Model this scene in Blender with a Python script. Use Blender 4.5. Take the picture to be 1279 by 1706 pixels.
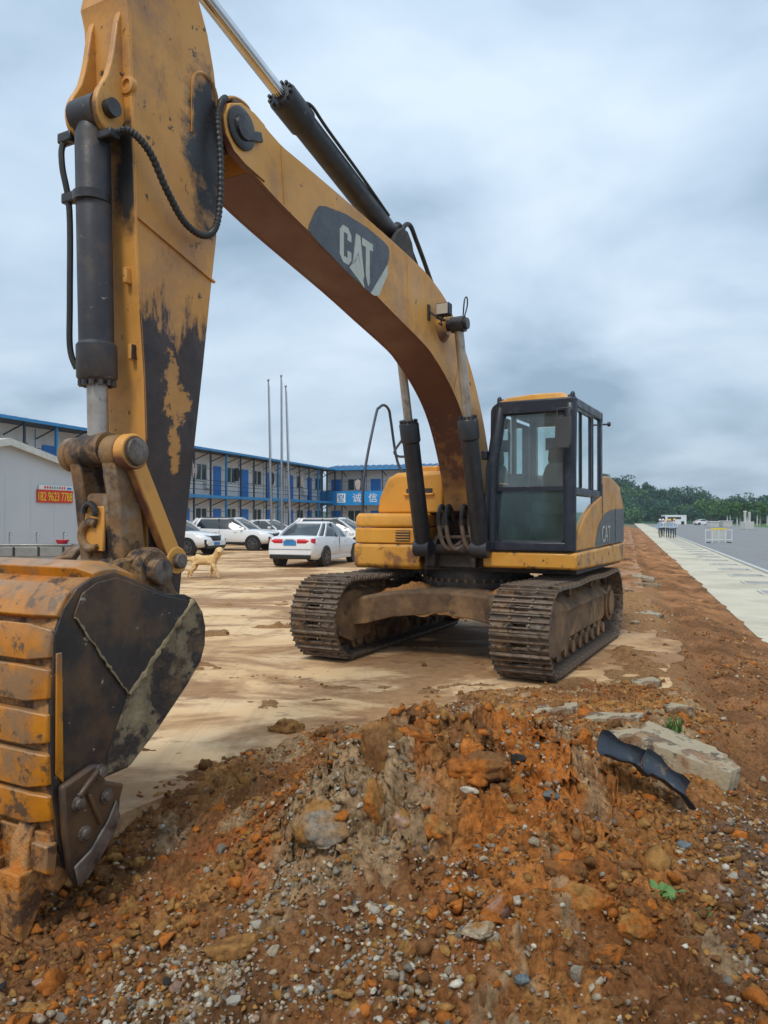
import bpy, bmesh, math, random
import numpy as np
from mathutils import Vector, Matrix
R = math.radians
sc = bpy.context.scene
for o in list(bpy.data.objects): bpy.data.objects.remove(o)
col = sc.collection

# ------------------------------------------------------------------ camera, sky, sun, exposure
CAMH = 1.65
cd = bpy.data.cameras.new('camera'); cam = bpy.data.objects.new('camera', cd); col.objects.link(cam)
cam.location = (0, 0, CAMH); cam.rotation_euler = (R(90.37), 0, 0)
cd.sensor_fit = 'VERTICAL'; cd.sensor_height = 36; cd.lens = 36 * 1230 / 1706
cd.clip_start = 0.05; cd.clip_end = 4000
sc.camera = cam
SUN_EL, SUN_AZ = 52, 205          # azimuth from +Y clockwise: behind the camera, to its left
w = bpy.data.worlds.new('World'); sc.world = w; w.use_nodes = True
nt = w.node_tree; nt.nodes.clear()
def _n(nt, t, **k):
    n = nt.nodes.new(t)
    for a, b in k.items(): setattr(n, a, b)
    return n
def build_world():
    L = nt.links.new
    sky = _n(nt, 'ShaderNodeTexSky', sky_type='NISHITA', sun_disc=False, sun_elevation=R(SUN_EL), sun_rotation=R(SUN_AZ), dust_density=3.0)
    bg1 = _n(nt, 'ShaderNodeBackground'); bg1.inputs[1].default_value = 0.12
    L(sky.outputs[0], bg1.inputs[0])
    tc = _n(nt, 'ShaderNodeTexCoord'); sep = _n(nt, 'ShaderNodeSeparateXYZ'); L(tc.outputs['Generated'], sep.inputs[0])
    z = _n(nt, 'ShaderNodeMath', operation='MAXIMUM'); L(sep.outputs[2], z.inputs[0]); z.inputs[1].default_value = 0.0
    z2 = _n(nt, 'ShaderNodeMath', operation='ADD'); L(z.outputs[0], z2.inputs[0]); z2.inputs[1].default_value = 0.30
    co = []
    for i in (0, 1):
        d = _n(nt, 'ShaderNodeMath', operation='DIVIDE'); L(sep.outputs[i], d.inputs[0]); L(z2.outputs[0], d.inputs[1]); co.append(d)
    cb = _n(nt, 'ShaderNodeCombineXYZ'); L(co[0].outputs[0], cb.inputs[0]); L(co[1].outputs[0], cb.inputs[1])
    mp = _n(nt, 'ShaderNodeMapping'); L(cb.outputs[0], mp.inputs[0])
    mp.inputs['Rotation'].default_value = (0, 0, R(20)); mp.inputs['Scale'].default_value = (0.9, 1.0, 1); mp.inputs['Location'].default_value = (15.9, 8.8, 0)
    no = _n(nt, 'ShaderNodeTexNoise'); L(mp.outputs[0], no.inputs['Vector'])
    no.inputs['Scale'].default_value = 1.5; no.inputs['Detail'].default_value = 7; no.inputs['Roughness'].default_value = 0.50; no.inputs['Distortion'].default_value = 0.25
    rp = _n(nt, 'ShaderNodeValToRGB'); L(no.outputs['Fac'], rp.inputs[0])
    e = rp.color_ramp.elements
    e[0].position = 0.33; e[0].color = (0.29, 0.405, 0.52, 1)
    e[1].position = 0.63; e[1].color = (0.67, 0.795, 0.92, 1)
    m = e.new(0.48); m.color = (0.50, 0.63, 0.77, 1)
    # overcast luminance: brighter overhead than near the horizon
    ov = _n(nt, 'ShaderNodeMath', operation='MULTIPLY_ADD'); L(z.outputs[0], ov.inputs[0]); ov.inputs[1].default_value = 0.45; ov.inputs[2].default_value = 0.82
    bg2 = _n(nt, 'ShaderNodeBackground'); L(rp.outputs[0], bg2.inputs[0]); L(ov.outputs[0], bg2.inputs[1])
    mx = _n(nt, 'ShaderNodeMixShader'); mx.inputs[0].default_value = 0.88
    L(bg1.outputs[0], mx.inputs[1]); L(bg2.outputs[0], mx.inputs[2])
    out = _n(nt, 'ShaderNodeOutputWorld'); L(mx.outputs[0], out.inputs[0])
build_world()
sl = bpy.data.lights.new('sun', 'SUN'); sun = bpy.data.objects.new('sun', sl); col.objects.link(sun)
sl.energy = 1.5; sl.angle = R(14); sl.color = (1.0, 0.93, 0.82)
sd = Vector((math.sin(R(SUN_AZ)) * math.cos(R(SUN_EL)), math.cos(R(SUN_AZ)) * math.cos(R(SUN_EL)), math.sin(R(SUN_EL))))
sun.rotation_euler = sd.to_track_quat('Z', 'Y').to_euler(); sun.location = (0, 0, 30)
vs = sc.view_settings
vs.view_transform = 'Standard'; vs.look = 'None'; vs.gamma = 1; vs.exposure = 0.28; vs.use_curve_mapping = False
sc.render.engine = 'CYCLES'; sc.cycles.use_denoising = True
sc.cycles.max_bounces = 6; sc.cycles.transparent_max_bounces = 8; sc.cycles.caustics_reflective = False; sc.cycles.caustics_refractive = False

# ------------------------------------------------------------------ numpy noise
def _hash(ix, iy, seed):
    h = (ix.astype(np.int64) * 374761393 + iy.astype(np.int64) * 668265263 + seed * 1442695041) & 0xffffffff
    h = ((h ^ (h >> 13)) * 1274126177) & 0xffffffff
    h = h ^ (h >> 16)
    return (h & 0xffff) / 65535.0
def vnoise(x, y, seed=0):
    ix = np.floor(x); iy = np.floor(y); fx = x - ix; fy = y - iy
    fx = fx * fx * (3 - 2 * fx); fy = fy * fy * (3 - 2 * fy)
    a = _hash(ix, iy, seed); b = _hash(ix + 1, iy, seed); c = _hash(ix, iy + 1, seed); d = _hash(ix + 1, iy + 1, seed)
    return (a + (b - a) * fx) * (1 - fy) + (c + (d - c) * fx) * fy
def fbm(x, y, f, octv=4, seed=0, g=0.5):
    s = 0; a = 1; t = 0
    for i in range(octv):
        s = s + a * (vnoise(x * f + 17.3 * i, y * f - 9.1 * i, seed + i) * 2 - 1); t += a; a *= g; f *= 2.03
    return s / t
def worley(x, y, f, seed=0):
    x = x * f; y = y * f; ix = np.floor(x); iy = np.floor(y); best = np.full(np.shape(x), 9.0); cid = np.zeros(np.shape(x))
    for dx in (-1, 0, 1):
        for dy in (-1, 0, 1):
            cx = ix + dx; cy = iy + dy
            px = cx + _hash(cx, cy, seed); py = cy + _hash(cx, cy, seed + 5)
            d = (x - px) ** 2 + (y - py) ** 2
            m = d < best; best = np.where(m, d, best); cid = np.where(m, _hash(cx, cy, seed + 9), cid)
    return np.sqrt(best), cid
def chunks(x, y, f, seed=0, tilt=1.0):
    """broken-clod relief: every cell is a tilted facet at its own level, with a crack along the border"""
    x = x * f; y = y * f; ix = np.floor(x); iy = np.floor(y); b1 = np.full(np.shape(x), 9.0); b2 = np.full(np.shape(x), 9.0); h = np.zeros(np.shape(x))
    for dx in (-1, 0, 1):
        for dy in (-1, 0, 1):
            cx = ix + dx; cy = iy + dy; ux = x - cx - _hash(cx, cy, seed); uy = y - cy - _hash(cx, cy, seed + 5); d = np.sqrt(ux * ux + uy * uy)
            v = _hash(cx, cy, seed + 9) + tilt * (ux * (_hash(cx, cy, seed + 11) - .5) + uy * (_hash(cx, cy, seed + 12) - .5)) * 2 - 0.25 * d * d
            m = d < b1; b2 = np.where(m, b1, np.minimum(b2, d)); h = np.where(m, v, h); b1 = np.where(m, d, b1)
    return h - 0.5, b2 - b1
def sstep(a, b, x):
    t = np.clip((x - a) / (b - a), 0, 1); return t * t * (3 - 2 * t)

# ------------------------------------------------------------------ materials
MATS = {}
def pmat(name, cols, scale=3.0, rough=0.7, metal=0.0, bump=0.0, bscale=40.0, detail=6, dirt=None, dirt2=None, up=None, attr=None, stretch=None, spec=0.5, rvar=0.15, grain=False):
    """cols: list of (pos, rgb) over a noise; dirt: (rgb, low, high, scale) patches over a second noise;
    up: (rgb, amount, axis, sign) colour mixed onto faces that look along an axis; attr: colour attribute multiplied in"""
    m = bpy.data.materials.new(name); m.use_nodes = True; nt = m.node_tree; b = nt.nodes['Principled BSDF']; L = nt.links.new
    tc = _n(nt, 'ShaderNodeTexCoord'); vec = tc.outputs['Object']
    if stretch:
        mp = _n(nt, 'ShaderNodeMapping'); mp.inputs['Scale'].default_value = stretch; L(vec, mp.inputs[0]); vec2 = mp.outputs[0]
    else: vec2 = vec
    def noise(s, d=detail, v=None, rg=0.6):
        n = _n(nt, 'ShaderNodeTexNoise'); L(v or vec2, n.inputs['Vector']); n.inputs['Scale'].default_value = s; n.inputs['Detail'].default_value = d; n.inputs['Roughness'].default_value = rg; return n
    def ramp(fac, els):
        r = _n(nt, 'ShaderNodeValToRGB'); L(fac, r.inputs[0]); e = r.color_ramp.elements
        while len(e) < len(els): e.new(0.5)
        for i, (p, c) in enumerate(els):
            e[i].position = p; e[i].color = (*c, 1) if len(c) == 3 else c
        return r.outputs[0]
    def mix(f, a, c, mode='MIX'):
        x = _n(nt, 'ShaderNodeMix', data_type='RGBA', blend_type=mode)
        if isinstance(f, float): x.inputs[0].default_value = f
        else: L(f, x.inputs[0])
        for i, v in ((6, a), (7, c)):
            if isinstance(v, tuple): x.inputs[i].default_value = (*v, 1)
            else: L(v, x.inputs[i])
        return x.outputs[2]
    n1 = noise(scale)
    if attr:
        at = _n(nt, 'ShaderNodeAttribute', attribute_name=attr)
        c = mix(1.0, at.outputs[0], ramp(n1.outputs['Fac'], cols), 'MULTIPLY')
    else:
        c = ramp(n1.outputs['Fac'], cols)
    for dd in (dirt, dirt2):
        if dd:
            n2 = noise(dd[3], 8, vec, 0.68)
            f = ramp(n2.outputs['Fac'], [(dd[1], (0, 0, 0)), (dd[2], (1, 1, 1))])
            c = mix(f, c, dd[0])
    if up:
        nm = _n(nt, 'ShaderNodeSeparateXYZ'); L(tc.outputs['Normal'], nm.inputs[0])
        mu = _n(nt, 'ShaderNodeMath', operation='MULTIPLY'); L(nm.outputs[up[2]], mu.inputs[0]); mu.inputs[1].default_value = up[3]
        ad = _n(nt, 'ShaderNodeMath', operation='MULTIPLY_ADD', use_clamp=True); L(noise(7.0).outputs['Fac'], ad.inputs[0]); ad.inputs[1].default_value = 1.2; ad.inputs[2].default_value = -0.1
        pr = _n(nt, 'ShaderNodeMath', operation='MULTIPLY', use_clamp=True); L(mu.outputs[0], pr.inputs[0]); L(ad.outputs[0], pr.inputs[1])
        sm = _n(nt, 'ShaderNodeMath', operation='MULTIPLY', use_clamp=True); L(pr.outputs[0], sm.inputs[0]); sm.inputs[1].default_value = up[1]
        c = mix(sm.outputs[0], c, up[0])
    L(c, b.inputs['Base Color'])
    b.inputs['Metallic'].default_value = metal; b.inputs['Specular IOR Level'].default_value = spec
    if rvar:
        rr = _n(nt, 'ShaderNodeMapRange'); L(noise(scale * 3.1).outputs['Fac'], rr.inputs[0])
        rr.inputs[1].default_value = 0.3; rr.inputs[2].default_value = 0.7; rr.inputs[3].default_value = max(0.02, rough - rvar); rr.inputs[4].default_value = min(1, rough + rvar)
        L(rr.outputs[0], b.inputs['Roughness'])
    else: b.inputs['Roughness'].default_value = rough
    if bump:
        bp = _n(nt, 'ShaderNodeBump'); bp.inputs['Strength'].default_value = bump; bp.inputs['Distance'].default_value = 0.02
        L(noise(bscale, 5 if not grain else 9, None, 0.6 if not grain else 0.78).outputs['Fac'], bp.inputs['Height']); L(bp.outputs[0], b.inputs['Normal'])
        if grain: bp.inputs['Distance'].default_value = 0.028
    MATS[name] = m
    return m
def glassmat(name, tint, refl=0.12, rough=0.02, film=0.15, film_rgb=(0.35, 0.42, 0.42)):
    m = bpy.data.materials.new(name); m.use_nodes = True; nt = m.node_tree; nt.nodes.clear(); L = nt.links.new
    tr = _n(nt, 'ShaderNodeBsdfTransparent'); tr.inputs[0].default_value = (*tint, 1)
    gl = _n(nt, 'ShaderNodeBsdfGlossy'); gl.inputs['Roughness'].default_value = rough; gl.inputs[0].default_value = (0.9, 0.95, 0.95, 1)
    fr = _n(nt, 'ShaderNodeFresnel'); fr.inputs[0].default_value = 1.5
    ad = _n(nt, 'ShaderNodeMath', operation='ADD', use_clamp=True); L(fr.outputs[0], ad.inputs[0]); ad.inputs[1].default_value = refl
    mx = _n(nt, 'ShaderNodeMixShader'); L(ad.outputs[0], mx.inputs[0]); L(tr.outputs[0], mx.inputs[1]); L(gl.outputs[0], mx.inputs[2])
    df = _n(nt, 'ShaderNodeBsdfDiffuse'); df.inputs[0].default_value = (*film_rgb, 1)  # thin diffuse film, varied by noise, that changes the pane's tone
    no = _n(nt, 'ShaderNodeTexNoise'); no.inputs['Scale'].default_value = 3.0; no.inputs['Detail'].default_value = 6; tc = _n(nt, 'ShaderNodeTexCoord'); L(tc.outputs['Object'], no.inputs['Vector'])
    mr = _n(nt, 'ShaderNodeMapRange'); L(no.outputs['Fac'], mr.inputs[0]); mr.inputs[1].default_value = 0.35; mr.inputs[2].default_value = 0.7; mr.inputs[3].default_value = film * 0.5; mr.inputs[4].default_value = film * 1.6
    m2 = _n(nt, 'ShaderNodeMixShader'); L(mr.outputs[0], m2.inputs[0]); L(mx.outputs[0], m2.inputs[1]); L(df.outputs[0], m2.inputs[2])
    out = _n(nt, 'ShaderNodeOutputMaterial'); L(m2.outputs[0], out.inputs[0])
    MATS[name] = m; return m
def plain(name, c, rough=0.5, metal=0.0, bump=0.0, spec=0.5):
    return pmat(name, [(0.3, tuple(x * 0.86 for x in c)), (0.7, tuple(min(1, x * 1.1) for x in c))], 4.0, rough, metal, bump, 60, spec=spec, rvar=0.08)

# ------------------------------------------------------------------ mesh builder
class MB:
    def __init__(s): s.v = []; s.f = []; s.mi = []
    def add(s, vs, fs, m=0):
        o = len(s.v); s.v += [tuple(v) for v in vs]; s.f += [tuple(i + o for i in f) for f in fs]; s.mi += [m] * len(fs); return s
    def box(s, c, d, rot=None, m=0):
        M = rot if rot is not None else Matrix.Identity(3)
        vs = [Vector(c) + M @ Vector((x * d[0] / 2, y * d[1] / 2, z * d[2] / 2)) for x in (-1, 1) for y in (-1, 1) for z in (-1, 1)]
        return s.add(vs, [(0, 1, 3, 2), (4, 6, 7, 5), (0, 4, 5, 1), (2, 3, 7, 6), (0, 2, 6, 4), (1, 5, 7, 3)], m)
    def bar(s, a, b, wd, ht, upv=(0, 0, 1), m=0):
        a = Vector(a); b = Vector(b); x = (b - a); ln = x.length; x.normalize(); y = Vector(upv).cross(x)
        if y.length < 1e-4: y = Vector((1, 0, 0)).cross(x)
        y.normalize(); z = x.cross(y)
        return s.box((a + b) / 2, (ln, wd, ht), Matrix((x, y, z)).transposed(), m)
    def prism(s, prof, y0, y1, ax='xz', m=0):
        """prof: 2-D outline; extruded along the remaining axis from y0 to y1"""
        def P(p, t):
            return {'xz': (p[0], t, p[1]), 'xy': (p[0], p[1], t), 'yz': (t, p[0], p[1])}[ax]
        n = len(prof)
        return s.add([P(p, y0) for p in prof] + [P(p, y1) for p in prof],
                     [tuple(range(n)), tuple(range(2 * n - 1, n - 1, -1))] + [(i, (i + 1) % n, n + (i + 1) % n, n + i) for i in range(n)], m)
    def tube(s, pts, r, n=10, m=0, cap=True):
        pts = [Vector(p) for p in pts]; k = len(pts); rs = r if isinstance(r, (list, tuple)) else [r] * k
        vs = []; up = None
        for i, p in enumerate(pts):
            t = (pts[min(i + 1, k - 1)] - pts[max(i - 1, 0)]).normalized()
            if up is None:
                up = Vector((0, 0, 1)) if abs(t.z) < 0.9 else Vector((1, 0, 0))
            y = up.cross(t)
            if y.length < 1e-5: y = Vector((1, 0, 0)).cross(t)
            y.normalize(); z = t.cross(y); up = z
            for j in range(n):
                a = 2 * math.pi * j / n; vs.append(p + y * math.cos(a) * rs[i] + z * math.sin(a) * rs[i])
        fs = [(i * n + j, i * n + (j + 1) % n, (i + 1) * n + (j + 1) % n, (i + 1) * n + j) for i in range(k - 1) for j in range(n)]
        if cap: fs += [tuple(range(n - 1, -1, -1)), tuple((k - 1) * n + j for j in range(n))]
        return s.add(vs, fs, m)
    def cyl(s, a, b, r, r2=None, n=20, m=0):
        return s.tube([a, b], [r, r if r2 is None else r2], n, m)
    def lathe(s, a, d, prof, n=20, m=0):
        """prof: (distance along d from a, radius)"""
        a = Vector(a); d = Vector(d).normalized()
        y = Vector((0, 0, 1)).cross(d)
        if y.length < 1e-4: y = Vector((1, 0, 0))
        y.normalize(); z = d.cross(y); vs = []
        for t, r in prof:
            for j in range(n):
                q = 2 * math.pi * j / n; vs.append(a + d * t + (y * math.cos(q) + z * math.sin(q)) * max(r, 1e-4))
        k = len(prof)
        fs = [(i * n + j, i * n + (j + 1) % n, (i + 1) * n + (j + 1) % n, (i + 1) * n + j) for i in range(k - 1) for j in range(n)]
        fs += [tuple(range(n - 1, -1, -1)), tuple((k - 1) * n + j for j in range(n))]
        return s.add(vs, fs, m)
    def loft(s, rings, m=0, cap=True):
        n = len(rings[0]); k = len(rings)
        fs = [(i * n + j, i * n + (j + 1) % n, (i + 1) * n + (j + 1) % n, (i + 1) * n + j) for i in range(k - 1) for j in range(n)]
        if cap: fs += [tuple(range(n - 1, -1, -1)), tuple((k - 1) * n + j for j in range(n))]
        return s.add([p for r in rings for p in r], fs, m)
    def mesh(s, name, mats, smooth=35, recalc=True):
        me = bpy.data.meshes.new(name); me.from_pydata(s.v, [], s.f); me.update()
        if recalc:
            bm = bmesh.new(); bm.from_mesh(me); bmesh.ops.recalc_face_normals(bm, faces=bm.faces); bm.to_mesh(me); bm.free()
        for mt in (mats if isinstance(mats, (list, tuple)) else [mats]): me.materials.append(MATS[mt])
        me.polygons.foreach_set('material_index', s.mi)
        if smooth:
            me.shade_smooth(); me.set_sharp_from_angle(angle=R(smooth))
        else: me.shade_flat()
        return me
    def build(s, name, mats, parent=None, bevel=0, smooth=35, loc=None, rz=0, seg=2):
        return put(name, s.mesh(name, mats, smooth), parent, loc, rz, bevel, seg)
def put(name, me, parent=None, loc=None, rz=0, bevel=0, seg=2):
    o = bpy.data.objects.new(name, me); col.objects.link(o); o.parent = parent
    if loc is not None: o.location = loc
    if rz: o.rotation_euler = (0, 0, rz)
    if bevel:
        b = o.modifiers.new('bevel', 'BEVEL'); b.width = bevel; b.segments = seg; b.limit_method = 'ANGLE'; b.angle_limit = R(40)
    return o
def tag(o, label=None, cat=None, group=None, kind=None):
    if label: o['label'] = label
    if cat: o['category'] = cat
    if group: o['group'] = group
    if kind: o['kind'] = kind
    return o
def empty(name, loc, rz=0):
    o = bpy.data.objects.new(name, None); col.objects.link(o); o.location = loc; o.rotation_euler = (0, 0, rz); o.empty_display_size = 0.3; return o
def text_mesh(name, body, size, mat, extrude=0.002, font=None, sx=1.0, align='LEFT'):
    cu = bpy.data.curves.new(name, 'FONT'); cu.body = body; cu.size = size; cu.extrude = extrude; cu.align_x = align; cu.offset = 0.0
    ob = bpy.data.objects.new(name, cu); col.objects.link(ob)
    dg = bpy.context.evaluated_depsgraph_get(); me = bpy.data.meshes.new_from_object(ob.evaluated_get(dg))
    bpy.data.objects.remove(ob)
    if sx != 1.0:
        for v in me.vertices: v.co.x *= sx
    me.materials.clear(); me.materials.append(MATS[mat]); return me
def arc(cx, cz, r, a0, a1, n):
    return [(cx + r * math.cos(R(a0 + (a1 - a0) * i / n)), cz + r * math.sin(R(a0 + (a1 - a0) * i / n))) for i in range(n + 1)]
def spline(pts, k=6):
    pts = [Vector(p) for p in pts]; out = []
    for i in range(len(pts) - 1):
        p0 = pts[max(i - 1, 0)]; p1 = pts[i]; p2 = pts[i + 1]; p3 = pts[min(i + 2, len(pts) - 1)]
        for j in range(k):
            t = j / k
            out.append(0.5 * (2 * p1 + (p2 - p0) * t + (2 * p0 - 5 * p1 + 4 * p2 - p3) * t * t + (3 * p1 - p0 - 3 * p2 + p3) * t ** 3))
    out.append(pts[-1]); return out
rng = random.Random(7); nr = np.random.default_rng(7)
# road frame: s runs along the road away from the camera, n to its right
RX, RY = 0.3124, 0.950
def sn(s, n, z=0): return Vector((s * RX + n * RY, s * RY - n * RX, z))
RZ = math.atan2(RY, RX)       # heading of the road as a rotation about z
# ------------------------------------------------------------------ material library
YEL = (0.62, 0.27, 0.03); YELD = (0.44, 0.18, 0.025)
MUD = (0.21, 0.125, 0.065); GREASE = (0.018, 0.017, 0.018)
pmat('yellow_paint', [(0.3, YELD), (0.55, YEL), (0.75, (0.66, 0.34, 0.07))], 1.6, 0.45, bump=0.08, bscale=25, dirt=((0.24, 0.13, 0.06), 0.52, 0.70, 2.2), dirt2=((0.06, 0.035, 0.025), 0.64, 0.67, 9.0))
pmat('boom_paint', [(0.3, (0.54, 0.245, 0.042)), (0.5, (0.68, 0.315, 0.058)), (0.7, (0.72, 0.36, 0.08))], 1.1, 0.5, bump=0.06, bscale=25, dirt=((0.34, 0.17, 0.075), 0.50, 0.72, 1.5), dirt2=((0.05, 0.03, 0.022), 0.655, 0.675, 8.0), up=((0.135, 0.052, 0.038), 4.0, 2, -1))  # downward-facing sides are mixed to a dark red-brown
pmat('link_paint', [(0.3, (0.10, 0.055, 0.03)), (0.5, (0.22, 0.12, 0.05)), (0.7, (0.34, 0.18, 0.06))], 4.0, 0.65, bump=0.3, bscale=30, dirt=((0.24, 0.175, 0.12), 0.50, 0.60, 5.0), dirt2=((0.028, 0.020, 0.018), 0.50, 0.58, 3.5))
pmat('hood_paint', [(0.3, (0.58, 0.255, 0.025)), (0.7, (0.72, 0.34, 0.04))], 1.6, 0.36, bump=0.03, dirt=((0.38, 0.18, 0.045), 0.50, 0.72, 2.0))
pmat('skirt_paint', [(0.3, (0.56, 0.25, 0.03)), (0.7, (0.68, 0.33, 0.05))], 1.6, 0.45, bump=0.08, dirt=((0.24, 0.10, 0.035), 0.50, 0.60, 2.8), dirt2=((0.07, 0.035, 0.02), 0.58, 0.62, 5.0))
pmat('bucket_orange', [(0.3, (0.30, 0.105, 0.012)), (0.5, (0.50, 0.175, 0.006)), (0.7, (0.57, 0.22, 0.010))], 3.2, 0.42, bump=0.12, bscale=30, dirt=((0.24, 0.13, 0.06), 0.48, 0.60, 3.6), dirt2=((0.10, 0.055, 0.03), 0.55, 0.60, 9.0), up=((0.36, 0.24, 0.13), 0.9, 2, 1))
pmat('bucket_lip', [(0.3, (0.16, 0.07, 0.022)), (0.5, (0.34, 0.16, 0.05)), (0.7, (0.46, 0.25, 0.10))], 6.0, 0.65, bump=0.9, bscale=22, dirt=((0.46, 0.16, 0.02), 0.50, 0.58, 5.0), dirt2=((0.09, 0.045, 0.022), 0.52, 0.60, 8.0))
pmat('bucket_black', [(0.3, (0.017, 0.013, 0.013)), (0.6, (0.028, 0.022, 0.020)), (0.85, (0.05, 0.036, 0.028))], 5.0, 0.5, bump=0.15, bscale=35, dirt=((0.11, 0.058, 0.026), 0.46, 0.62, 2.4), dirt2=((0.30, 0.28, 0.25), 0.65, 0.67, 12.0), stretch=(1, 1, 0.5))
pmat('bucket_mudded', [(0.30, (0.030, 0.022, 0.017)), (0.48, (0.045, 0.032, 0.024)), (0.52, (0.20, 0.15, 0.085)), (0.72, (0.36, 0.28, 0.16))], 3.4, 0.75, bump=0.6, bscale=30, dirt=((0.03, 0.022, 0.02), 0.54, 0.58, 9.0), dirt2=((0.15, 0.09, 0.045), 0.52, 0.64, 3.0))
pmat('dry_clay', [(0.3, (0.14, 0.10, 0.055)), (0.7, (0.34, 0.27, 0.155))], 9.0, 0.9, bump=0.4, bscale=60)
pmat('black_cylinder', [(0.3, (0.012, 0.013, 0.018)), (0.7, (0.03, 0.031, 0.038))], 3.0, 0.45, bump=0.05, dirt=((0.05, 0.04, 0.034), 0.52, 0.72, 6.0), dirt2=((0.16, 0.13, 0.11), 0.66, 0.69, 16.0))
pmat('grey_cylinder', [(0.3, (0.020, 0.020, 0.026)), (0.7, (0.045, 0.042, 0.048))], 3.0, 0.5, bump=0.1, dirt=((0.09, 0.062, 0.048), 0.50, 0.68, 4.0), dirt2=((0.28, 0.24, 0.2), 0.655, 0.68, 18.0))
pmat('chrome', [(0.3, (0.55, 0.55, 0.56)), (0.7, (0.72, 0.72, 0.72))], 3.0, 0.18, metal=1.0, rvar=0.05)
pmat('dull_rod', [(0.3, (0.30, 0.26, 0.23)), (0.7, (0.48, 0.44, 0.40))], 6.0, 0.4, metal=0.5, dirt=((0.17, 0.12, 0.085), 0.55, 0.7, 7.0))
pmat('pin_steel', [(0.3, (0.10, 0.08, 0.065)), (0.7, (0.24, 0.20, 0.17))], 14.0, 0.5, metal=0.5, bump=0.2, dirt=((0.05, 0.035, 0.03), 0.5, 0.65, 9.0))
pmat('grease_black', [(0.3, (0.012, 0.011, 0.012)), (0.7, (0.03, 0.026, 0.026))], 6.0, 0.35, bump=0.15, dirt=((0.08, 0.055, 0.04), 0.6, 0.72, 6.0))
pmat('rubber_hose', [(0.3, (0.014, 0.014, 0.015)), (0.7, (0.035, 0.033, 0.032))], 8.0, 0.55)
pmat('hose_dusty', [(0.3, (0.12, 0.08, 0.055)), (0.7, (0.24, 0.17, 0.12))], 8.0, 0.75)
pmat('cab_black', [(0.3, (0.008, 0.010, 0.018)), (0.7, (0.016, 0.020, 0.034))], 2.0, 0.42, dirt=((0.05, 0.05, 0.06), 0.54, 0.76, 4.0), dirt2=((0.2, 0.2, 0.2), 0.675, 0.69, 22.0))
pmat('track_steel', [(0.3, (0.07, 0.050, 0.036)), (0.5, (0.15, 0.108, 0.076)), (0.7, (0.27, 0.20, 0.145))], 7.0, 0.58, metal=0.15, bump=0.25, bscale=40, dirt=((0.22, 0.125, 0.058), 0.50, 0.64, 2.6), dirt2=((0.03, 0.022, 0.017), 0.53, 0.60, 6.0))
pmat('track_frame', [(0.3, (0.07, 0.038, 0.02)), (0.5, (0.15, 0.085, 0.042)), (0.7, (0.24, 0.14, 0.068))], 3.2, 0.85, bump=0.3, bscale=30, dirt=((0.32, 0.185, 0.08), 0.50, 0.66, 1.8), dirt2=((0.06, 0.04, 0.028), 0.56, 0.66, 4.0))
pmat('dark_iron', [(0.3, (0.022, 0.018, 0.016)), (0.7, (0.06, 0.045, 0.036))], 5.0, 0.7, bump=0.2, dirt=((0.11, 0.07, 0.045), 0.55, 0.7, 4.0))
pmat('logo_black', [(0.3, (0.020, 0.024, 0.034)), (0.7, (0.032, 0.037, 0.048))], 5.0, 0.3, dirt=((0.22, 0.22, 0.25), 0.665, 0.675, 22.0), stretch=(1, 1, 1))
pmat('logo_white', [(0.3, (0.42, 0.44, 0.38)), (0.7, (0.55, 0.56, 0.48))], 8.0, 0.5, dirt=((0.25, 0.25, 0.24), 0.68, 0.72, 20.0))
plain('logo_grey', (0.075, 0.08, 0.088), 0.4)
pmat('seat_fabric', [(0.3, (0.045, 0.042, 0.048)), (0.7, (0.075, 0.07, 0.075))], 20.0, 0.9, bump=0.2)
plain('seat_light', (0.30, 0.27, 0.28), 0.85)
plain('cab_blue', (0.10, 0.14, 0.42), 0.7)
plain('cab_trim', (0.05, 0.05, 0.055), 0.6)
plain('lamp_glass', (0.45, 0.42, 0.36), 0.15)
plain('paint_patch', (0.72, 0.44, 0.02), 0.5)
glassmat('cab_glass', (0.74, 0.88, 0.86), 0.04, 0.03, 0.13, (0.40, 0.50, 0.52)); glassmat('cab_glass_low', (0.34, 0.50, 0.48), 0.03, 0.08, 0.20, (0.10, 0.19, 0.19))
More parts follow.
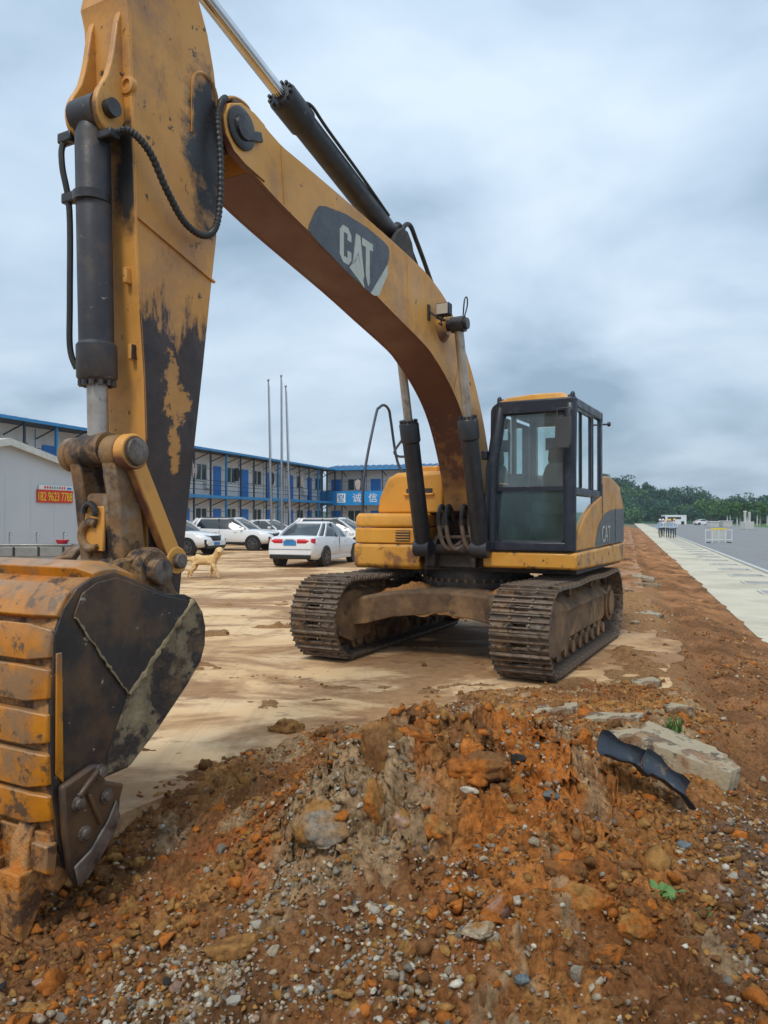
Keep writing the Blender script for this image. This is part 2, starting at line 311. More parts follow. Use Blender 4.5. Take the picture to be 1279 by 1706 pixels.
# stick: yellow with a big scraped black area low on its sides
def stick_mat():
    m = pmat('stick_paint', [(0.3, (0.50, 0.22, 0.042)), (0.5, (0.61, 0.28, 0.056)), (0.7, (0.65, 0.32, 0.08))], 1.3, 0.5, bump=0.12, bscale=30, dirt=((0.30, 0.15, 0.075), 0.50, 0.70, 1.7), dirt2=((0.06, 0.035, 0.025), 0.62, 0.65, 10.0))
    nt = m.node_tree; L = nt.links.new; b = nt.nodes['Principled BSDF']; src = b.inputs['Base Color'].links[0].from_socket
    tc = _n(nt, 'ShaderNodeTexCoord'); sp = _n(nt, 'ShaderNodeSeparateXYZ'); L(tc.outputs['Object'], sp.inputs[0])
    nn = _n(nt, 'ShaderNodeSeparateXYZ'); L(tc.outputs['Normal'], nn.inputs[0])
    def mr(sock, a, b_, c, d):
        r = _n(nt, 'ShaderNodeMapRange'); L(sock, r.inputs[0])
        for i, v in enumerate((a, b_, c, d)): r.inputs[i + 1].default_value = v
        return r.outputs[0]
    def math_(op, x, y, clamp=False):
        k = _n(nt, 'ShaderNodeMath', operation=op, use_clamp=clamp)
        for i, v in enumerate((x, y)):
            if isinstance(v, float): k.inputs[i].default_value = v
            else: L(v, k.inputs[i])
        return k.outputs[0]
    stm = _n(nt, 'ShaderNodeMapping'); stm.inputs['Scale'].default_value = (1.5, 1.5, 0.45); L(tc.outputs['Object'], stm.inputs[0])
    def noise(s, d=8, rg=0.7, st=False):
        n = _n(nt, 'ShaderNodeTexNoise'); L(stm.outputs[0] if st else tc.outputs['Object'], n.inputs['Vector']); n.inputs['Scale'].default_value = s; n.inputs['Detail'].default_value = d; n.inputs['Roughness'].default_value = rg; return n.outputs['Fac']
    zone = math_('MULTIPLY', mr(sp.outputs[2], 3.05, 2.55, 0.0, 1.0), mr(sp.outputs[2], 1.05, 1.6, 0.55, 1.0))
    side = mr(nn.outputs[1], 0.5, 0.9, 0.0, 1.0)
    v = math_('ADD', math_('ADD', math_('MULTIPLY', zone, 0.75), math_('MULTIPLY', noise(3.6, st=True), 1.5)), math_('MULTIPLY', noise(18.0, st=True), 0.9))
    halo = math_('MULTIPLY', mr(v, 1.32, 1.62, 0.0, 0.85), side)
    msk = math_('MULTIPLY', mr(v, 1.50, 1.60, 0.0, 1.0), side)
    # a tongue of paint left standing in the scraped area
    dx = math_('ABSOLUTE', math_('ADD', sp.outputs[0], -5.72), 0.0); dz = math_('ABSOLUTE', math_('ADD', sp.outputs[2], -2.35), 0.0)
    tong = math_('ADD', math_('ADD', math_('MULTIPLY', dx, 6.0), math_('MULTIPLY', dz, 1.7)), math_('MULTIPLY', noise(4.5), 3.6))
    keep = mr(tong, 2.30, 2.42, 0.0, 1.0)
    msk = math_('MULTIPLY', msk, keep)
    mh = _n(nt, 'ShaderNodeMix', data_type='RGBA'); L(math_('MULTIPLY', halo, mr(tong, 2.2, 2.7, 0.25, 1.0)), mh.inputs[0]); L(src, mh.inputs[6]); mh.inputs[7].default_value = (0.17, 0.075, 0.038, 1)
    mx = _n(nt, 'ShaderNodeMix', data_type='RGBA'); L(msk, mx.inputs[0]); L(mh.outputs[2], mx.inputs[6])
    rp = _n(nt, 'ShaderNodeValToRGB'); L(noise(6.0), rp.inputs[0]); e = rp.color_ramp.elements
    e[0].position = 0.3; e[0].color = (0.014, 0.010, 0.011, 1); e[1].position = 0.75; e[1].color = (0.075, 0.038, 0.028, 1)
    L(rp.outputs[0], mx.inputs[7])
    # black oil soaked round the boom hinge and down below it
    gx = math_('ADD', sp.outputs[0], -5.44); gz = math_('ADD', sp.outputs[2], -4.0)
    g = math_('ADD', math_('POWER', math_('MULTIPLY', math_('ABSOLUTE', gx, 0.0), 4.2), 2.0), math_('POWER', math_('MULTIPLY', math_('ABSOLUTE', gz, 0.0), 1.8), 2.0))
    g = math_('ADD', g, math_('MULTIPLY', noise(6.5), 3.2))
    gm = math_('MULTIPLY', mr(g, 1.95, 2.7, 1.0, 0.0), side)
    mx2 = _n(nt, 'ShaderNodeMix', data_type='RGBA'); L(gm, mx2.inputs[0]); L(mx.outputs[2], mx2.inputs[6]); mx2.inputs[7].default_value = (0.016, 0.014, 0.016, 1)
    # oil that ran down the front face beside the bucket cylinder
    fy = math_('ADD', sp.outputs[1], -0.13); fz = math_('ADD', sp.outputs[2], -3.62)
    q = math_('ADD', math_('POWER', math_('MULTIPLY', math_('ABSOLUTE', fy, 0.0), 7.0), 2.0), math_('POWER', math_('MULTIPLY', math_('ABSOLUTE', fz, 0.0), 2.6), 2.0))
    q = math_('ADD', q, math_('MULTIPLY', noise(5.5), 2.4))
    fm = math_('MULTIPLY', mr(q, 1.5, 2.2, 1.0, 0.0), mr(nn.outputs[0], 0.5, 0.9, 0.0, 1.0))
    mx3 = _n(nt, 'ShaderNodeMix', data_type='RGBA'); L(fm, mx3.inputs[0]); L(mx2.outputs[2], mx3.inputs[6]); mx3.inputs[7].default_value = (0.02, 0.016, 0.016, 1)
    L(mx3.outputs[2], b.inputs['Base Color'])
stick_mat()
# setting
pmat('soil', [(0.30, (0.72, 0.68, 0.65)), (0.48, (1.38, 1.36, 1.32)), (0.70, (2.0, 1.95, 1.85))], 38.0, 0.95, bump=1.0, bscale=60, attr='Col', detail=10, spec=0.12, grain=True)
pmat('clod', [(0.30, (0.68, 0.66, 0.63)), (0.5, (1.18, 1.18, 1.16)), (0.72, (1.6, 1.55, 1.5))], 40.0, 0.95, bump=0.8, bscale=70, attr='Col', detail=8, spec=0.12, grain=True)
pmat('sidewalk_concrete', [(0.3, (0.48, 0.43, 0.32)), (0.7, (0.60, 0.55, 0.42))], 0.6, 0.85, bump=0.1, dirt=((0.30, 0.27, 0.20), 0.52, 0.7, 0.35), stretch=(1, 1, 1))
pmat('asphalt', [(0.3, (0.18, 0.18, 0.18)), (0.7, (0.24, 0.24, 0.24))], 1.2, 0.8, bump=0.1, bscale=30, dirt=((0.21, 0.20, 0.18), 0.5, 0.72, 0.12))
plain('kerb_stone', (0.50, 0.50, 0.47), 0.8)
pmat('slab_concrete', [(0.3, (0.30, 0.24, 0.15)), (0.7, (0.46, 0.38, 0.26))], 5.0, 0.9, bump=0.5, bscale=30, dirt=((0.10, 0.075, 0.055), 0.50, 0.56, 5.0), dirt2=((0.30, 0.17, 0.08), 0.52, 0.64, 3.0))
pmat('far_ground', [(0.3, (0.09, 0.10, 0.04)), (0.7, (0.16, 0.12, 0.06))], 0.2, 0.95)
pmat('forest_leaf', [(0.3, (0.75, 0.75, 0.75)), (0.7, (1.2, 1.2, 1.2))], 0.12, 0.8, spec=0.2, attr='Col')
pmat('hill_grass', [(0.3, (0.03, 0.08, 0.045)), (0.7, (0.06, 0.13, 0.07))], 0.12, 0.9, spec=0.2)
pmat('forest_leaf_light', [(0.3, (0.05, 0.12, 0.03)), (0.7, (0.10, 0.19, 0.05))], 0.3, 0.8, spec=0.2)
plain('bark', (0.12, 0.085, 0.055), 0.9)
pmat('weed_leaf', [(0.3, (0.05, 0.13, 0.025)), (0.7, (0.12, 0.24, 0.05))], 12.0, 0.6)
pmat('white_wall', [(0.3, (0.68, 0.70, 0.71)), (0.7, (0.76, 0.78, 0.78))], 0.5, 0.6, dirt=((0.42, 0.42, 0.41), 0.58, 0.8, 0.7))
pmat('shed_wall', [(0.3, (0.50, 0.54, 0.57)), (0.7, (0.56, 0.60, 0.63))], 0.4, 0.6)
plain('shed_trim', (0.62, 0.62, 0.56), 0.6)
pmat('prefab_blue', [(0.3, (0.015, 0.17, 0.58)), (0.7, (0.02, 0.22, 0.68))], 1.5, 0.45)
plain('frame_blue', (0.03, 0.24, 0.52), 0.45)
plain('steel_dark', (0.055, 0.065, 0.085), 0.55, 0.3)
plain('pole_steel', (0.34, 0.35, 0.37), 0.35, 0.7)
plain('sink_steel', (0.30, 0.31, 0.31), 0.35, 0.7)
plain('window_dark', (0.05, 0.075, 0.08), 0.12)
plain('window_frame', (0.66, 0.70, 0.70), 0.5)
plain('banner_blue', (0.012, 0.24, 0.60), 0.5)
plain('sign_white', (0.78, 0.78, 0.76), 0.6)
plain('sign_red', (0.62, 0.03, 0.012), 0.5); plain('sign_yellow', (0.82, 0.60, 0.02), 0.5)
plain('sign_teal', (0.05, 0.35, 0.33), 0.5)
plain('plastic_red', (0.65, 0.02, 0.05), 0.35)
plain('cloth_dark', (0.02, 0.022, 0.03), 0.9); plain('cloth_pale', (0.42, 0.36, 0.34), 0.9)
pmat('car_white', [(0.3, (0.70, 0.71, 0.72)), (0.7, (0.78, 0.79, 0.80))], 1.0, 0.18, rvar=0.05, spec=0.6)
plain('car_glass', (0.018, 0.024, 0.028), 0.06, 0.0, spec=0.8)
plain('tyre', (0.016, 0.015, 0.015), 0.85); plain('rim', (0.22, 0.22, 0.23), 0.3, 0.8); plain('car_black', (0.012, 0.012, 0.013), 0.45)
plain('tail_light', (0.55, 0.015, 0.03), 0.2); plain('plate_blue', (0.03, 0.20, 0.50), 0.4); plain('head_light', (0.5, 0.52, 0.55), 0.1)
pmat('gutter_plastic', [(0.3, (0.014, 0.020, 0.030)), (0.7, (0.035, 0.045, 0.06))], 5.0, 0.32, dirt=((0.22, 0.15, 0.09), 0.6, 0.75, 9.0))
pmat('dog_fur', [(0.3, (0.58, 0.35, 0.13)), (0.7, (0.74, 0.52, 0.25))], 9.0, 0.9, bump=0.6, bscale=60)
plain('dog_nose', (0.015, 0.012, 0.012), 0.4)
def yard_mat():
    """trampled concrete yard: pale dried clay film, brown mud where traffic dragged it, red soil along the broken right edge"""
    m = bpy.data.materials.new('yard'); m.use_nodes = True; nt = m.node_tree; L = nt.links.new; b = nt.nodes['Principled BSDF']
    tc = _n(nt, 'ShaderNodeTexCoord'); V = tc.outputs['Object']
    def noise(s, d=8, rg=0.62, dist=0.0, v=None):
        n = _n(nt, 'ShaderNodeTexNoise'); L(v or V, n.inputs['Vector']); n.inputs['Scale'].default_value = s; n.inputs['Detail'].default_value = d; n.inputs['Roughness'].default_value = rg; n.inputs['Distortion'].default_value = dist; return n.outputs['Fac']
    def ramp(f, els):
        r = _n(nt, 'ShaderNodeValToRGB'); L(f, r.inputs[0]); e = r.color_ramp.elements
        while len(e) < len(els): e.new(0.5)
        for i, (p, c) in enumerate(els): e[i].position = p; e[i].color = (*c, 1)
        return r.outputs[0]
    def mix(f, a, c):
        x = _n(nt, 'ShaderNodeMix', data_type='RGBA'); L(f, x.inputs[0])
        for i, v in ((6, a), (7, c)):
            if isinstance(v, tuple): x.inputs[i].default_value = (*v, 1)
            else: L(v, x.inputs[i])
        return x.outputs[2]
    mp = _n(nt, 'ShaderNodeMapping'); mp.inputs['Rotation'].default_value = (0, 0, R(-20)); mp.inputs['Scale'].default_value = (0.55, 1.0, 1); L(V, mp.inputs[0]); V2 = mp.outputs[0]
    base = ramp(noise(0.8, v=V2), [(0.3, (0.58, 0.365, 0.175)), (0.5, (0.69, 0.465, 0.25)), (0.7, (0.76, 0.56, 0.34))])
    mud = ramp(noise(9.0), [(0.3, (0.22, 0.11, 0.045)), (0.7, (0.38, 0.205, 0.09))])
    f1 = ramp(noise(0.62, 9, 0.66, 0.6, V2), [(0.44, (0, 0, 0)), (0.53, (0.9, 0.9, 0.9))])
    c = mix(f1, base, mud)
    f2 = ramp(noise(2.6, 8, 0.7, 0.3, V2), [(0.56, (0, 0, 0)), (0.63, (0.7, 0.7, 0.7))])
    c = mix(f2, c, (0.16, 0.085, 0.042))
    m3 = _n(nt, 'ShaderNodeMapping'); m3.inputs['Rotation'].default_value = (0, 0, R(-27)); m3.inputs['Scale'].default_value = (3.2, 0.12, 1); L(V, m3.inputs[0])
    c = mix(ramp(noise(1.6, 6, 0.6, 0.2, m3.outputs[0]), [(0.54, (0, 0, 0)), (0.64, (0.24, 0.24, 0.24))]), c, (0.26, 0.145, 0.068))
    # red soil towards the right-hand edge (n > -4 along the road frame)
    dp = _n(nt, 'ShaderNodeVectorMath', operation='DOT_PRODUCT'); L(V, dp.inputs[0]); dp.inputs[1].default_value = (RY, -RX, 0)
    ad = _n(nt, 'ShaderNodeMath', operation='MULTIPLY_ADD'); L(noise(0.5, 6), ad.inputs[0]); ad.inputs[1].default_value = 5.0; L(dp.outputs['Value'], ad.inputs[2])
    dy = _n(nt, 'ShaderNodeSeparateXYZ'); L(V, dy.inputs[0])
    r1 = _n(nt, 'ShaderNodeMapRange'); L(ad.outputs[0], r1.inputs[0]); r1.inputs[1].default_value = 0.6; r1.inputs[2].default_value = 2.2
    r2 = _n(nt, 'ShaderNodeMapRange'); L(dy.outputs[1], r2.inputs[0]); r2.inputs[1].default_value = 9.0; r2.inputs[2].default_value = 12.0
    pr = _n(nt, 'ShaderNodeMath', operation='MULTIPLY'); L(r1.outputs[0], pr.inputs[0]); L(r2.outputs[0], pr.inputs[1])
    red = ramp(noise(1.7, 8, 0.7, 0.4), [(0.3, (0.21, 0.10, 0.045)), (0.52, (0.34, 0.165, 0.075)), (0.62, (0.42, 0.25, 0.13)), (0.70, (0.55, 0.42, 0.27))])
    c = mix(pr.outputs[0], c, red)
    L(c, b.inputs['Base Color']); b.inputs['Specular IOR Level'].default_value = 0.25
    rr = _n(nt, 'ShaderNodeMapRange'); L(noise(1.1, 6), rr.inputs[0]); rr.inputs[1].default_value = 0.35; rr.inputs[2].default_value = 0.65; rr.inputs[3].default_value = 0.62; rr.inputs[4].default_value = 0.95; L(rr.outputs[0], b.inputs['Roughness'])
    bp = _n(nt, 'ShaderNodeBump'); bp.inputs['Strength'].default_value = 0.35; bp.inputs['Distance'].default_value = 0.03; L(noise(7.0, 9, 0.7), bp.inputs['Height']); L(bp.outputs[0], b.inputs['Normal'])
    MATS['yard'] = m
yard_mat()

# ------------------------------------------------------------------ ground, road, yard, soil
tag(MB().add([(-1500, -60, -0.62), (1500, -60, -0.62), (1500, 2500, -0.62), (-1500, 2500, -0.62)], [(0, 1, 2, 3)]).build('ground', 'far_ground'), kind='structure')
def strip(s0, s1, n0, n1, z): return [sn(s0, n0, z), sn(s1, n0, z), sn(s1, n1, z), sn(s0, n1, z)]
tag(MB().add(strip(-30, 420, 4.9, 60, -0.47), [(0, 3, 2, 1)]).build('road', 'asphalt'), kind='structure')
# sidewalk with tree pits left open along its road side
def sidewalk():
    b = MB(); z0, z1 = -0.6, -0.37
    pits = [(s, s + 1.0) for s in [18.2 + 3.05 * i for i in range(30)]]
    cuts = [-30] + [v for p in pits for v in p] + [420]
    for i in range(len(cuts) - 1):
        a, c = cuts[i], cuts[i + 1]
        segs = [(2.09, 3.35), (4.45, 4.72)] if i % 2 == 1 else [(2.09, 4.72)]
        for n0, n1 in segs:
            vs = strip(a, c, n0, n1, z0) + strip(a, c, n0, n1, z1)
            b.add(vs, [(4, 7, 6, 5), (0, 1, 5, 4), (1, 2, 6, 5), (2, 3, 7, 6), (3, 0, 4, 7)])
    o = tag(b.build('sidewalk', 'sidewalk_concrete', smooth=0), kind='structure')
    pm = MB()
    for a, c in pits[:22]:
        pm = MB(); pm.add(strip(a + 0.01, c - 0.01, 3.36, 4.44, -0.455), [(0, 3, 2, 1)]); pm.build('tree_pit', 'asphalt', o)
        k = MB()
        for s0, s1, n0, n1 in ((a, a + 0.07, 3.35, 4.45), (c - 0.07, c, 3.35, 4.45), (a + 0.07, c - 0.07, 3.35, 3.42), (a + 0.07, c - 0.07, 4.38, 4.45)):
            vs = strip(s0, s1, n0, n1, -0.45) + strip(s0, s1, n0, n1, -0.34)
            k.add(vs, [(4, 7, 6, 5), (0, 1, 5, 4), (1, 2, 6, 5), (2, 3, 7, 6), (3, 0, 4, 7)])
        k.build('pit_kerb', 'kerb_stone', o, smooth=0)
    return o
sidewalk()
kb = empty('kerb', (0, 0, 0)); tag(kb, kind='structure')
kme = None
for i in range(140):
    if kme is None:
        kme = MB().box((0, 0, 0), (0.985, 0.17, 0.26)).mesh('kerb_block', 'kerb_stone', 0)
    o = put('kerb_block', kme, kb, sn(6.5 + i, 4.81, -0.43), RZ, 0.012 if i < 60 else 0)

def YB(X, Y):                      # where the loose soil stops and the concrete yard starts
    return np.minimum(6.15 + 1.15 * X, 7.35 - 0.12 * X) + 0.55 * fbm(X, Y, 0.9, 4, 3) + 0.14 * fbm(X, Y, 5.0, 3, 13)
MOUND = [(0.16, 4.10, 0.43, 0.55, 0.50), (0.95, 4.35, 0.30, 0.55, 0.55), (-0.22, 3.62, 0.24, 0.32, 0.34), (0.55, 3.25, 0.24, 0.60, 0.55), (0.72, 3.95, 0.10, 0.25, 0.25), (0.2, 2.5, 0.05, 0.9, 0.5), (-0.75, 5.55, 0.10, 0.35, 0.16)]
def H(X, Y):
    n = X * RY - Y * RX
    b = Y - YB(X, Y)
    D = 1 - sstep(-0.35, 0.12, b)
    low = 1 - sstep(-1.5, -0.1, X + 0.25 * (Y - 3))
    z = 0.04 - 0.23 * low * (1 - sstep(3.6, 5.2, Y))
    md = 0
    for cx, cy, h, sx, sy in MOUND:
        md = md + h * np.exp(-((X - cx) / sx) ** 2 - ((Y - cy) / sy) ** 2)
    wx = X + 0.05 * fbm(X, Y, 6, 2, 31); wy = Y + 0.05 * fbm(X, Y, 6, 2, 37)
    rough_ = 0.35 + 0.65 * np.clip(md / 0.25, 0, 1)
    d1, c1 = worley(wx, wy, 4.5, 3); d2, c2 = worley(wx, wy, 11, 8); d3, c3 = worley(wx, wy, 27, 21)
    h1, k1 = chunks(wx, wy, 4.6, 3); h2, k2 = chunks(wx, wy, 10.5, 8, 0.75); h3, k3 = chunks(wx, wy, 25, 21)
    lump = 0.075 * h1 * rough_ - 0.03 * np.clip(1 - k1 / 0.10, 0, 1) * rough_
    lump = lump + (0.050 * h2 - 0.012 * np.clip(1 - k2 / 0.12, 0, 1)) * (0.35 + 0.65 * rough_) * (0.4 + 0.9 * vnoise(X * 2.3, Y * 2.3, 88))
    h4, k4 = chunks(wx, wy, 52, 35, 0.8); lump = lump + 0.024 * h3 * (0.5 + 0.5 * rough_) + 0.010 * h4
    f = 0.040 * fbm(X, Y, 2.2, 4, 41) + 0.030 * fbm(X, Y, 7, 5, 47, 0.66) * (0.45 + rough_) + 0.016 * fbm(X, Y, 34, 3, 53, 0.7)
    zs = z + md * (1 + 0.25 * fbm(X, Y, 3.5, 3, 61)) + lump + f
    pat = fbm(X * 0.75, Y, 0.9, 5, 71); pat2 = fbm(X, Y, 2.1, 4, 77)
    edge = np.exp(-((n - 0.15) / 0.5) ** 2)
    zy = -0.045 + 0.10 * np.clip(pat - 0.06 + 0.42 * edge, 0, 1) * (0.5 + vnoise(X * 7, Y * 7, 5)) + 0.16 * np.clip(pat2 - 0.33, 0, 1) * (0.4 + 1.2 * vnoise(X * 12, Y * 12, 6)) + 0.012 * fbm(X, Y, 9, 3, 79)
    zz = zs * D + zy * (1 - D)
    v = sstep(0.35, 0.95, n + 0.18 * fbm(X, Y, 1.3, 3, 83) - 0.25 * np.exp(-((Y - 3.4) / 1.6) ** 2))
    vz = -0.15 - 0.24 * sstep(0.7, 2.1, n) - 0.10 * np.exp(-((n - 0.85) / 0.22) ** 2) + 0.09 * fbm(X, Y, 1.4, 4, 89) + 0.045 * fbm(X, Y, 7, 5, 91, 0.62) + 0.7 * lump
    zz = zz * (1 - v) + (vz + 0.35 * md) * v
    spill = -0.352 + 0.09 * fbm(X, Y, 1.8, 4, 95) + 0.02 * fbm(X, Y, 9, 3, 96) - 0.10 * sstep(2.0, 2.35, n); k_ = sstep(1.75, 1.98, n)
    return zz * (1 - k_) + spill * k_, md, D, v, c1, c2
def grid_mesh(name, xs, ys, hf, cf, mat, keep):
    X, Y = np.meshgrid(xs, ys); Z, *ex = hf(X, Y); C = cf(X, Y, Z, *ex)
    # on the steep faces of the heap push the clods outwards too, so that they do not only rise
    gy, gx = np.gradient(ex[0]); st = np.clip(np.hypot(gx / np.gradient(X, axis=1), gy / np.gradient(Y, axis=0)) / 0.7, 0, 1)
    k1 = chunks(X + 0.04 * fbm(Y, Z, 7, 2, 501), Z * 1.2, 8.0, 503)[0]; k2 = chunks(X, Z * 1.2, 19, 507)[0]; X0, Y0 = X, Y
    Y = Y - st * (0.075 * k1 + 0.035 * k2 + 0.02 * fbm(X, Z, 30, 3, 511)); X = X + st * 0.03 * fbm(Y0, Z, 9, 3, 513)
    ny, nx = X.shape; idx = np.arange(nx * ny).reshape(ny, nx)
    q = np.stack([idx[:-1, :-1], idx[:-1, 1:], idx[1:, 1:], idx[1:, :-1]], -1).reshape(-1, 4)
    k = keep(X0, Y0)[:-1, :-1].reshape(-1); q = q[k]
    used = np.zeros(nx * ny, bool); used[q.reshape(-1)] = True; rem = np.cumsum(used) - 1
    co = np.stack([X, Y, Z], -1).reshape(-1, 3)[used]; cc = C.reshape(-1, 3)[used]; q = rem[q]
    me = bpy.data.meshes.new(name); me.vertices.add(len(co)); me.vertices.foreach_set('co', co.reshape(-1))
    me.loops.add(q.size); me.loops.foreach_set('vertex_index', q.reshape(-1).astype(np.int32))
    me.polygons.add(len(q)); me.polygons.foreach_set('loop_start', np.arange(0, q.size, 4, dtype=np.int32)); me.update(); me.validate()
    a = me.color_attributes.new('Col', 'FLOAT_COLOR', 'POINT'); a.data.foreach_set('color', np.concatenate([cc, np.ones((len(cc), 1))], 1).reshape(-1))
    me.materials.append(MATS[mat]); me.shade_smooth()
    return me
BROWN = np.array([0.235, 0.108, 0.044]); ORNG = np.array([0.42, 0.142, 0.030]); GREY = np.array([0.34, 0.235, 0.135]); DARK = np.array([0.125, 0.062, 0.028]); REDD = np.array([0.42, 0.10, 0.025]); OCHR = np.array([0.34, 0.165, 0.055]); VERG = np.array([0.195, 0.095, 0.042]); SLATE = np.array([0.14, 0.12, 0.105])
def soilcol(X, Y, Z, md, D, v, c1, c2):
    def mx(a, c, f): return a + (c - a) * np.clip(f, 0, 1)[..., None]
    n = X * RY - Y * RX; Yt = Y
    c = np.broadcast_to(BROWN, X.shape + (3,)).copy()
    c = mx(c, DARK, sstep(0.0, 0.35, fbm(X, Y, 1.6, 4, 101)) * (1 - np.clip(md * 4, 0, 1)))
    Yz = Y - 1.5 * Z
    c = mx(c, OCHR, sstep(0.0, 0.3, fbm(X, Yz, 2.1, 4, 103)) * 0.8)
    c = mx(c, ORNG, np.clip(md * 3.2, 0, 1) * sstep(-0.22, 0.22, fbm(X, Yz, 1.9, 5, 107) + 0.25 * sstep(-0.1, 0.5, X)))
    c = mx(c, GREY, sstep(0.12, 0.34, fbm(X, Yz, 2.7, 5, 109)) * 0.85)
    c = mx(c, REDD, 0.9 * np.exp(-((X + 0.78) / 0.36) ** 2 - ((Y - 3.55) / 0.28) ** 2) * sstep(-0.25, 0.15, fbm(X, Y, 5, 4, 113)))
    c = mx(c, GREY * 1.05, 0.8 * np.exp(-((X + 0.3) / 0.22) ** 2 - ((Y - 3.6) / 0.25) ** 2))
    c = mx(c, c * (0.65 + 0.75 * c2[..., None]), 0.6 * np.ones_like(X))
    c = mx(c, VERG * (1.0 + 0.7 * fbm(X, Y, 2.5, 5, 127)[..., None]), v)
    c = mx(c, SLATE, v * sstep(4.3, 3.3, Y) * 0.85) if False else mx(c, SLATE, sstep(0.2, 0.6, n) * (1 - sstep(3.6, 4.5, Y)) * 0.8 * sstep(-0.3, 0.2, fbm(X, Y, 3, 3, 131)))
    c = mx(c, np.broadcast_to(np.array([0.24, 0.135, 0.062]), c.shape), (1 - D) * (1 - v))
    return np.clip(c, 0.01, 0.9)
ys = [1.0]
while ys[-1] < 17.5: ys.append(ys[-1] + max(0.0085, 0.0035 * ys[-1]))
xs = [-5.2]
while xs[-1] < 7.8: xs.append(xs[-1] + (0.0105 if -1.6 < xs[-1] < 2.3 else 0.03 if xs[-1] < 4 and xs[-1] > -3 else 0.06))
soil_me = grid_mesh('soil', np.array(xs), np.array(ys), H, soilcol, 'soil', lambda X, Y: (X * RY - Y * RX < 2.34) & (np.abs(X) < 0.62 * Y + 0.9))
soil = tag(put('soil', soil_me), kind='structure')
def Hs(x, y): return float(H(np.array([float(x)]), np.array([float(y)]))[0][0])
# the verge goes on beside the pavement
def far_verge():
    ss = np.concatenate([np.arange(14.5, 45, 0.07), np.arange(45, 130, 0.4)]); ns = np.linspace(-0.7, 2.3, 46); S, Nn = np.meshgrid(ss, ns)
    b = MB(); X = S * RX + Nn * RY; Y = S * RY - Nn * RX
    Z = 0.0 - 0.14 * sstep(0.1, 0.8, Nn + 0.4 * fbm(X, Y, 0.7, 3, 93)) - 0.25 * sstep(0.6, 2.0, Nn) + 0.11 * fbm(X, Y, 1.2, 4, 89) + 0.08 * fbm(X, Y, 6, 4, 91) - 0.10 * np.exp(-((Nn - 0.85) / 0.22) ** 2) - 0.07 * sstep(-0.2, -0.7, Nn); k_ = sstep(1.75, 1.98, Nn); Z = Z * (1 - k_) + k_ * (-0.352 + 0.09 * fbm(X, Y, 1.8, 4, 95) - 0.10 * sstep(2.0, 2.3, Nn))
    ny, nx = S.shape; vs = np.stack([X, Y, Z], -1).reshape(-1, 3); idx = np.arange(nx * ny).reshape(ny, nx)
    b.add(vs.tolist(), np.stack([idx[:-1, :-1], idx[:-1, 1:], idx[1:, 1:], idx[1:, :-1]], -1).reshape(-1, 4).tolist())
    me = b.mesh('verge', 'soil', 180)
    a = me.color_attributes.new('Col', 'FLOAT_COLOR', 'POINT')
    cc = np.clip(VERG[None] * (1.1 + 1.0 * fbm(X, Y, 1.6, 5, 127).reshape(-1, 1)), 0.02, 0.8)
    a.data.foreach_set('color', np.concatenate([cc, np.ones((len(cc), 1))], 1).reshape(-1))
    tag(put('verge', me), kind='structure')
far_verge()
def yard():
    pts = []
    for i in range(60):
        x = -6.5 + i * 0.125
        pts.append((x, float(YB(np.array([x]), np.array([6.1 + 1.15 * x]))[0]) - 0.45 + rng.uniform(-.05, .05)))
    s = 7.4; e = []
    while s < 132:
        p = sn(s, 0.40 + rng.uniform(-0.07, 0.07) + (0.22 if 9.0 < s < 10.6 else 0)); e.append((p.x, p.y)); s += 0.12 + s * 0.012
    pts = [p for p in pts if p[0] < e[0][0] - 0.05]
    far = [sn(132, -75), sn(-8, -75)]
    poly = pts + e + [(p.x, p.y) for p in far]
    b = MB(); k = len(poly)
    b.add([(x, y, 0.0) for x, y in poly] + [(x, y, -0.17) for x, y in poly], [tuple(range(k))] + [(i, (i + 1) % k, k + (i + 1) % k, k + i) for i in range(k)])
    tag(b.build('yard', 'yard', smooth=0), kind='structure')
yard()
# ------------------------------------------------------------------ the excavator (local x = forwards, y = its left, z up)
EX = empty('excavator', (1.258, 9.607, 0), R(-118))
tag(EX, 'large muddy yellow crawler excavator with raised boom and black-sided bucket', 'excavator')
def resample(pts, k=4): return [(p.x, p.y) for p in spline([(a, b, 0) for a, b in pts], k)]
def ring(mb, x, z, y0, y1, r, hole=0, n=24, m=0):
    mb.cyl((x, y0, z), (x, y1, z), r, n=n, m=m)

# --- crawler tracks
FZ, FR, FX, BX = 0.485, 0.43, 1.70, -1.24
def shoe_mesh():
    b = MB()
    b.box((0, -0.185, 0), (0.185, 0.23, 0.022)); b.box((0, 0.185, 0), (0.185, 0.23, 0.022))
    b.box((-0.045, 0, 0), (0.095, 0.14, 0.022)); b.box((0.082, 0, 0), (0.021, 0.14, 0.022))
    for x, h in ((-0.085, 0.034), (-0.022, 0.026), (0.045, 0.030)):
        b.prism([(x - 0.013, 0.011), (x + 0.013, 0.011), (x + 0.007, 0.011 + h), (x - 0.007, 0.011 + h)], -0.3, 0.3)
    for y in (-0.1, 0.1):
        for x in (-0.055, 0.012): b.cyl((x, y, 0.011), (x, y, 0.03), 0.014, n=6)
    b.box((0, -0.08, -0.05), (0.15, 0.035, 0.075)); b.box((0, 0.08, -0.05), (0.15, 0.035, 0.075))
    return b.mesh('track_shoe', 'track_steel', 30)
SHOE = shoe_mesh()
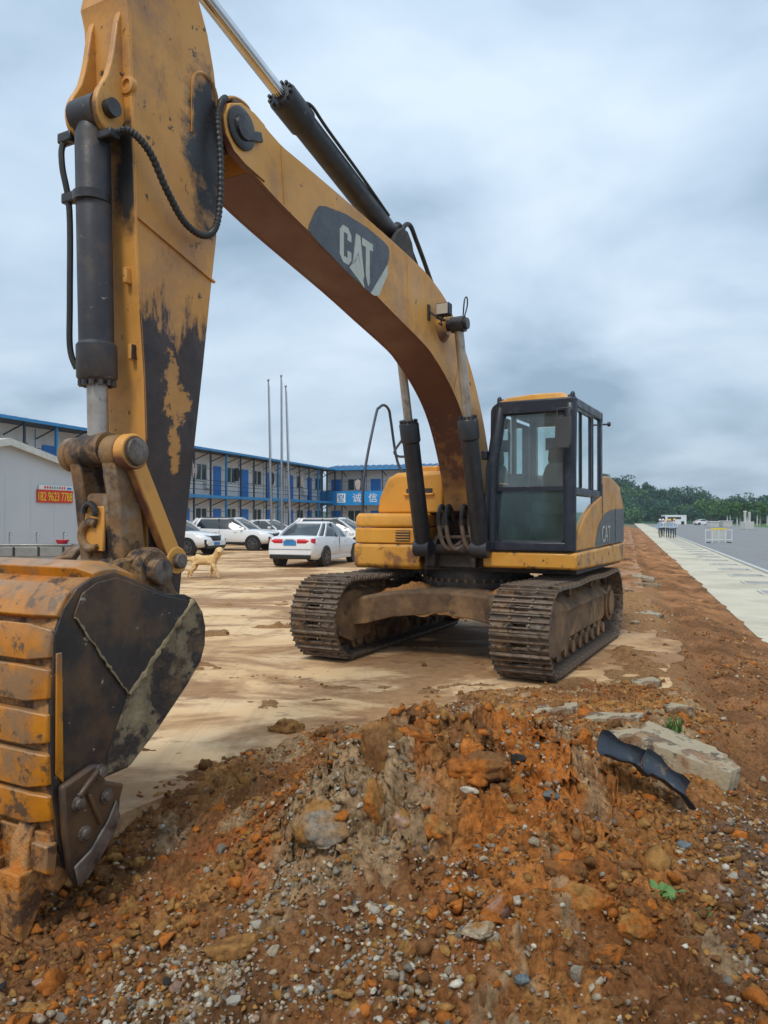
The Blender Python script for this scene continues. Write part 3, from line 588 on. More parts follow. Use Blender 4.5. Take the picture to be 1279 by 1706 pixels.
def track_path(t):
    a = math.pi * FR; l = FX - BX; P = 2 * a + 2 * l; t = (t % 1) * P
    if t < l:
        u = t / l; return BX + t, FZ + FR - 0.018 * math.sin(u * math.pi * 2) ** 2, 0.0
    t -= l
    if t < a: q = math.pi / 2 - t / FR; return FX + FR * math.cos(q), FZ + FR * math.sin(q), q - math.pi / 2
    t -= a
    if t < l: return FX - t, FZ - FR, math.pi
    t -= l
    q = -math.pi / 2 - t / FR; return BX + FR * math.cos(q), FZ + FR * math.sin(q), q - math.pi / 2
def make_track(yc, outer):
    b = MB(); w2 = 0.17
    prof = [(-0.95, 0.30), (1.35, 0.30), (1.52, 0.36), (1.60, 0.44), (1.60, 0.52), (1.40, 0.60), (1.15, 0.66), (0.5, 0.69), (-0.5, 0.69), (-0.95, 0.62), (-1.2, 0.56), (-1.22, 0.42)]
    b.prism(prof, yc - w2, yc + w2)
    o = b.build('crawler_track', 'track_frame', EX, bevel=0.02)
    o['label'] = 'muddy steel crawler track nearer the right of the picture' if yc > 0 else 'muddy steel crawler track on the left'
    n = 45
    for i in range(n):
        x, z, a = track_path((i + (0.3 if yc > 0 else 0.0)) / n)
        s = put('track_shoe', SHOE, o, (x, yc, z)); s.rotation_euler = (0, -a, 0)
    for i in range(8):
        x = -0.85 + i * 0.325
        MB().lathe((x, yc - 0.2, 0.20), (0, 1, 0), [(0, .03), (0, .07), (.04, .07), (.05, .115), (.08, .115), (.1, .095), (.3, .095), (.32, .115), (.35, .115), (.36, .07), (.4, .07), (.4, .03)], 16).build('track_roller', 'track_frame', o)
    for x in (-0.35, 0.75):
        MB().lathe((x, yc - 0.16, 0.80), (0, 1, 0), [(0, .02), (0, .05), (.05, .055), (.05, .07), (.27, .07), (.27, .055), (.32, .05), (.32, .02)], 14).build('carrier_roller', 'track_frame', o)
    MB().lathe((FX, yc - 0.15, FZ), (0, 1, 0), [(0, .05), (0, .13), (.06, .15), (.06, .30), (.09, .345), (.11, .365), (.19, .365), (.21, .345), (.24, .30), (.24, .15), (.3, .13), (.3, .05)], 32).build('idler_wheel', 'track_frame', o)
    g = MB(); pts = []
    for k in range(21):
        for da, r in ((-0.30, 0.325), (-0.12, 0.372), (0.12, 0.372), (0.30, 0.325)):
            q = 2 * math.pi * (k + da) / 21; pts.append((BX + r * math.cos(q), FZ + r * math.sin(q)))
    g.prism(pts, yc - 0.04, yc + 0.04); g.cyl((BX, yc - 0.2, FZ), (BX, yc + 0.2, FZ), 0.24, n=24); g.cyl((BX, yc + outer * 0.2, FZ), (BX, yc + outer * 0.23, FZ), 0.17, n=24)
    g.build('drive_sprocket', 'track_frame', o)
    # guard plates at the front yoke
    gp = MB()
    for sgn in (-1, 1):
        gp.prism([(1.05, 0.24), (1.62, 0.20), (1.90, 0.30), (2.00, 0.42), (2.02, 0.52), (1.97, 0.66), (1.80, 0.78), (1.55, 0.80), (1.25, 0.72), (1.05, 0.66)], yc + sgn * 0.19 - 0.014, yc + sgn * 0.19 + 0.014)
    gp.build('idler_guard', 'track_frame', o, bevel=0.008)
    # caked mud lying on the side frame
    mb = MB(); kx = 26
    rings = []
    for i in range(kx):
        x = -1.0 + i * 0.092; hh = 0.05 + 0.10 * rng.random() * (0.4 + abs(math.sin(i * 0.7)))
        rings.append([(x, yc - 0.23, 0.655), (x + rng.uniform(-.02, .02), yc - 0.17, 0.69 + hh * 0.5), (x, yc - 0.04 + rng.uniform(-.03, .03), 0.69 + hh), (x + rng.uniform(-.02, .02), yc + 0.12, 0.69 + hh * 0.7), (x, yc + 0.225 + rng.uniform(-.01, .01), 0.64)])
    mb.loft(rings); mb.build('caked_mud', 'track_frame', o, smooth=60)
make_track(1.19, 1); make_track(-1.19, -1)

# --- carbody between the tracks, swing bearing
def carbody():
    b = MB()
    def rg(y, x0, x1, zb, zt): return [(x0, y, zb), (x1, y, zb), (x1, y, zt), (x1 - 0.05, y, zt + 0.03), (x0 + 0.05, y, zt + 0.03), (x0, y, zt)]
    for sx in (1, -1):
        R_ = []
        for y, xc, hw, zb, zt in ((-1.06, 1.12, 0.30, 0.38, 0.66), (-0.85, 1.05, 0.28, 0.40, 0.70), (-0.6, 0.88, 0.26, 0.47, 0.745), (-0.3, 0.78, 0.26, 0.50, 0.765), (0, 0.75, 0.26, 0.51, 0.77), (0.3, 0.78, 0.26, 0.50, 0.765), (0.6, 0.88, 0.26, 0.47, 0.745), (0.85, 1.05, 0.28, 0.40, 0.70), (1.06, 1.12, 0.30, 0.38, 0.66)):
            R_.append(rg(y, 0.22 + sx * xc - hw, 0.22 + sx * xc + hw, zb, zt))
        b.loft(R_)
    b.box((0.22, 0, 0.64), (1.1, 1.3, 0.27))
    o = b.build('carbody', 'track_frame', EX, bevel=0.012)
    MB().lathe((0.1, 0, 0.76), (0, 0, 1), [(0, .70), (.03, .72), (.10, .72), (.10, .66), (.24, .66), (.24, .2)], 48).build('swing_bearing', 'dark_iron', o)
    bt = MB().cyl((0, 0, 0), (0, 0, 0.04), 0.022, n=6).mesh('bearing_bolt', 'track_frame')
    for k in range(40):
        q = 2 * math.pi * k / 40; put('bearing_bolt', bt, o, (0.1 + .69 * math.cos(q), .69 * math.sin(q), 0.858))
    # spilled soil heaped on the carbody deck
    xs_ = np.linspace(0.55, 1.28, 44); ys_ = np.linspace(-0.98, 0.95, 96); X, Y = np.meshgrid(xs_, ys_)
    Z = 0.735 + 0.06 * fbm(X, Y, 4, 4, 201) + 0.10 * np.exp(-((Y + 0.5) / 0.22) ** 2 - ((X - 0.85) / 0.2) ** 2) + 0.14 * np.exp(-((Y - 0.72) / 0.2) ** 2 - ((X - 0.9) / 0.25) ** 2) + 0.03 * fbm(X, Y, 14, 3, 203) - 0.22 * sstep(0.55, 1.0, np.abs(X - 0.9) / 0.36)
    m = MB(); ny, nx = X.shape; idx = np.arange(nx * ny).reshape(ny, nx)
    m.add(np.stack([X, Y, Z], -1).reshape(-1, 3).tolist(), np.stack([idx[:-1, :-1], idx[:-1, 1:], idx[1:, 1:], idx[1:, :-1]], -1).reshape(-1, 4).tolist())
    me = m.mesh('spilled_soil', 'clod', 180); a = me.color_attributes.new('Col', 'FLOAT_COLOR', 'POINT')
    f = np.clip(0.5 + fbm(X, Y, 3, 4, 207) * 1.4, 0, 1).reshape(-1, 1); cc = BROWN[None] * (1 - f) + OCHR[None] * f
    a.data.foreach_set('color', np.concatenate([cc, np.ones((len(cc), 1))], 1).reshape(-1)); put('spilled_soil', me, o)
carbody()

# --- revolving deck, boxes, hood, counterweight
def house():
    d = MB(); d.box((-0.55, 0.04, 1.035), (2.6, 2.76, 0.08))
    d.box((0.45, -0.02, 1.15), (0.75, 0.80, 0.22)); d.box((-0.2, 0.0, 1.25), (1.2, 0.9, 0.4))
    for y in (-0.26, 0.26): d.prism([(-0.3, 1.05), (0.95, 1.05), (0.95, 1.3), (0.62, 1.55), (0.5, 1.95), (0.1, 1.98), (-0.3, 1.5)], y - 0.03, y + 0.03)
    d.cyl((0.88, -0.45, 1.26), (0.88, 0.5, 1.26), 0.06)
    deck = d.build('deck_frame', 'dark_iron', EX, bevel=0.01)
    # right-hand boxes (left in the picture)
    b = MB(); b.prism([(-1.0, 1.0), (0.83, 1.0), (0.88, 1.04), (0.88, 1.29), (0.86, 1.305), (-1.0, 1.305)], -1.40, -0.47)
    sk = b.build('skirt', 'skirt_paint', EX, bevel=0.03)
    b = MB(); b.prism([(-0.05, 1.312), (0.85, 1.312), (0.865, 1.33), (0.865, 1.495), (0.85, 1.51), (-0.05, 1.51)], -1.385, -0.47)
    tb = b.build('toolbox', 'hood_paint', EX, bevel=0.02)
    b = MB(); b.prism([(-0.05, 1.518), (0.865, 1.518), (0.868, 1.60), (0.85, 1.66), (0.80, 1.695), (-0.05, 1.70)], -1.385, -0.47)
    ld = b.build('lid', 'hood_paint', tb, bevel=0.03, seg=3)
    b = MB(); b.prism([(0.862, 1.345), (0.872, 1.345), (0.872, 1.48), (0.862, 1.48)], -0.80, -0.60); b.build('vent_recess', 'cab_black', tb)
    for i in range(4): MB().box((0.872, -0.70, 1.365 + i * 0.033), (0.02, 0.195, 0.013)).build('vent_slat', 'hood_paint', tb)
    b = MB(); R_ = []
    for y in (-1.22, -1.19, -1.08, -0.96): 
        t = (y + 1.22) / 0.26; zt = 1.70 + (2.22 - 1.70) * math.sqrt(min(1, max(0.02, 1 - (1 - t) ** 2)))
        R_.append([(0.55, y, 1.70), (0.55, y, zt - 0.04), (0.51, y, zt), (-0.4, y, zt), (-0.4, y, 1.70)])
    for y in (-0.7, -0.30): R_.append([(0.55, y, 1.70), (0.55, y, 2.19), (0.51, y, 2.23), (-0.4, y, 2.23), (-0.4, y, 1.70)])
    b.loft(R_); tk = b.build('tank_cover', 'hood_paint', EX, bevel=0.02)
    MB().box((0.556, -0.62, 1.98), (0.02, 0.36, 0.06)).build('grab_recess', 'dark_iron', tk)
    MB().box((0.57, -0.62, 1.935), (0.05, 0.42, 0.03)).build('grab_handle', 'hood_paint', tk, bevel=0.01)
    MB().box((0.15, -0.62, 2.27), (0.25, 0.26, 0.09)).build('filler_box', 'hood_paint', tk, bevel=0.02)
    b = MB(); b.prism([(-0.45, 1.1), (-1.75, 1.1), (-1.75, 2.14), (-1.6, 2.2), (-0.55, 2.2), (-0.45, 2.12)], -1.30, 1.30); b.build('engine_hood', 'yellow_paint', EX, bevel=0.03)
    # counterweight: rounded in plan
    pl = [(-1.70, -1.38), (-1.70, 1.42)] + [(-1.9 - 0.75 * math.sin(q), 1.42 * math.cos(q)) for q in [R(8 + i * 8.2) for i in range(21)]]
    cw = MB(); rings = []
    for z, s in ((1.03, 0.97), (1.10, 1.0), (1.95, 1.0), (2.08, 0.97), (2.15, 0.9)):
        rings.append([(-1.70 + (x + 1.70) * s, y * (0.5 + 0.5 * s) if s < 1 else y, z) for x, y in pl])
    cw.loft(rings); cw.build('counterweight', 'yellow_paint', EX, bevel=0.02)
    # left side: yellow arched flank with grey panel, skirt under the cab
    b = MB(); b.prism([(-1.95, 1.045), (-1.75, 1.02), (0.93, 1.06), (0.99, 1.075), (0.99, 1.252), (-1.95, 1.285)], 1.36, 1.475)
    b.box((0.945, 0.94, 1.16), (0.10, 1.09, 0.19))
    b.box((0.2, 0.94, 1.13), (1.45, 1.0, 0.1))
    b.build('cab_skirt', 'skirt_paint', EX, bevel=0.03)
    arc_o = [(0.90, 1.27), (0.80, 1.45), (0.66, 1.56), (0.48, 1.66), (0.07, 1.80), (-0.25, 1.87), (-0.46, 1.925), (-0.48, 2.16), (-0.8, 2.18), (-1.05, 2.175), (-1.4, 2.12), (-1.62, 2.04), (-1.82, 1.92), (-1.94, 1.77), (-1.96, 1.29)]
    fl = MB().prism(arc_o, 1.38, 1.455).build('flank_panel', 'yellow_paint', EX, bevel=0.02)
    arc_i = [(-0.02, 1.295), (-0.12, 1.42), (-0.24, 1.545), (-0.42, 1.63), (-0.64, 1.695), (-0.9, 1.73), (-1.155, 1.747), (-1.90, 1.765), (-1.90, 1.295)]
    gp = MB().prism(arc_i, 1.455, 1.462).build('grey_panel', 'logo_grey', fl)
    MB().box((-1.27, 1.464, 1.53), (0.014, 0.004, 0.46)).build('door_seam', 'cab_black', fl)
    for k in range(5): MB().bar((-0.95 - k * 0.1, 1.33, 2.183), (-1.05 - k * 0.1, 1.10, 2.205), 0.03, 0.012).build('louvre', 'cab_black', fl)
    me = text_mesh('flank_lettering', 'CAT', 0.30, 'logo_white', 0.001, sx=0.9)
    t = put('flank_lettering', me, fl, (-0.38, 1.466, 1.33)); t.rotation_euler = (R(90), 0, R(180))
    # handrails on the right-hand side
    MB().tube(spline([(0.55, -1.32, 1.06), (0.60, -1.40, 1.14), (0.62, -1.41, 1.6), (0.58, -1.41, 2.21), (0.27, -1.41, 3.02), (0.16, -1.41, 3.15), (0.02, -1.41, 3.20), (-0.12, -1.41, 3.15), (-0.18, -1.41, 3.0), (-0.33, -1.38, 2.43), (-0.36, -1.2, 2.15)], 6), 0.019, 10).build('handrail', 'steel_dark', EX)
    MB().tube(spline([(0.05, -1.10, 2.72), (0.12, -1.16, 2.60), (0.16, -1.18, 2.52), (0.13, -1.13, 2.47), (0.1, -1.02, 2.46), (0.08, -0.95, 2.40), (0.08, -0.93, 2.2)], 6), 0.017, 8).build('exhaust_hook', 'steel_dark', EX)
house()

# --- cab
def cab():
    x0, x1 = -0.52, 1.0; yi0, yi1, yo = 0.42, 0.52, 1.455; z0, z1 = 1.26, 2.97
    # frame from pillars and rails
    b = MB()
    def pil(p, q, wx, wy): b.bar(p, q, wy, wx, (1, 0, 0))
    A0, A1 = (x1 - 0.05, yi0 + 0.06, z0), (x1 - 0.12, yi1 + 0.06, z1 - 0.08)
    b.tube([A0, (x1 - 0.06, yi0 + 0.075, 2.2), A1, (x1 - 0.18, yi1 + 0.10, z1)], 0.075, 12)
    b.tube([(x1 - 0.05, yo - 0.065, z0), (x1 - 0.06, yo - 0.065, 2.2), (x1 - 0.12, yo - 0.07, z1 - 0.08), (x1 - 0.20, yo - 0.09, z1)], 0.075, 12)
    b.box((x1 - 0.05, (yi0 + yo) / 2, z0 + 0.055), (0.13, yo - yi0 - 0.05, 0.11))
    b.box((x1 - 0.125, (yi1 + yo) / 2, z1 - 0.075), (0.14, yo - yi1 - 0.05, 0.16))
    for y in (yi1 + 0.05, yo - 0.045): b.box(((x0 + x1) / 2 - 0.06, y, z1 - 0.05), (x1 - x0 - 0.12, 0.085, 0.11))
    for y in (yi1 + 0.05, yo - 0.05): b.box((x0 + 0.06, y, (z0 + z1) / 2), (0.12, 0.09, z1 - z0))
    b.box((x0 + 0.05, (yi1 + yo) / 2, z1 - 0.07), (0.1, yo - yi1, 0.14)); b.box((x0 + 0.05, (yi1 + yo) / 2, 1.72), (0.1, yo - yi1, 0.92 - 0.2))
    b.box((0.02, yo - 0.035, 2.38), (0.07, 0.055, 1.0))              # B pillar
    b.box((0.25, yo - 0.035, 1.93), (1.45, 0.05, 0.09))              # door belt
    b.box((0.25, yo - 0.035, 1.30), (1.45, 0.05, 0.10))
    b.box((-0.2, yo - 0.04, 1.62), (0.5, 0.04, 0.6))
    b.box((0.24, 0.95, z0 - 0.0), (1.4, 0.95, 0.06))                 # floor
    b.box((0.24, yi0 + 0.1, 1.63), (1.36, 0.04, 0.70)); b.box((0.24, yi0 + 0.12, 2.0), (1.36, 0.05, 0.07))
    b.box((0.28, yi1 + 0.02, 2.45), (0.10, 0.05, 0.9))
    c = b.build('cab', 'cab_black', EX, bevel=0.018)
    # rounded inner gasket of the windscreen: corner fillets
    fm = MB()
    wz0, wz1, wy0, wy1 = 1.36, 2.83, 0.575, 1.385
    def rr(y0, y1, z0_, z1_, r, n=6):
        o = []
        for cy, cz, a0 in ((y1 - r, z1_ - r, 0), (y0 + r, z1_ - r, 90), (y0 + r, z0_ + r, 180), (y1 - r, z0_ + r, 270)):
            for i in range(n + 1):
                a = R(a0 + 90 * i / n); o.append((cy + r * math.cos(a), cz + r * math.sin(a)))
        return o
    def xof(z): return x1 - 0.005 - 0.075 * max(0, (z - 2.1)) / 0.9
    inn = rr(wy0, wy1, wz0, wz1, 0.11); out = rr(wy0 - 0.10, wy1 + 0.055, wz0 - 0.10, wz1 + 0.13, 0.10); n = len(inn)
    vs = [(xof(z) + 0.0, y, z) for y, z in inn] + [(xof(z), y, z) for y, z in out] + [(xof(z) - 0.05, y, z) for y, z in inn] + [(xof(z) - 0.07, y, z) for y, z in out]
    fm.add(vs, [(i, (i + 1) % n, n + (i + 1) % n, n + i) for i in range(n)] + [(i, 2 * n + i, 2 * n + (i + 1) % n, (i + 1) % n) for i in range(n)] + [(n + i, n + (i + 1) % n, 3 * n + (i + 1) % n, 3 * n + i) for i in range(n)])
    fm.build('windscreen_frame', 'cab_black', c, smooth=40)
    g = MB(); g.add([(xof(2.83) - 0.03, wy0, 2.84), (xof(2.83) - 0.03, wy1, 2.84), (xof(1.99) - 0.03, wy1, 1.98), (xof(1.99) - 0.03, wy0, 1.98)], [(0, 1, 2, 3)]); g.build('windscreen', 'cab_glass', c)
    g = MB(); g.add([(x1 - 0.035, wy0, 1.95), (x1 - 0.035, wy1, 1.95), (x1 - 0.035, wy1, 1.34), (x1 - 0.035, wy0, 1.34)], [(0, 1, 2, 3)]); g.build('lower_windscreen', 'cab_glass_low', c)
    MB().box((x1 - 0.03, 0.98, 1.965), (0.04, 0.84, 0.045)).build('glazing_bar', 'cab_black', c)
    MB().box((x1 - 0.02, 0.98, 1.375), (0.03, 0.66, 0.02)).build('wiper', 'steel_dark', c)
    for (a, d, e, f, nm) in ((0.08, 0.90, 1.98, 2.85, 'door_window'), (-0.44, -0.03, 1.98, 2.85, 'rear_side_window'), (0.06, 0.90, 1.36, 1.88, 'lower_door_window')):
        g = MB(); g.add([(a, yo - 0.03, e), (d, yo - 0.03, e), (d - (0.06 if d > .5 else 0), yo - 0.03, f), (a, yo - 0.03, f)], [(0, 1, 2, 3)]); g.build(nm, 'cab_glass', c)
        if nm == 'door_window':
            w = MB(); w.box((a + 0.02, yo - 0.022, (e + f) / 2), (0.03, 0.02, f - e)); w.box(((a + d) / 2 + .1, yo - 0.022, (e + f) / 2), (0.025, 0.02, f - e)); w.box(((a + d) / 2, yo - 0.022, f), (d - a - .06, 0.02, 0.03)); w.build('window_track', 'cab_black', c)
    g = MB(); g.add([(x0 + 0.03, yi1 + 0.1, 2.10), (x0 + 0.03, yo - 0.1, 2.10), (x0 + 0.03, yo - 0.1, 2.82), (x0 + 0.03, yi1 + 0.1, 2.82)], [(0, 1, 2, 3)]); g.build('rear_window', 'cab_glass', c)
    for a, d in ((0.34, 0.86), (-0.44, 0.22)):
        g = MB(); g.add([(a, yi1, 2.05), (d, yi1, 2.05), (d, yi1, 2.84), (a, yi1, 2.84)], [(0, 1, 2, 3)]); g.build('inner_side_window', 'cab_glass', c)
    r_ = MB(); r_.loft([[(x0 + 0.02, y, z1 + 0.004), (x0 + 0.1, y, zt), (0.5, y, zt + 0.01), (x1 - 0.16, y, zt - 0.008), (x1 - 0.10, y, zt - 0.03), (x1 - 0.09, y, z1 + 0.004)] for y, zt in ((0.56, z1 + 0.035), (0.66, z1 + 0.07), (0.95, z1 + 0.09), (1.28, z1 + 0.085), (1.37, z1 + 0.035))]); r_.build('cab_roof', 'hood_paint', c, bevel=0.015)
    MB().box((0.2, 0.98, z1 - 0.01), (1.3, 0.86, 0.03)).build('headliner', 'cab_trim', c)
    MB().box((x0 + 0.06, 0.98, 2.6), (0.02, 0.5, 0.16)).build('sun_blind', 'cab_blue', c)
    for y in (0.55, 1.40): MB().lathe((x1 - 0.16, y, z1 - 0.01), (0, 0, 1), [(0, .03), (.06, .028), (.08, .02), (.09, .005)], 10).build('roof_bolt', 'cab_black', c)
    MB().lathe((x0 + 0.02, yo + 0.0, 2.82), (0, 1, 0), [(0, .012), (.06, .012), (.06, .03), (.09, .03), (.1, .01)], 10).build('marker_knob', 'cab_black', c)
    # mirror hanging in front of the screen's upper corner
    m = MB(); m.prism([(1.295, 2.44), (1.32, 2.39), (1.43, 2.39), (1.455, 2.44), (1.46, 2.72), (1.30, 2.72)], 1.14, 1.20, 'yz'); m.tube([(1.10, 1.45, 2.84), (1.16, 1.45, 2.80), (1.17, 1.44, 2.72)], 0.012, 8); m.tube([(0.93, 1.40, 2.84), (1.10, 1.45, 2.84)], 0.012, 8); m.tube([(1.16, 1.45, 2.82), (1.16, 1.31, 2.82), (1.17, 1.31, 2.72)], 0.008, 6); m.build('mirror', 'cab_trim', c, bevel=0.008)
    # side rail and lamp on inner pillar
    MB().box((x1 - 0.03, yi1 - 0.10, 2.36), (0.10, 0.07, 0.10)).build('pillar_lamp', 'cab_black', c, bevel=0.01)
    # seat and consoles
    s = MB(); s.box((0.05, 1.0, 1.75), (0.52, 0.50, 0.14)); s.loft([[(-0.22 + d - 0.06, 1.0 - w2, z), (-0.22 + d + 0.06, 1.0 - w2, z), (-0.22 + d + 0.08, 1.0, z), (-0.22 + d + 0.06, 1.0 + w2, z), (-0.22 + d - 0.06, 1.0 + w2, z)] for z, w2, d in ((1.76, .24, 0.02), (1.95, .26, 0), (2.15, .25, -.03), (2.28, .21, -.05), (2.34, .17, -0.06))]); s.build('seat', 'seat_light', c, bevel=0.02)
    MB().loft([[(-0.33, 1.0 - w2, z), (-0.21, 1.0 - w2, z), (-0.21, 1.0 + w2, z), (-0.33, 1.0 + w2, z)] for z, w2 in ((2.32, .15), (2.36, .18), (2.50, .17), (2.56, .12))]).build('headrest', 'seat_fabric', c, bevel=0.03)
    for y in (0.70, 1.30): MB().box((0.2, y, 1.72), (0.6, 0.14, 0.40)).build('console', 'cab_trim', c, bevel=0.03)
    for y in (0.72, 1.28): MB().tube([(0.42, y, 1.9), (0.44, y, 2.02), (0.42, y, 2.12)], [0.03, 0.02, 0.035], 10).build('joystick', 'cab_black', c)
    MB().box((0.72, 0.72, 2.02), (0.08, 0.2, 0.26)).build('monitor', 'cab_trim', c, bevel=0.02)
cab()

# --- boom
def boom():
    top = [(5.02, 4.44), (4.72, 4.36), (4.43, 4.34), (3.70, 4.295), (2.88, 4.235), (2.25, 4.17), (1.96, 4.11), (1.68, 4.02), (1.45, 3.88), (1.14, 3.62), (0.85, 3.32), (0.60, 2.98), (0.40, 2.62), (0.22, 2.2), (0.16, 1.9)]
    low = [(0.66, 1.72), (0.72, 2.0), (0.84, 2.28), (0.98, 2.53), (1.17, 2.79), (1.40, 3.00), (1.70, 3.19), (1.95, 3.31), (2.20, 3.405), (2.88, 3.555), (3.45, 3.68), (4.30, 3.84), (4.72, 3.93), (5.04, 4.02)]
    foot = [(0.20, 1.74), (0.30, 1.66), (0.44, 1.63), (0.58, 1.66)]
    T = resample(top, 3); Lw = resample(low, 3); W = 0.225
    poly = T + foot + Lw
    b = MB()
    # hollow-looking box: side plates a little proud of the flanges
    b.prism(poly, -W + 0.03, W - 0.03)
    def inset(poly, d):
        n = len(poly); o = []
        for i in range(n):
            p, q, r = Vector(poly[i - 1]), Vector(poly[i]), Vector(poly[(i + 1) % n]); t = (r - p).normalized(); o.append(tuple(q - Vector((-t.y, t.x)) * d))
        return o
    P2 = inset(poly, -0.012)
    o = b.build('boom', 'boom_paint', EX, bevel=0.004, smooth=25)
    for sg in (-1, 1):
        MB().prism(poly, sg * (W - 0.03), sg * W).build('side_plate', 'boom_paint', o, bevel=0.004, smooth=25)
        # fork ear and pin boss
        ear = [(4.90, 4.40), (5.02, 4.43), (5.16, 4.43), (5.28, 4.37), (5.34, 4.26), (5.32, 4.15), (5.24, 4.07), (5.12, 4.03), (4.90, 4.0)]
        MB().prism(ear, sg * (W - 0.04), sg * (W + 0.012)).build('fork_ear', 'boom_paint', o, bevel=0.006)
        MB().lathe((5.17, sg * (W + 0.008), 4.25), (0, sg, 0), [(0, .14), (.02, .14), (.03, .12), (.03, .085), (.05, .08), (.055, .02)], 24).build('pin_boss', 'grease_black', o)
        MB().box((5.08, sg * (W + 0.035), 4.235), (0.22, 0.03, 0.07), Matrix.Rotation(R(20), 3, 'Y')).build('pin_retainer', 'grease_black', o, bevel=0.01)
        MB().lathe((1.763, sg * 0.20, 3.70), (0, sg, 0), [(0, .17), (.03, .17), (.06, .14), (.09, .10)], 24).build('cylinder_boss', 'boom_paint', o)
    MB().cyl((1.763, -0.50, 3.70), (1.763, 0.52, 3.70), 0.06, n=16).build('cylinder_pin', 'grease_black', o)
    # weld seams
    for xa, za, xb, zb in ((4.70, 4.34, 4.66, 3.94), (2.62, 4.20, 2.60, 3.52), (1.20, 3.62, 1.44, 3.06)):
        MB().tube([(xa, W + 0.001, za), (xb, W + 0.001, zb)], 0.006, 6).build('weld_seam', 'boom_paint', o)
    # stick cylinder foot bracket
    for y in (-0.13, 0.13): MB().prism([(2.25, 4.16), (2.85, 4.22), (2.68, 4.42), (2.58, 4.50), (2.46, 4.50), (2.36, 4.42)], y - 0.025, y + 0.025).build('bracket', 'dark_iron', o, bevel=0.006)
    # badge on the left face
    bd = [(4.19, 4.10), (4.24, 4.05), (4.335, 3.90), (4.345, 3.86), (4.30, 3.835), (4.12, 3.785), (3.75, 3.70), (3.36, 3.632), (3.04, 3.985), (3.005, 4.05), (3.0, 4.12), (3.03, 4.155), (3.12, 4.175), (3.44, 4.195), (3.8, 4.18), (4.1, 4.13)]
    bg = MB().prism(bd, W, W + 0.003).build('badge', 'logo_black', o, smooth=0)
    MB().prism([(3.36, 3.632), (3.29, 3.628), (3.20, 3.655), (3.03, 3.90), (3.035, 3.985)], W, W + 0.0035).build('badge_stripe', 'logo_white', bg, smooth=0)
    # letters (x runs backwards along the boom)
    def glyph(polys):
        for p in polys: MB().prism(p, W + 0.003, W + 0.0055).build('letter', 'logo_white', bg, smooth=0)
    def LX(u): return 3.885 - u            # u to the right as read
    Z0, Z1 = 3.765, 4.075
    def cshape():
        o_ = []; w_, h_ = 0.185, Z1 - Z0; st = 0.062
        def q(u, v): return (LX(u), Z0 + v)
        outer = [(w_, h_ * .66), (w_, h_ - .05), (w_ - .05, h_), (.05, h_), (0, h_ - .05), (0, .05), (.05, 0), (w_ - .05, 0), (w_, .05), (w_, h_ * .38)]
        inner = [(w_ - st, h_ * .38), (w_ - st, .055), (st, .055), (st, h_ - .055), (w_ - st, h_ - .055), (w_ - st, h_ * .66)]
        return [q(*p) for p in outer + inner]
    def q(u, v): return (LX(u), Z0 + v)
    hh = Z1 - Z0
    A1 = [q(.265, hh), q(.335, hh), q(.405, -0.02), q(.385, -0.06), q(.300, .165), q(.265, .075), q(.205, .02)]
    T_ = [q(.37, hh), q(.56, hh), q(.56, hh - .065), q(.505, hh - .065), q(.505, -.05), q(.475, -.085), q(.435, .0), q(.435, hh - .065), q(.37, hh - .065)]
    tri = [q(.30, .135), q(.415, -.12), q(.155, -.015)]
    glyph([cshape(), A1, T_, tri])
    # work lamp on a bracket
    l = MB(); l.bar((2.12, W, 3.78), (2.12, W + 0.10, 3.70), 0.03, 0.02); l.bar((2.12, W + 0.10, 3.70), (1.98, W + 0.12, 3.70), 0.03, 0.02); l.box((2.13, W + 0.008, 3.76), (0.05, 0.016, 0.16)); lo = l.build('lamp_bracket', 'dark_iron', o)
    MB().box((2.02, W + 0.13, 3.80), (0.10, 0.15, 0.13)).build('work_lamp', 'cab_black', o, bevel=0.012)
    MB().box((2.073, W + 0.13, 3.80), (0.006, 0.125, 0.105)).build('lamp_lens', 'lamp_glass', o)
    MB().tube(spline([(2.0, W + 0.12, 3.74), (2.05, W + 0.11, 3.68), (1.98, W + 0.09, 3.65), (1.95, W + 0.04, 3.69)], 5), 0.008, 6).build('lamp_cable', 'rubber_hose', o)
    # hoses and pipes along the top
    for k, y in enumerate((-0.07, 0.03, 0.13)):
        MB().tube(spline([(2.62, y, 4.32), (2.50, y, 4.60 - .03 * k), (2.36, y, 4.60), (2.22, y, 4.50), (2.05, y, 4.36), (1.86, y, 4.19), (1.70, y, 4.06)], 6), 0.024, 8).build('hydraulic_hose', 'rubber_hose', o)
    for y in (-0.1, 0.12):
        MB().tube(spline([(1.62, y, 4.02), (1.50, y, 3.95), (1.20, y, 3.70), (0.88, y, 3.38), (0.62, y, 3.05), (0.40, y, 2.68)], 5), 0.020, 8).build('steel_pipe', 'yellow_paint', o)
    MB().tube(spline([(5.20, 0.10, 4.46), (5.10, 0.12, 4.52), (4.98, 0.13, 4.52), (4.90, 0.13, 4.46), (4.72, 0.13, 4.40), (4.40, 0.12, 4.37), (3.5, 0.12, 4.31), (2.7, 0.12, 4.26)], 5), 0.018, 8).build('steel_pipe', 'boom_paint', o)
    MB().box((5.08, 0.10, 4.47), (0.10, 0.10, 0.07)).build('pipe_clamp', 'link_paint', o, bevel=0.01)
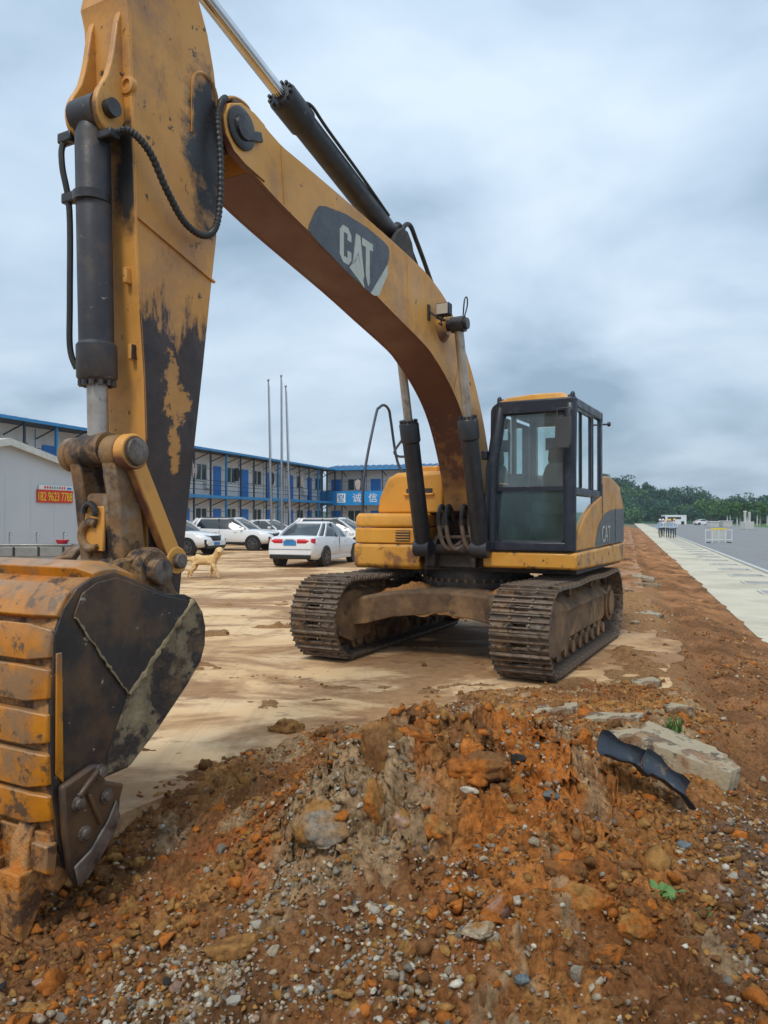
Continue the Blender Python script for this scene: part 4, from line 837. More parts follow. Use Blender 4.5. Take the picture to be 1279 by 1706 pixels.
    for x, z in ((1.82, 4.06), (1.76, 3.78)):
        MB().tube(spline([(x, 0.48 if z < 4 else 0.1, z), (x - 0.05, 0.49 if z < 4 else 0.1, z + 0.12), (x - 0.02, 0.5 if z < 4 else 0.1, z + 0.20), (x + 0.05, 0.5 if z < 4 else 0.1, z + 0.16), (x + 0.04, 0.48 if z < 4 else 0.1, z)], 6), 0.008, 6).build('grease_line', 'rubber_hose', o)
    # hoses at the boom foot
    for k, (y, c) in enumerate(((-0.16, 0), (-0.07, 0), (0.13, 0), (0.23, 0))):
        MB().tube(spline([(0.72, y, 1.60), (0.84, y, 1.76), (0.93, y, 1.77), (0.98, y, 1.68), (0.98, y, 1.55)], 6), 0.026, 10).build('hydraulic_hose', 'rubber_hose', o)
        MB().tube(spline([(0.98, y, 1.56), (0.98, y + .02, 1.44), (0.97, y + .05, 1.33), (0.94, y + 0.10, 1.27), (0.90, y + .17, 1.29), (0.84, y + .24, 1.36)], 6), 0.027, 10).build('hydraulic_hose', 'hose_dusty', o)
        MB().cyl((0.98, y, 1.55), (0.98, y, 1.61), 0.034, n=8).build('hose_fitting', 'dark_iron', o)
    MB().tube([(0.9, -0.2, 1.40), (0.9, 0.38, 1.42)], 0.02, 8).build('cross_pipe', 'hose_dusty', o)
boom()
def cylinder(name, a, b, body_len, r, rr, mat, rodmat, label=None, gland=0.12):
    """hydraulic cylinder from pin a (barrel end) to pin b (rod end); the eyes turn about the y axis"""
    a = Vector(a); b = Vector(b); d = (b - a).normalized(); e = a + d * body_len
    m = MB(); m.lathe(a, d, [(0.0, r * .55), (0.06, r * .8), (0.12, r), (body_len - gland - .02, r), (body_len - gland, r * 1.16), (body_len - .02, r * 1.16), (body_len, r * 1.02), (body_len + 0.015, r * .8), (body_len + .015, rr)], 28)
    m.cyl(a - Vector((0, r * 1.0, 0)), a + Vector((0, r * 1.0, 0)), r * 1.05, n=24)
    o = m.build(name, mat, EX)
    if label: o['label'] = label
    k = MB(); k.cyl(e, b - d * rr, rr, n=20); k.build('piston_rod', rodmat, o)
    MB().cyl(b - Vector((0, rr * 1.5, 0)), b + Vector((0, rr * 1.5, 0)), rr * 1.7, n=24).build('rod_eye', 'link_paint' if name == 'bucket_cylinder' else mat, o)
    bl = MB(); y = Vector((0, 1, 0)); z = d.cross(y)
    for q in range(12):
        an = 2 * math.pi * q / 12; c = e + (y * math.cos(an) + z * math.sin(an)) * r * 0.93; bl.cyl(c, c + d * 0.03, 0.016, n=6)
    bl.build('gland_bolts', mat, o)
    return o
for y in (0.41, -0.31):
    c = cylinder('boom_cylinder', (1.10, y, 1.28), (1.763, y, 3.70), 1.50, 0.098, 0.05, 'black_cylinder', 'dull_rod', gland=0.22)
c = cylinder('stick_cylinder', (2.52, 0, 4.45), (5.36, 0, 5.19), 1.93, 0.105, 0.052, 'black_cylinder', 'chrome', gland=0.30)
MB().tube(spline([(2.75, 0.09, 4.57), (3.3, 0.11, 4.71), (3.9, 0.115, 4.87), (4.12, 0.11, 4.95), (4.2, 0.07, 4.95)], 5), 0.014, 8).build('supply_pipe', 'rubber_hose', c)

# --- stick
def stick():
    W = 0.18
    front = [(5.97, 5.30), (6.12, 4.60), (6.09, 4.50), (6.062, 3.93), (6.031, 3.18), (6.00, 2.80), (5.968, 2.46), (5.95, 2.03), (5.935, 1.6), (5.93, 1.25), (5.93, 1.10)]
    tip = [(5.91, 1.00), (5.85, 0.94), (5.78, 0.94), (5.71, 1.0), (5.68, 1.10)]
    back = [(5.67, 1.2), (5.615, 1.61), (5.545, 2.09), (5.468, 2.60), (5.395, 3.12), (5.345, 3.45), (5.325, 3.70), (5.315, 3.95), (5.32, 4.15), (5.335, 4.35), (5.37, 4.55), (5.43, 4.75), (5.51, 4.91), (5.40, 5.12), (5.30, 5.28), (5.38, 5.36)]
    poly = front + tip + back
    o = MB().prism(poly, -W, W).build('stick', 'stick_paint', EX, bevel=0.008, smooth=20)
    MB().prism([(5.40, 4.45), (5.25, 4.40), (5.10, 4.33), (5.06, 4.24), (5.10, 4.15), (5.22, 4.08), (5.40, 3.95)], -0.16, 0.16).build('hinge_boss', 'grease_black', o, bevel=0.02)
    # arched boss round the hinge on the side
    for sg in (1, -1):
        MB().prism([(5.335, 3.80)] + arc(5.43, 4.20, 0.155, -10, 175, 12)[::-1] + [(5.50, 3.72), (5.42, 3.62)], sg * W, sg * (W + 0.02)).build('hinge_plate', 'grease_black', o, bevel=0.008) if False else None
    MB().tube([(5.575, W + 0.002, 4.05)] + [(x, W + 0.002, z) for x, z in arc(5.46, 4.36, 0.115, 0, 180, 10)] + [(5.335, W + 0.002, 4.28)], 0.012, 6).build('hinge_weld', 'stick_paint', o)
    MB().bar((6.02, W + 0.004, 3.36), (5.37, W + 0.004, 3.17), 0.02, 0.012).build('weld_seam', 'stick_paint', o)
    MB().tube([(6.075, W, 4.5), (6.05, W, 3.95), (6.02, W, 3.2), (5.96, W, 2.5), (5.94, W, 2.1)], 0.005, 6).build('corner_weld', 'stick_paint', o)
    for x, z in ((6.035, 3.03), (5.995, 2.60)): MB().box((x, 0.12, z), (0.05, 0.03, 0.09)).build('pipe_lug', 'stick_paint', o, bevel=0.006)
    # bucket cylinder lugs, curved plates
    for y in (-0.115, 0.10):
        lug = [(6.08, 4.56), (6.115, 4.45), (6.14, 4.28), (6.18, 4.12), (6.235, 4.02), (6.26, 3.94), (6.25, 3.86), (6.20, 3.80), (6.13, 3.80), (6.055, 3.90)]
        MB().prism(resample(lug, 2), y - 0.022, y + 0.022).build('cylinder_lug', 'stick_paint', o, bevel=0.008)
    MB().cyl((6.175, -0.16, 3.92), (6.175, 0.17, 3.92), 0.05, n=16).build('lug_pin', 'grease_black', o)
    MB().lathe((6.045, 0.155, 4.10), (1, 0, 0), [(0, .05), (.035, .05), (.04, .03), (.02, .028)], 14).build('plug_boss', 'stick_paint', o)
    # tip boss and guide-link pivot
    MB().cyl((5.81, -0.21, 1.06), (5.81, 0.21, 1.06), 0.125, n=28).build('tip_boss', 'link_paint', o, bevel=0.01)
    MB().cyl((5.80, -0.30, 1.39), (5.80, 0.32, 1.39), 0.045, n=18).build('pivot_pin', 'pin_steel', o, bevel=0.006)
    # corrugated hose sleeve from the bucket cylinder to the boom
    pts = spline([(6.14, 0.10, 3.78), (6.13, 0.22, 3.80), (6.02, 0.27, 3.72), (5.88, 0.27, 3.55), (5.72, 0.26, 3.42), (5.55, 0.26, 3.40), (5.44, 0.26, 3.50), (5.40, 0.26, 3.72), (5.39, 0.25, 3.98), (5.39, 0.23, 4.22), (5.33, 0.21, 4.36), (5.20, 0.13, 4.47)], 14)
    MB().tube(pts, [0.023 if i % 2 else 0.018 for i in range(len(pts))], 10).build('hydraulic_hose', 'rubber_hose', o, smooth=20)
    MB().box((5.685, W + 0.0025, 2.10), (0.10, 0.004, 0.13)).build('paint_daub', 'paint_patch', o) if False else None
stick()
c = cylinder('bucket_cylinder', (6.175, -0.01, 3.92), (6.125, -0.01, 2.03), 1.50, 0.096, 0.058, 'grey_cylinder', 'dull_rod', gland=0.20)
MB().tube(spline([(6.18, -0.10, 3.80), (6.22, -0.19, 3.78), (6.23, -0.19, 3.65), (6.20, -0.165, 3.40), (6.20, -0.16, 2.9), (6.19, -0.17, 2.62), (6.17, -0.14, 2.50)], 6), 0.018, 8).build('supply_pipe', 'rubber_hose', c)
for q, d_ in (((6.21, -0.17, 3.81), (0.06, 0.11, 0.06)), ((6.20, -0.16, 3.47), (0.05, 0.10, 0.06)), ((6.18, 0.1, 3.77), (0.07, 0.16, 0.05))): MB().box(q, d_).build('pipe_clamp', 'grease_black', c, bevel=0.01)
MB().lathe((6.175, -0.01, 3.47), (0, 0, -1), [(0, .10), (0, .104), (.05, .104), (.05, .10)], 28).build('clamp_band', 'grease_black', c)

# --- bucket linkage
def linkage():
    U = Vector((6.125, 0, 2.01)); D = Vector((6.03, 0, 1.345))
    p = MB(); p.cyl((U.x, -0.25, U.z), (U.x, 0.30, U.z), 0.05, n=20); p.lathe((U.x, 0.285, U.z), (0, 1, 0), [(0, .075), (.02, .075), (.03, .05), (.035, .01)], 18); p.build('link_pin', 'pin_steel', EX, bevel=0.004)
    h = MB()
    for y in (-0.13, 0.145):                                       # two upper eyes of the link
        h.cyl((U.x, y - 0.055, U.z), (U.x, y + 0.055, U.z), 0.098, n=24)
    def xz(t, off): 
        q = U.lerp(D, t); return (q.x + off, q.z)
    for y0, y1 in ((-0.165, -0.08), (0.095, 0.195)):
        h.prism([xz(0.06, -0.085), xz(0.06, 0.085), xz(0.35, 0.075), xz(0.95, 0.085), xz(1.0, -0.09), xz(0.5, -0.085)], y0, y1)
    h.prism([xz(0.34, 0.045), xz(0.38, 0.062), xz(0.92, 0.07), xz(0.96, -0.05), xz(0.34, -0.03)], -0.08, 0.095)
    h.cyl((D.x, -0.20, D.z), (D.x, 0.20, D.z), 0.11, n=28)
    o = h.build('power_link', 'link_paint', EX, bevel=0.012)
    # lifting hook cast on the link
    a = [(0.0, 0.075 * math.cos(R(t)) - 0.03, 0.075 * math.sin(R(t))) for t in range(60, 330, 18)]
    q = U.lerp(D, 0.70); MB().tube([(q.x + 0.10, b_ , q.z + c_) for _, b_, c_ in a], [0.026] * (len(a) - 2) + [0.02, 0.012], 10).build('lifting_hook', 'link_paint', o)
    q = U.lerp(D, 0.50); MB().tube([(q.x + 0.10, 0.045 * math.cos(R(t)) - 0.02, q.z + 0.045 * math.sin(R(t))) for t in range(-30, 200, 20)], 0.018, 8).build('hook_latch', 'grease_black', o)
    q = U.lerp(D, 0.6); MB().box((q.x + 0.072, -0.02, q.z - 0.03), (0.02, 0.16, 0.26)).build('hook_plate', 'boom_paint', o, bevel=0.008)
    # spacer sleeves between the eyes and the guide links
    for y0, y1 in ((-0.205, -0.19), (0.205, 0.285)): MB().cyl((U.x, y0, U.z), (U.x, y1, U.z), 0.085, n=22).build('sleeve', 'link_paint', o)
    for sg in (-1, 1):
        g = MB(); y0, y1 = (0.215, 0.275) if sg > 0 else (-0.235, -0.19); V = Vector((5.80, 0, 1.39)); d = (V - Vector((U.x, 0, U.z))).normalized(); nn = Vector((-d.z, 0, d.x))
        k = []
        for base, w2, e in ((Vector((U.x, 0, U.z)), 0.092, -1), (V, 0.075, 1)):
            pass
        Pu = Vector((U.x, 0, U.z)); out = [Pu + nn * .05 + d * .04, V + nn * .058 - d * .04, V - nn * .058 - d * .04, Pu - nn * .05 + d * .04]
        g.prism([(t.x, t.z) for t in out], y0, y1); g.cyl((U.x, y0 - .006, U.z), (U.x, y1 + .006, U.z), 0.10, n=24); g.cyl((V.x, y0 - .006, V.z), (V.x, y1 + .006, V.z), 0.085, n=24)
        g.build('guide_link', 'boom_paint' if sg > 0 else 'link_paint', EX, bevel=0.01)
linkage()

# --- bucket
def bucket():
    W = 0.60
    out = [(6.22, 1.25), (6.40, 1.33), (6.55, 1.385), (6.68, 1.37), (6.77, 1.325), (6.84, 1.24), (6.885, 1.13), (6.90, 0.95), (6.905, 0.80), (6.905, 0.60), (6.895, 0.42), (6.875, 0.24), (6.83, 0.08)]
    inn = [(x - 0.045 * (0.4 if i < 2 else 1), z - (0.045 if i < 6 else 0.0)) for i, (x, z) in enumerate(out)]
    shell = MB().prism(out + inn[::-1], -W + 0.02, W - 0.02).build('bucket', 'bucket_lip', EX, bevel=0.006, smooth=30)
    shell['label'] = 'digging bucket with black sides and orange wear strips'
    side = out + [(6.78, 0.06), (6.70, 0.20), (6.62, 0.42), (6.47, 0.425), (6.275, 0.56), (6.06, 0.745), (5.96, 0.85), (5.925, 0.94), (5.92, 1.04), (5.945, 1.13), (6.0, 1.20), (6.08, 1.235)]
    for sg in (-1, 1):
        y0, y1 = sorted((sg * (W - 0.02), sg * W)); MB().prism(side, y0, y1).build('side_plate', 'bucket_black', shell, bevel=0.005, smooth=0)
        yy = sorted((sg * W, sg * (W + 0.012)))
        # upper doubling plate with its V-shaped lower edge, and the mud-caked cutting edge band
        MB().prism([(6.795, 1.205), (6.475, 0.785), (6.04, 1.195), (6.24, 1.245), (6.40, 1.305), (6.55, 1.36), (6.67, 1.345), (6.75, 1.30)], *yy).build('doubling_plate', 'bucket_black', shell, bevel=0.004)
        MB().prism([(6.475, 0.785), (6.03, 1.20), (5.95, 1.13), (5.925, 1.04), (5.93, 0.94), (5.965, 0.855), (6.07, 0.75), (6.275, 0.57), (6.46, 0.435), (6.60, 0.435), (6.60, 0.52)], *sorted((sg * W, sg * (W + 0.007)))).build('edge_band', 'bucket_mudded', shell, bevel=0.003)
        def ragged(a, c_, k, r0, r1):
            P_ = []; R_ = []
            for i in range(k + 1):
                t = i / k; P_.append((a[0] + (c_[0] - a[0]) * t + rng.uniform(-.004, .004), sg * (W + 0.010 + rng.uniform(-.004, .003)), a[1] + (c_[1] - a[1]) * t + rng.uniform(-.004, .004))); R_.append(rng.uniform(r0, r1))
            return MB().tube(P_, R_, 7)
        ragged((6.035, 1.19), (6.47, 0.785), 26, 0.008, 0.021).build('clay_ridge', 'dry_clay', shell)
        ragged((6.79, 1.20), (6.475, 0.785), 30, 0.003, 0.008).build('weld_bead', 'dry_clay', shell)
        MB().prism([(6.855, 1.05), (6.885, 1.05), (6.885, 0.52), (6.845, 0.47)], *sorted((sg * W, sg * (W + 0.010)))).build('corner_strip', 'bucket_orange', shell, bevel=0.004)
        cut = [(6.88, 0.47), (6.72, 0.515), (6.68, 0.515), (6.655, 0.47), (6.64, 0.42), (6.53, 0.375), (6.555, 0.31), (6.56, 0.235), (6.61, 0.15), (6.68, 0.08), (6.755, 0.01), (6.80, 0.0), (6.835, 0.06), (6.865, 0.25)]
        sc_ = MB().prism(cut, *sorted((sg * (W + 0.005), sg * (W + 0.045)))).build('side_cutter', 'bucket_black', shell, bevel=0.014)
        MB().prism([(6.565, 0.235), (6.61, 0.155), (6.68, 0.085), (6.755, 0.015), (6.80, 0.005), (6.825, 0.10), (6.74, 0.14), (6.64, 0.24), (6.59, 0.32)], *sorted((sg * (W + 0.045), sg * (W + 0.058)))).build('cutter_edge', 'pin_steel', sc_, bevel=0.008)
        MB().bar((6.80, sg * (W + 0.05), 0.40), (6.69, sg * (W + 0.05), 0.49), 0.03, 0.03, (0, 1, 0)).build('cutter_rib', 'bucket_black', sc_, bevel=0.01)
        MB().bar((6.75, sg * (W + 0.05), 0.40), (6.68, sg * (W + 0.05), 0.24), 0.02, 0.03, (0, 1, 0)).build('cutter_rib', 'bucket_black', sc_, bevel=0.008)
        for bx, bz in ((6.675, 0.475), (6.645, 0.355), (6.765, 0.225), (6.80, 0.37)):
            MB().lathe((bx, sg * (W + 0.042), bz), (0, sg, 0), [(0, .036), (.012, .036), (.014, .024), (.028, .022), (.03, .006)], 10).build('bolt', 'pin_steel', sc_)
        # hinge ears
        y0, y1 = sorted((sg * 0.215, sg * 0.285))
        ear = [(6.62, 1.33), (6.40, 1.36), (6.20, 1.42)] + arc(6.03, 1.345, 0.135, 35, 175, 8) + [(5.82, 1.22)] + arc(5.81, 1.06, 0.13, 120, 300, 8) + [(6.05, 1.0), (6.3, 1.10)]
        MB().prism(ear, y0, y1).build('hinge_ear', 'link_paint', shell, bevel=0.01)
        for px_, pz_ in ((6.03, 1.345), (5.81, 1.06)):
            MB().lathe((px_, sg * 0.28, pz_), (0, sg, 0), [(0, .135), (.03, .135), (.04, .12), (.05, .12), (.06, .11), (.06, .078), (.115, .076), (.12, .07), (.12, .01)], 26).build('pin_collar', 'link_paint', shell)
        for px_, pz_ in ((6.03, 1.345),):
            MB().lathe((px_, sg * 0.395, pz_), (0, sg, 0), [(0, .066), (.006, .066), (.008, .06), (.008, .01)], 26).build('pin_end', 'pin_steel', shell)
    # wear strips wrapped round the back of the shell
    def along(path):
        d = [0]
        for i in range(1, len(path)): d.append(d[-1] + (Vector(path[i]) - Vector(path[i - 1])).length)
        return d
    fine = resample(out, 8); dd = along(fine)
    def at(s):
        i = max(1, min(len(dd) - 1, int(np.searchsorted(dd, s)))); t = (s - dd[i - 1]) / max(1e-6, dd[i] - dd[i - 1]); a, b = Vector(fine[i - 1]), Vector(fine[i]); p = a.lerp(b, t); tg = (b - a).normalized(); return p, Vector((-tg.y, tg.x))
    def s_of_z(z):
        return min((dd[i] for i in range(len(fine)) if fine[i][0] > 6.7), key=lambda s: abs(at(s)[0].y - z))
    sp = [(0.22, 0.50)] + [(s_of_z(a), s_of_z(b)) for a, b in ((1.315, 1.185), (1.165, 1.015), (0.985, 0.835), (0.805, 0.655), (0.625, 0.475), (0.445, 0.315))]
    for k, (s0, s1) in enumerate(sp):
        rings = []
        for y, sh, th in ((-0.575, 0.012, 0.012), (-0.50, 0.0, 0.05), (0.485, 0.0, 0.05), (0.50, 0.002, 0.05), (0.595, 0.014, 0.018)):
            rg = []
            for j in range(5):
                p, n = at(s0 + sh + (s1 - s0 - 2 * sh) * j / 4); rg.append((p, n))
            rings.append([(p.x - n.x * 0.02, y, p.y - n.y * 0.02) for p, n in rg] + [(p.x + n.x * th * (0.95 if j in (0, 4) else 1), y, p.y + n.y * th * (0.95 if j in (0, 4) else 1)) for j, (p, n) in list(enumerate(rg))[::-1]])
        b = MB(); b.loft(rings); b.build('wear_strip', 'bucket_orange', shell, bevel=0.006)
    # lip and teeth
    MB().prism([(6.87, 0.26), (6.905, 0.26), (6.89, 0.05), (6.86, -0.02), (6.80, 0.02)], -0.585, 0.585).build('lip', 'bucket_lip', shell, bevel=0.008)
    for k in range(5):
        y = -0.50 + k * 0.235
        a = MB(); a.loft([[(6.86, y - w2, z), (6.86 + t, y - w2, z), (6.86 + t, y + w2, z), (6.86, y + w2, z)] for z, w2, t in ((0.29, .05, .045), (0.22, .055, .085), (0.04, .06, .10))])
        a.build('tooth_adapter', 'bucket_lip', shell, bevel=0.012)
        t = MB(); t.loft([[(6.80 + dx, y - w2, z), (6.80 + dx + tk, y - w2, z), (6.80 + dx + tk, y + w2, z), (6.80 + dx, y + w2, z)] for z, w2, dx, tk in ((0.10, .066, .03, .165), (0.0, .068, .05, .15), (-0.11, .07, .10, .09), (-0.20, .072, .15, .03))])
        t.build('tooth', 'bucket_lip', shell, bevel=0.01)
    MB().prism([(6.87, 0.22), (6.93, 0.22), (6.93, 0.10), (6.88, 0.07)], 0.50, 0.605).build('lip_shroud', 'bucket_orange', shell, bevel=0.008)
bucket()
# ------------------------------------------------------------------ two-storey site huts
def hut_block(name, label, loc, rz, bays, bay, right_end=False, depth=5.0, left_door_first=True, flip=False):
    """local x runs along the front, local -y is the front, z up"""
    root = empty(name, loc, rz); tag(root, label, 'building', 'two-storey site huts'); L_ = bays * bay
    MB().box((L_ / 2, depth / 2, 2.9), (L_, depth, 5.8)).build('wall', 'white_wall', root)
    r = MB(); r.prism([(-1.55, 5.86), (depth / 2, 6.45), (depth + 0.3, 5.86), (depth + 0.3, 5.80), (-1.55, 5.80)], -0.25, L_ + 0.25, 'yz')
    ro = r.build('roof', 'steel_dark', root)
    for k in range(int(L_ / 0.6)):
        MB().prism([(-1.56, 5.865), (depth / 2, 6.455), (depth / 2, 6.51), (-1.56, 5.92)], k * 0.6, k * 0.6 + 0.16, 'yz').build('roof_rib', 'frame_blue', ro)
    MB().box((L_ / 2, -1.56, 5.84), (L_ + 0.5, 0.03, 0.14)).build('fascia', 'frame_blue', ro)
    wk = MB().box((L_ / 2, -0.65, 2.92), (L_, 1.3, 0.12)).build('walkway', 'steel_dark', root)
    MB().box((L_ / 2, -1.31, 2.92), (L_, 0.03, 0.20)).build('walkway_edge', 'frame_blue', wk)
    for z in (3.35, 3.65, 3.95): MB().box((L_ / 2, -1.27, z), (L_, 0.035, 0.035)).build('rail', 'steel_dark', wk)
    post = MB().box((0, 0, 2.92), (0.09, 0.09, 5.84)).mesh('post', 'steel_dark', 0); post2 = MB().box((0, 0, 2.92), (0.12, 0.12, 5.84)).mesh('post', 'frame_blue', 0)
    brace = MB().bar((0, -0.05, 2.35), (0, -1.25, 2.82), 0.05, 0.05).mesh('brace', 'steel_dark', 0)
    for i in range(bays * 2 + 1):
        put('post', post2 if i % 4 == 0 else post, root, (i * bay / 2, -1.22, 0)); put('brace', brace, root, (i * bay / 2, 0, 0)); put('brace', brace, root, (i * bay / 2, 0, 2.93))
    seam = MB().box((0, -0.006, 2.9), (0.05, 0.012, 5.7)).mesh('panel_seam', 'frame_blue', 0)
    door = MB().box((0, -0.03, 1.02), (0.92, 0.06, 2.04)).mesh('door', 'prefab_blue', 0); hnd = MB().box((0.36, -0.08, 1.0), (0.05, 0.05, 0.14)).mesh('handle', 'pole_steel', 0)
    frm = MB()
    for x, z, a, c in ((0, -0.53, 1.36, 0.07), (0, 0.53, 1.36, 0.07), (-0.66, 0, 0.07, 1.0), (0.66, 0, 0.07, 1.0), (0, 0, 0.07, 1.0)): frm.box((x, -0.035, z), (a, 0.07, c))
    frm = frm.mesh('window', 'window_frame', 0); pane = MB().box((0, -0.012, 0), (0.58, 0.02, 0.98)).mesh('pane', 'window_dark', 0)
    box_ = MB().box((0, -0.14, 0), (0.75, 0.28, 0.5)).mesh('air_conditioner', 'window_frame', 0)
    lap = MB().box((0, -0.004, 0), (bay - 0.06, 0.008, 0.03)).mesh('panel_joint', 'logo_grey', 0)
    for i in range(bays):
        x = (i + 0.5) * bay
        for z in (0.15, 3.0):
            d = put('door', door, root, (x - bay * 0.27, 0, z)); put('handle', hnd, d)
            w_ = put('window', frm, root, (x + bay * 0.2, 0, z + 1.55)); put('pane', pane, w_, (-0.325, 0, 0)); put('pane', pane, w_, (0.325, 0, 0))
            for q in (0.9, 2.2): put('panel_joint', lap, root, (x, 0, z + q)) if False else None
        put('panel_seam', seam, root, (i * bay, 0, 0))
        for q in (1.05, 2.0, 3.95, 4.85): put('panel_joint', lap, root, (x, 0, q))
        if i % 2 == 1: put('air_conditioner', box_, root, (x + bay * 0.38, -0.0, 3.75 if i % 4 == 1 else 0.6))
    for k, x in enumerate([bay * (0.9 + 1.37 * j) for j in range(int(bays / 1.45))]):
        MB().loft([[(x - w2, -1.2 - t, z), (x + w2, -1.2 - t, z), (x + w2, -1.2 + t, z), (x - w2, -1.2 + t, z)] for z, w2, t in ((3.55 + .5, .17, .05), (3.9 + .5, .24, .07), (4.3 + .5, .26, .06), (4.45 + .5, .05, .03))]).build('hung_laundry', 'cloth_dark' if k % 3 else 'cloth_pale', root)
    return root
hut_block('site_hut', 'long white two-storey site hut with blue doors behind the parked cars', sn(20.0, -26.2, 0), RZ, 11, 3.8)
# the far block stands across the end of the yard, its front facing the camera
end_hut = hut_block('site_hut', 'white two-storey site hut with blue banner across the end of the yard', sn(62.5, -26.0, 0), RZ - math.pi / 2, 4, 3.8)
def end_banner():
    b = empty('banner', sn(62.5, -26.0, 0), RZ - math.pi / 2); tag(b, 'bright blue banner with white Chinese characters on the far hut railing', 'banner')
    MB().box((7.5, -1.36, 3.30), (15.2, 0.05, 1.25)).build('cloth', 'banner_blue', b)
    # emblem: white square with a stepped mark inside
    e = MB().box((1.9, -1.392, 3.31), (0.80, 0.012, 0.80)).build('emblem', 'sign_white', b)
    for x, z, a, c in ((3.85, 3.47, .12, .30), (4.05, 3.53, .14, .18), (4.25, 3.45, .12, .34), (4.05, 3.32, .40, .07), (3.92, 3.16, .14, .16), (4.15, 3.15, .22, .10), (4.05, 3.02, .50, .06)): MB().box((x - 2.15, -1.401, z), (a, 0.006, c)).build('emblem_bar', 'banner_blue', e)
    for i, ch in enumerate('诚信'):
        me = text_mesh('character', ch, 0.86, 'sign_white', 0.004); o = put('character', me, b, (2.95 + i * 1.5, -1.392, 3.0)); o.rotation_euler = (R(90), 0, 0)
end_banner()

# ------------------------------------------------------------------ white gabled shed with the phone-number sign
def shed():
    s0, s1, zr, ze = 13.9, 23.6, 4.05, 3.02; sm = 18.75
    root = empty('shed', sn(sm, -19.0, 0), RZ); tag(root, 'plain white gable-ended shed at the left edge with a phone-number sign', 'shed')
    hw = s1 - sm
    MB().prism([(-hw, 0), (hw, 0), (hw, ze), (0, zr), (-hw, ze)], 0.0, 6.0, 'xz').build('wall', 'shed_wall', root)
    for sg in (-1, 1):
        MB().prism([(0, zr + 0.01), (sg * (hw + 0.25), ze - 0.045), (sg * (hw + 0.25), ze + 0.06), (0, zr + 0.13)], -0.22, 6.2, 'xz').build('roof', 'shed_trim', root)
        MB().prism([(0, zr - 0.10), (sg * (hw + 0.25), ze - 0.16), (sg * (hw + 0.25), ze - 0.05), (0, zr + 0.005)], -0.24, -0.20, 'xz').build('verge_trim', 'shed_trim', root)
    for k in range(9): MB().box((-hw + (k + 0.5) * hw * 2 / 9, -0.004, 1.5), (0.02, 0.008, 2.95)).build('panel_seam', 'shed_wall', root)
shed()
def phone_sign():
    # two ends on the wall as seen: a board 2.4 m long
    root = empty('sign_board', sn(20.08, -18.975, 2.36), RZ); tag(root, 'red sign board with yellow phone number on the white shed wall', 'sign')
    MB().box((0.83, -0.015, 0), (1.68, 0.03, 0.44)).build('board', 'sign_red', root)
    MB().box((0.86, -0.012, 0.30), (1.6, 0.02, 0.15)).build('header_strip', 'sign_white', root)
    for i in range(9): MB().box((0.34 + i * 0.115, -0.024, 0.30), (0.07, 0.006, 0.08)).build('header_mark', ('sign_red', 'sign_teal')[3 <= i < 6], root)
    MB().box((1.5, -0.024, 0.29), (0.22, 0.006, 0.08)).build('header_mark', 'banner_blue', root)
    me = text_mesh('digits', '182 9623 7788', 0.43, 'sign_yellow', 0.004)
    xs_ = [v.co.x for v in me.vertices]; k = 1.60 / (max(xs_) - min(xs_))
    for v in me.vertices: v.co.x = (v.co.x - min(xs_)) * k
    o = put('digits', me, root, (0.03, -0.034, -0.155)); o.rotation_euler = (R(90), 0, 0)
phone_sign()
def wash_trough():
    root = empty('wash_trough', (-11.1, 21.6, 0), R(4)); tag(root, 'long stainless wash trough with taps in front of the white shed', 'sink')
    MB().box((0, 0.1, 0.64), (3.9, 0.62, 0.30)).build('basin', 'sink_steel', root, bevel=0.02)
    MB().box((0, 0.1, 0.83), (3.96, 0.66, 0.05)).build('rim', 'sink_steel', root, bevel=0.01)
    for i in range(6): MB().box((-1.75 + i * 0.70, -0.215, 0.64), (0.06, 0.02, 0.27)).build('divider', 'car_black', root)
    MB().box((0, -0.16, 0.46), (3.9, 0.05, 0.05)).build('lower_rail', 'sink_steel', root)
    for i in range(5):
        x = -1.85 + i * 0.92
        for y in (-0.15, 0.35): MB().cyl((x, y, 0), (x, y, 0.5), 0.028, n=8).build('leg', 'sink_steel', root)
    for i in range(5):
        x = -1.55 + i * 0.78
        MB().tube(spline([(x, 0.3, 0.85), (x, 0.3, 1.12), (x + 0.03, 0.26, 1.18), (x + 0.12, 0.15, 1.18), (x + 0.15, 0.1, 1.10)], 4), 0.018, 8).build('tap', 'pole_steel', root)
    for i in range(3): MB().tube(spline([(-0.9 + i * 0.9, 0.1, 0.5), (-0.85 + i * 0.9, 0.0, 0.3), (-1.0 + i * 0.9, -0.05, 0.12), (-0.9 + i * 0.9, -0.1, 0.02)], 4), 0.022, 8).build('drain_hose', 'window_frame', root)
wash_trough()
b = MB(); b.lathe((-9.45, 21.7, 0.857), (0, 0, 1), [(0, .13), (.10, .19), (.115, .20), (.115, .18), (.02, .12)], 24); tag(b.build('basin', 'plastic_red'), 'small red plastic basin on the end of the wash trough', 'basin')
b = MB(); b.box((-8.85, 21.9, 0.55), (0.55, 0.5, 1.1)); 
b = empty('utility_cabinet', (-8.85, 21.9, 0), R(4)); tag(b, 'low grey metal cabinet standing beside the wash trough', 'cabinet')
MB().box((0, 0, 0.46), (0.62, 0.5, 0.86)).build('body', 'sink_steel', b, bevel=0.015); MB().box((0, -0.255, 0.46), (0.52, 0.012, 0.72)).build('door', 'pole_steel', b)
b = MB(); b.tube([(-8.55, 21.5, 0.0), (-8.95, 21.58, 1.55)], 0.02, 8); b.box((-8.54, 21.5, 0.06), (0.28, 0.08, 0.12)); tag(b.build('broom', 'steel_dark'), 'dark broom leaning by the grey metal cabinet', 'broom')

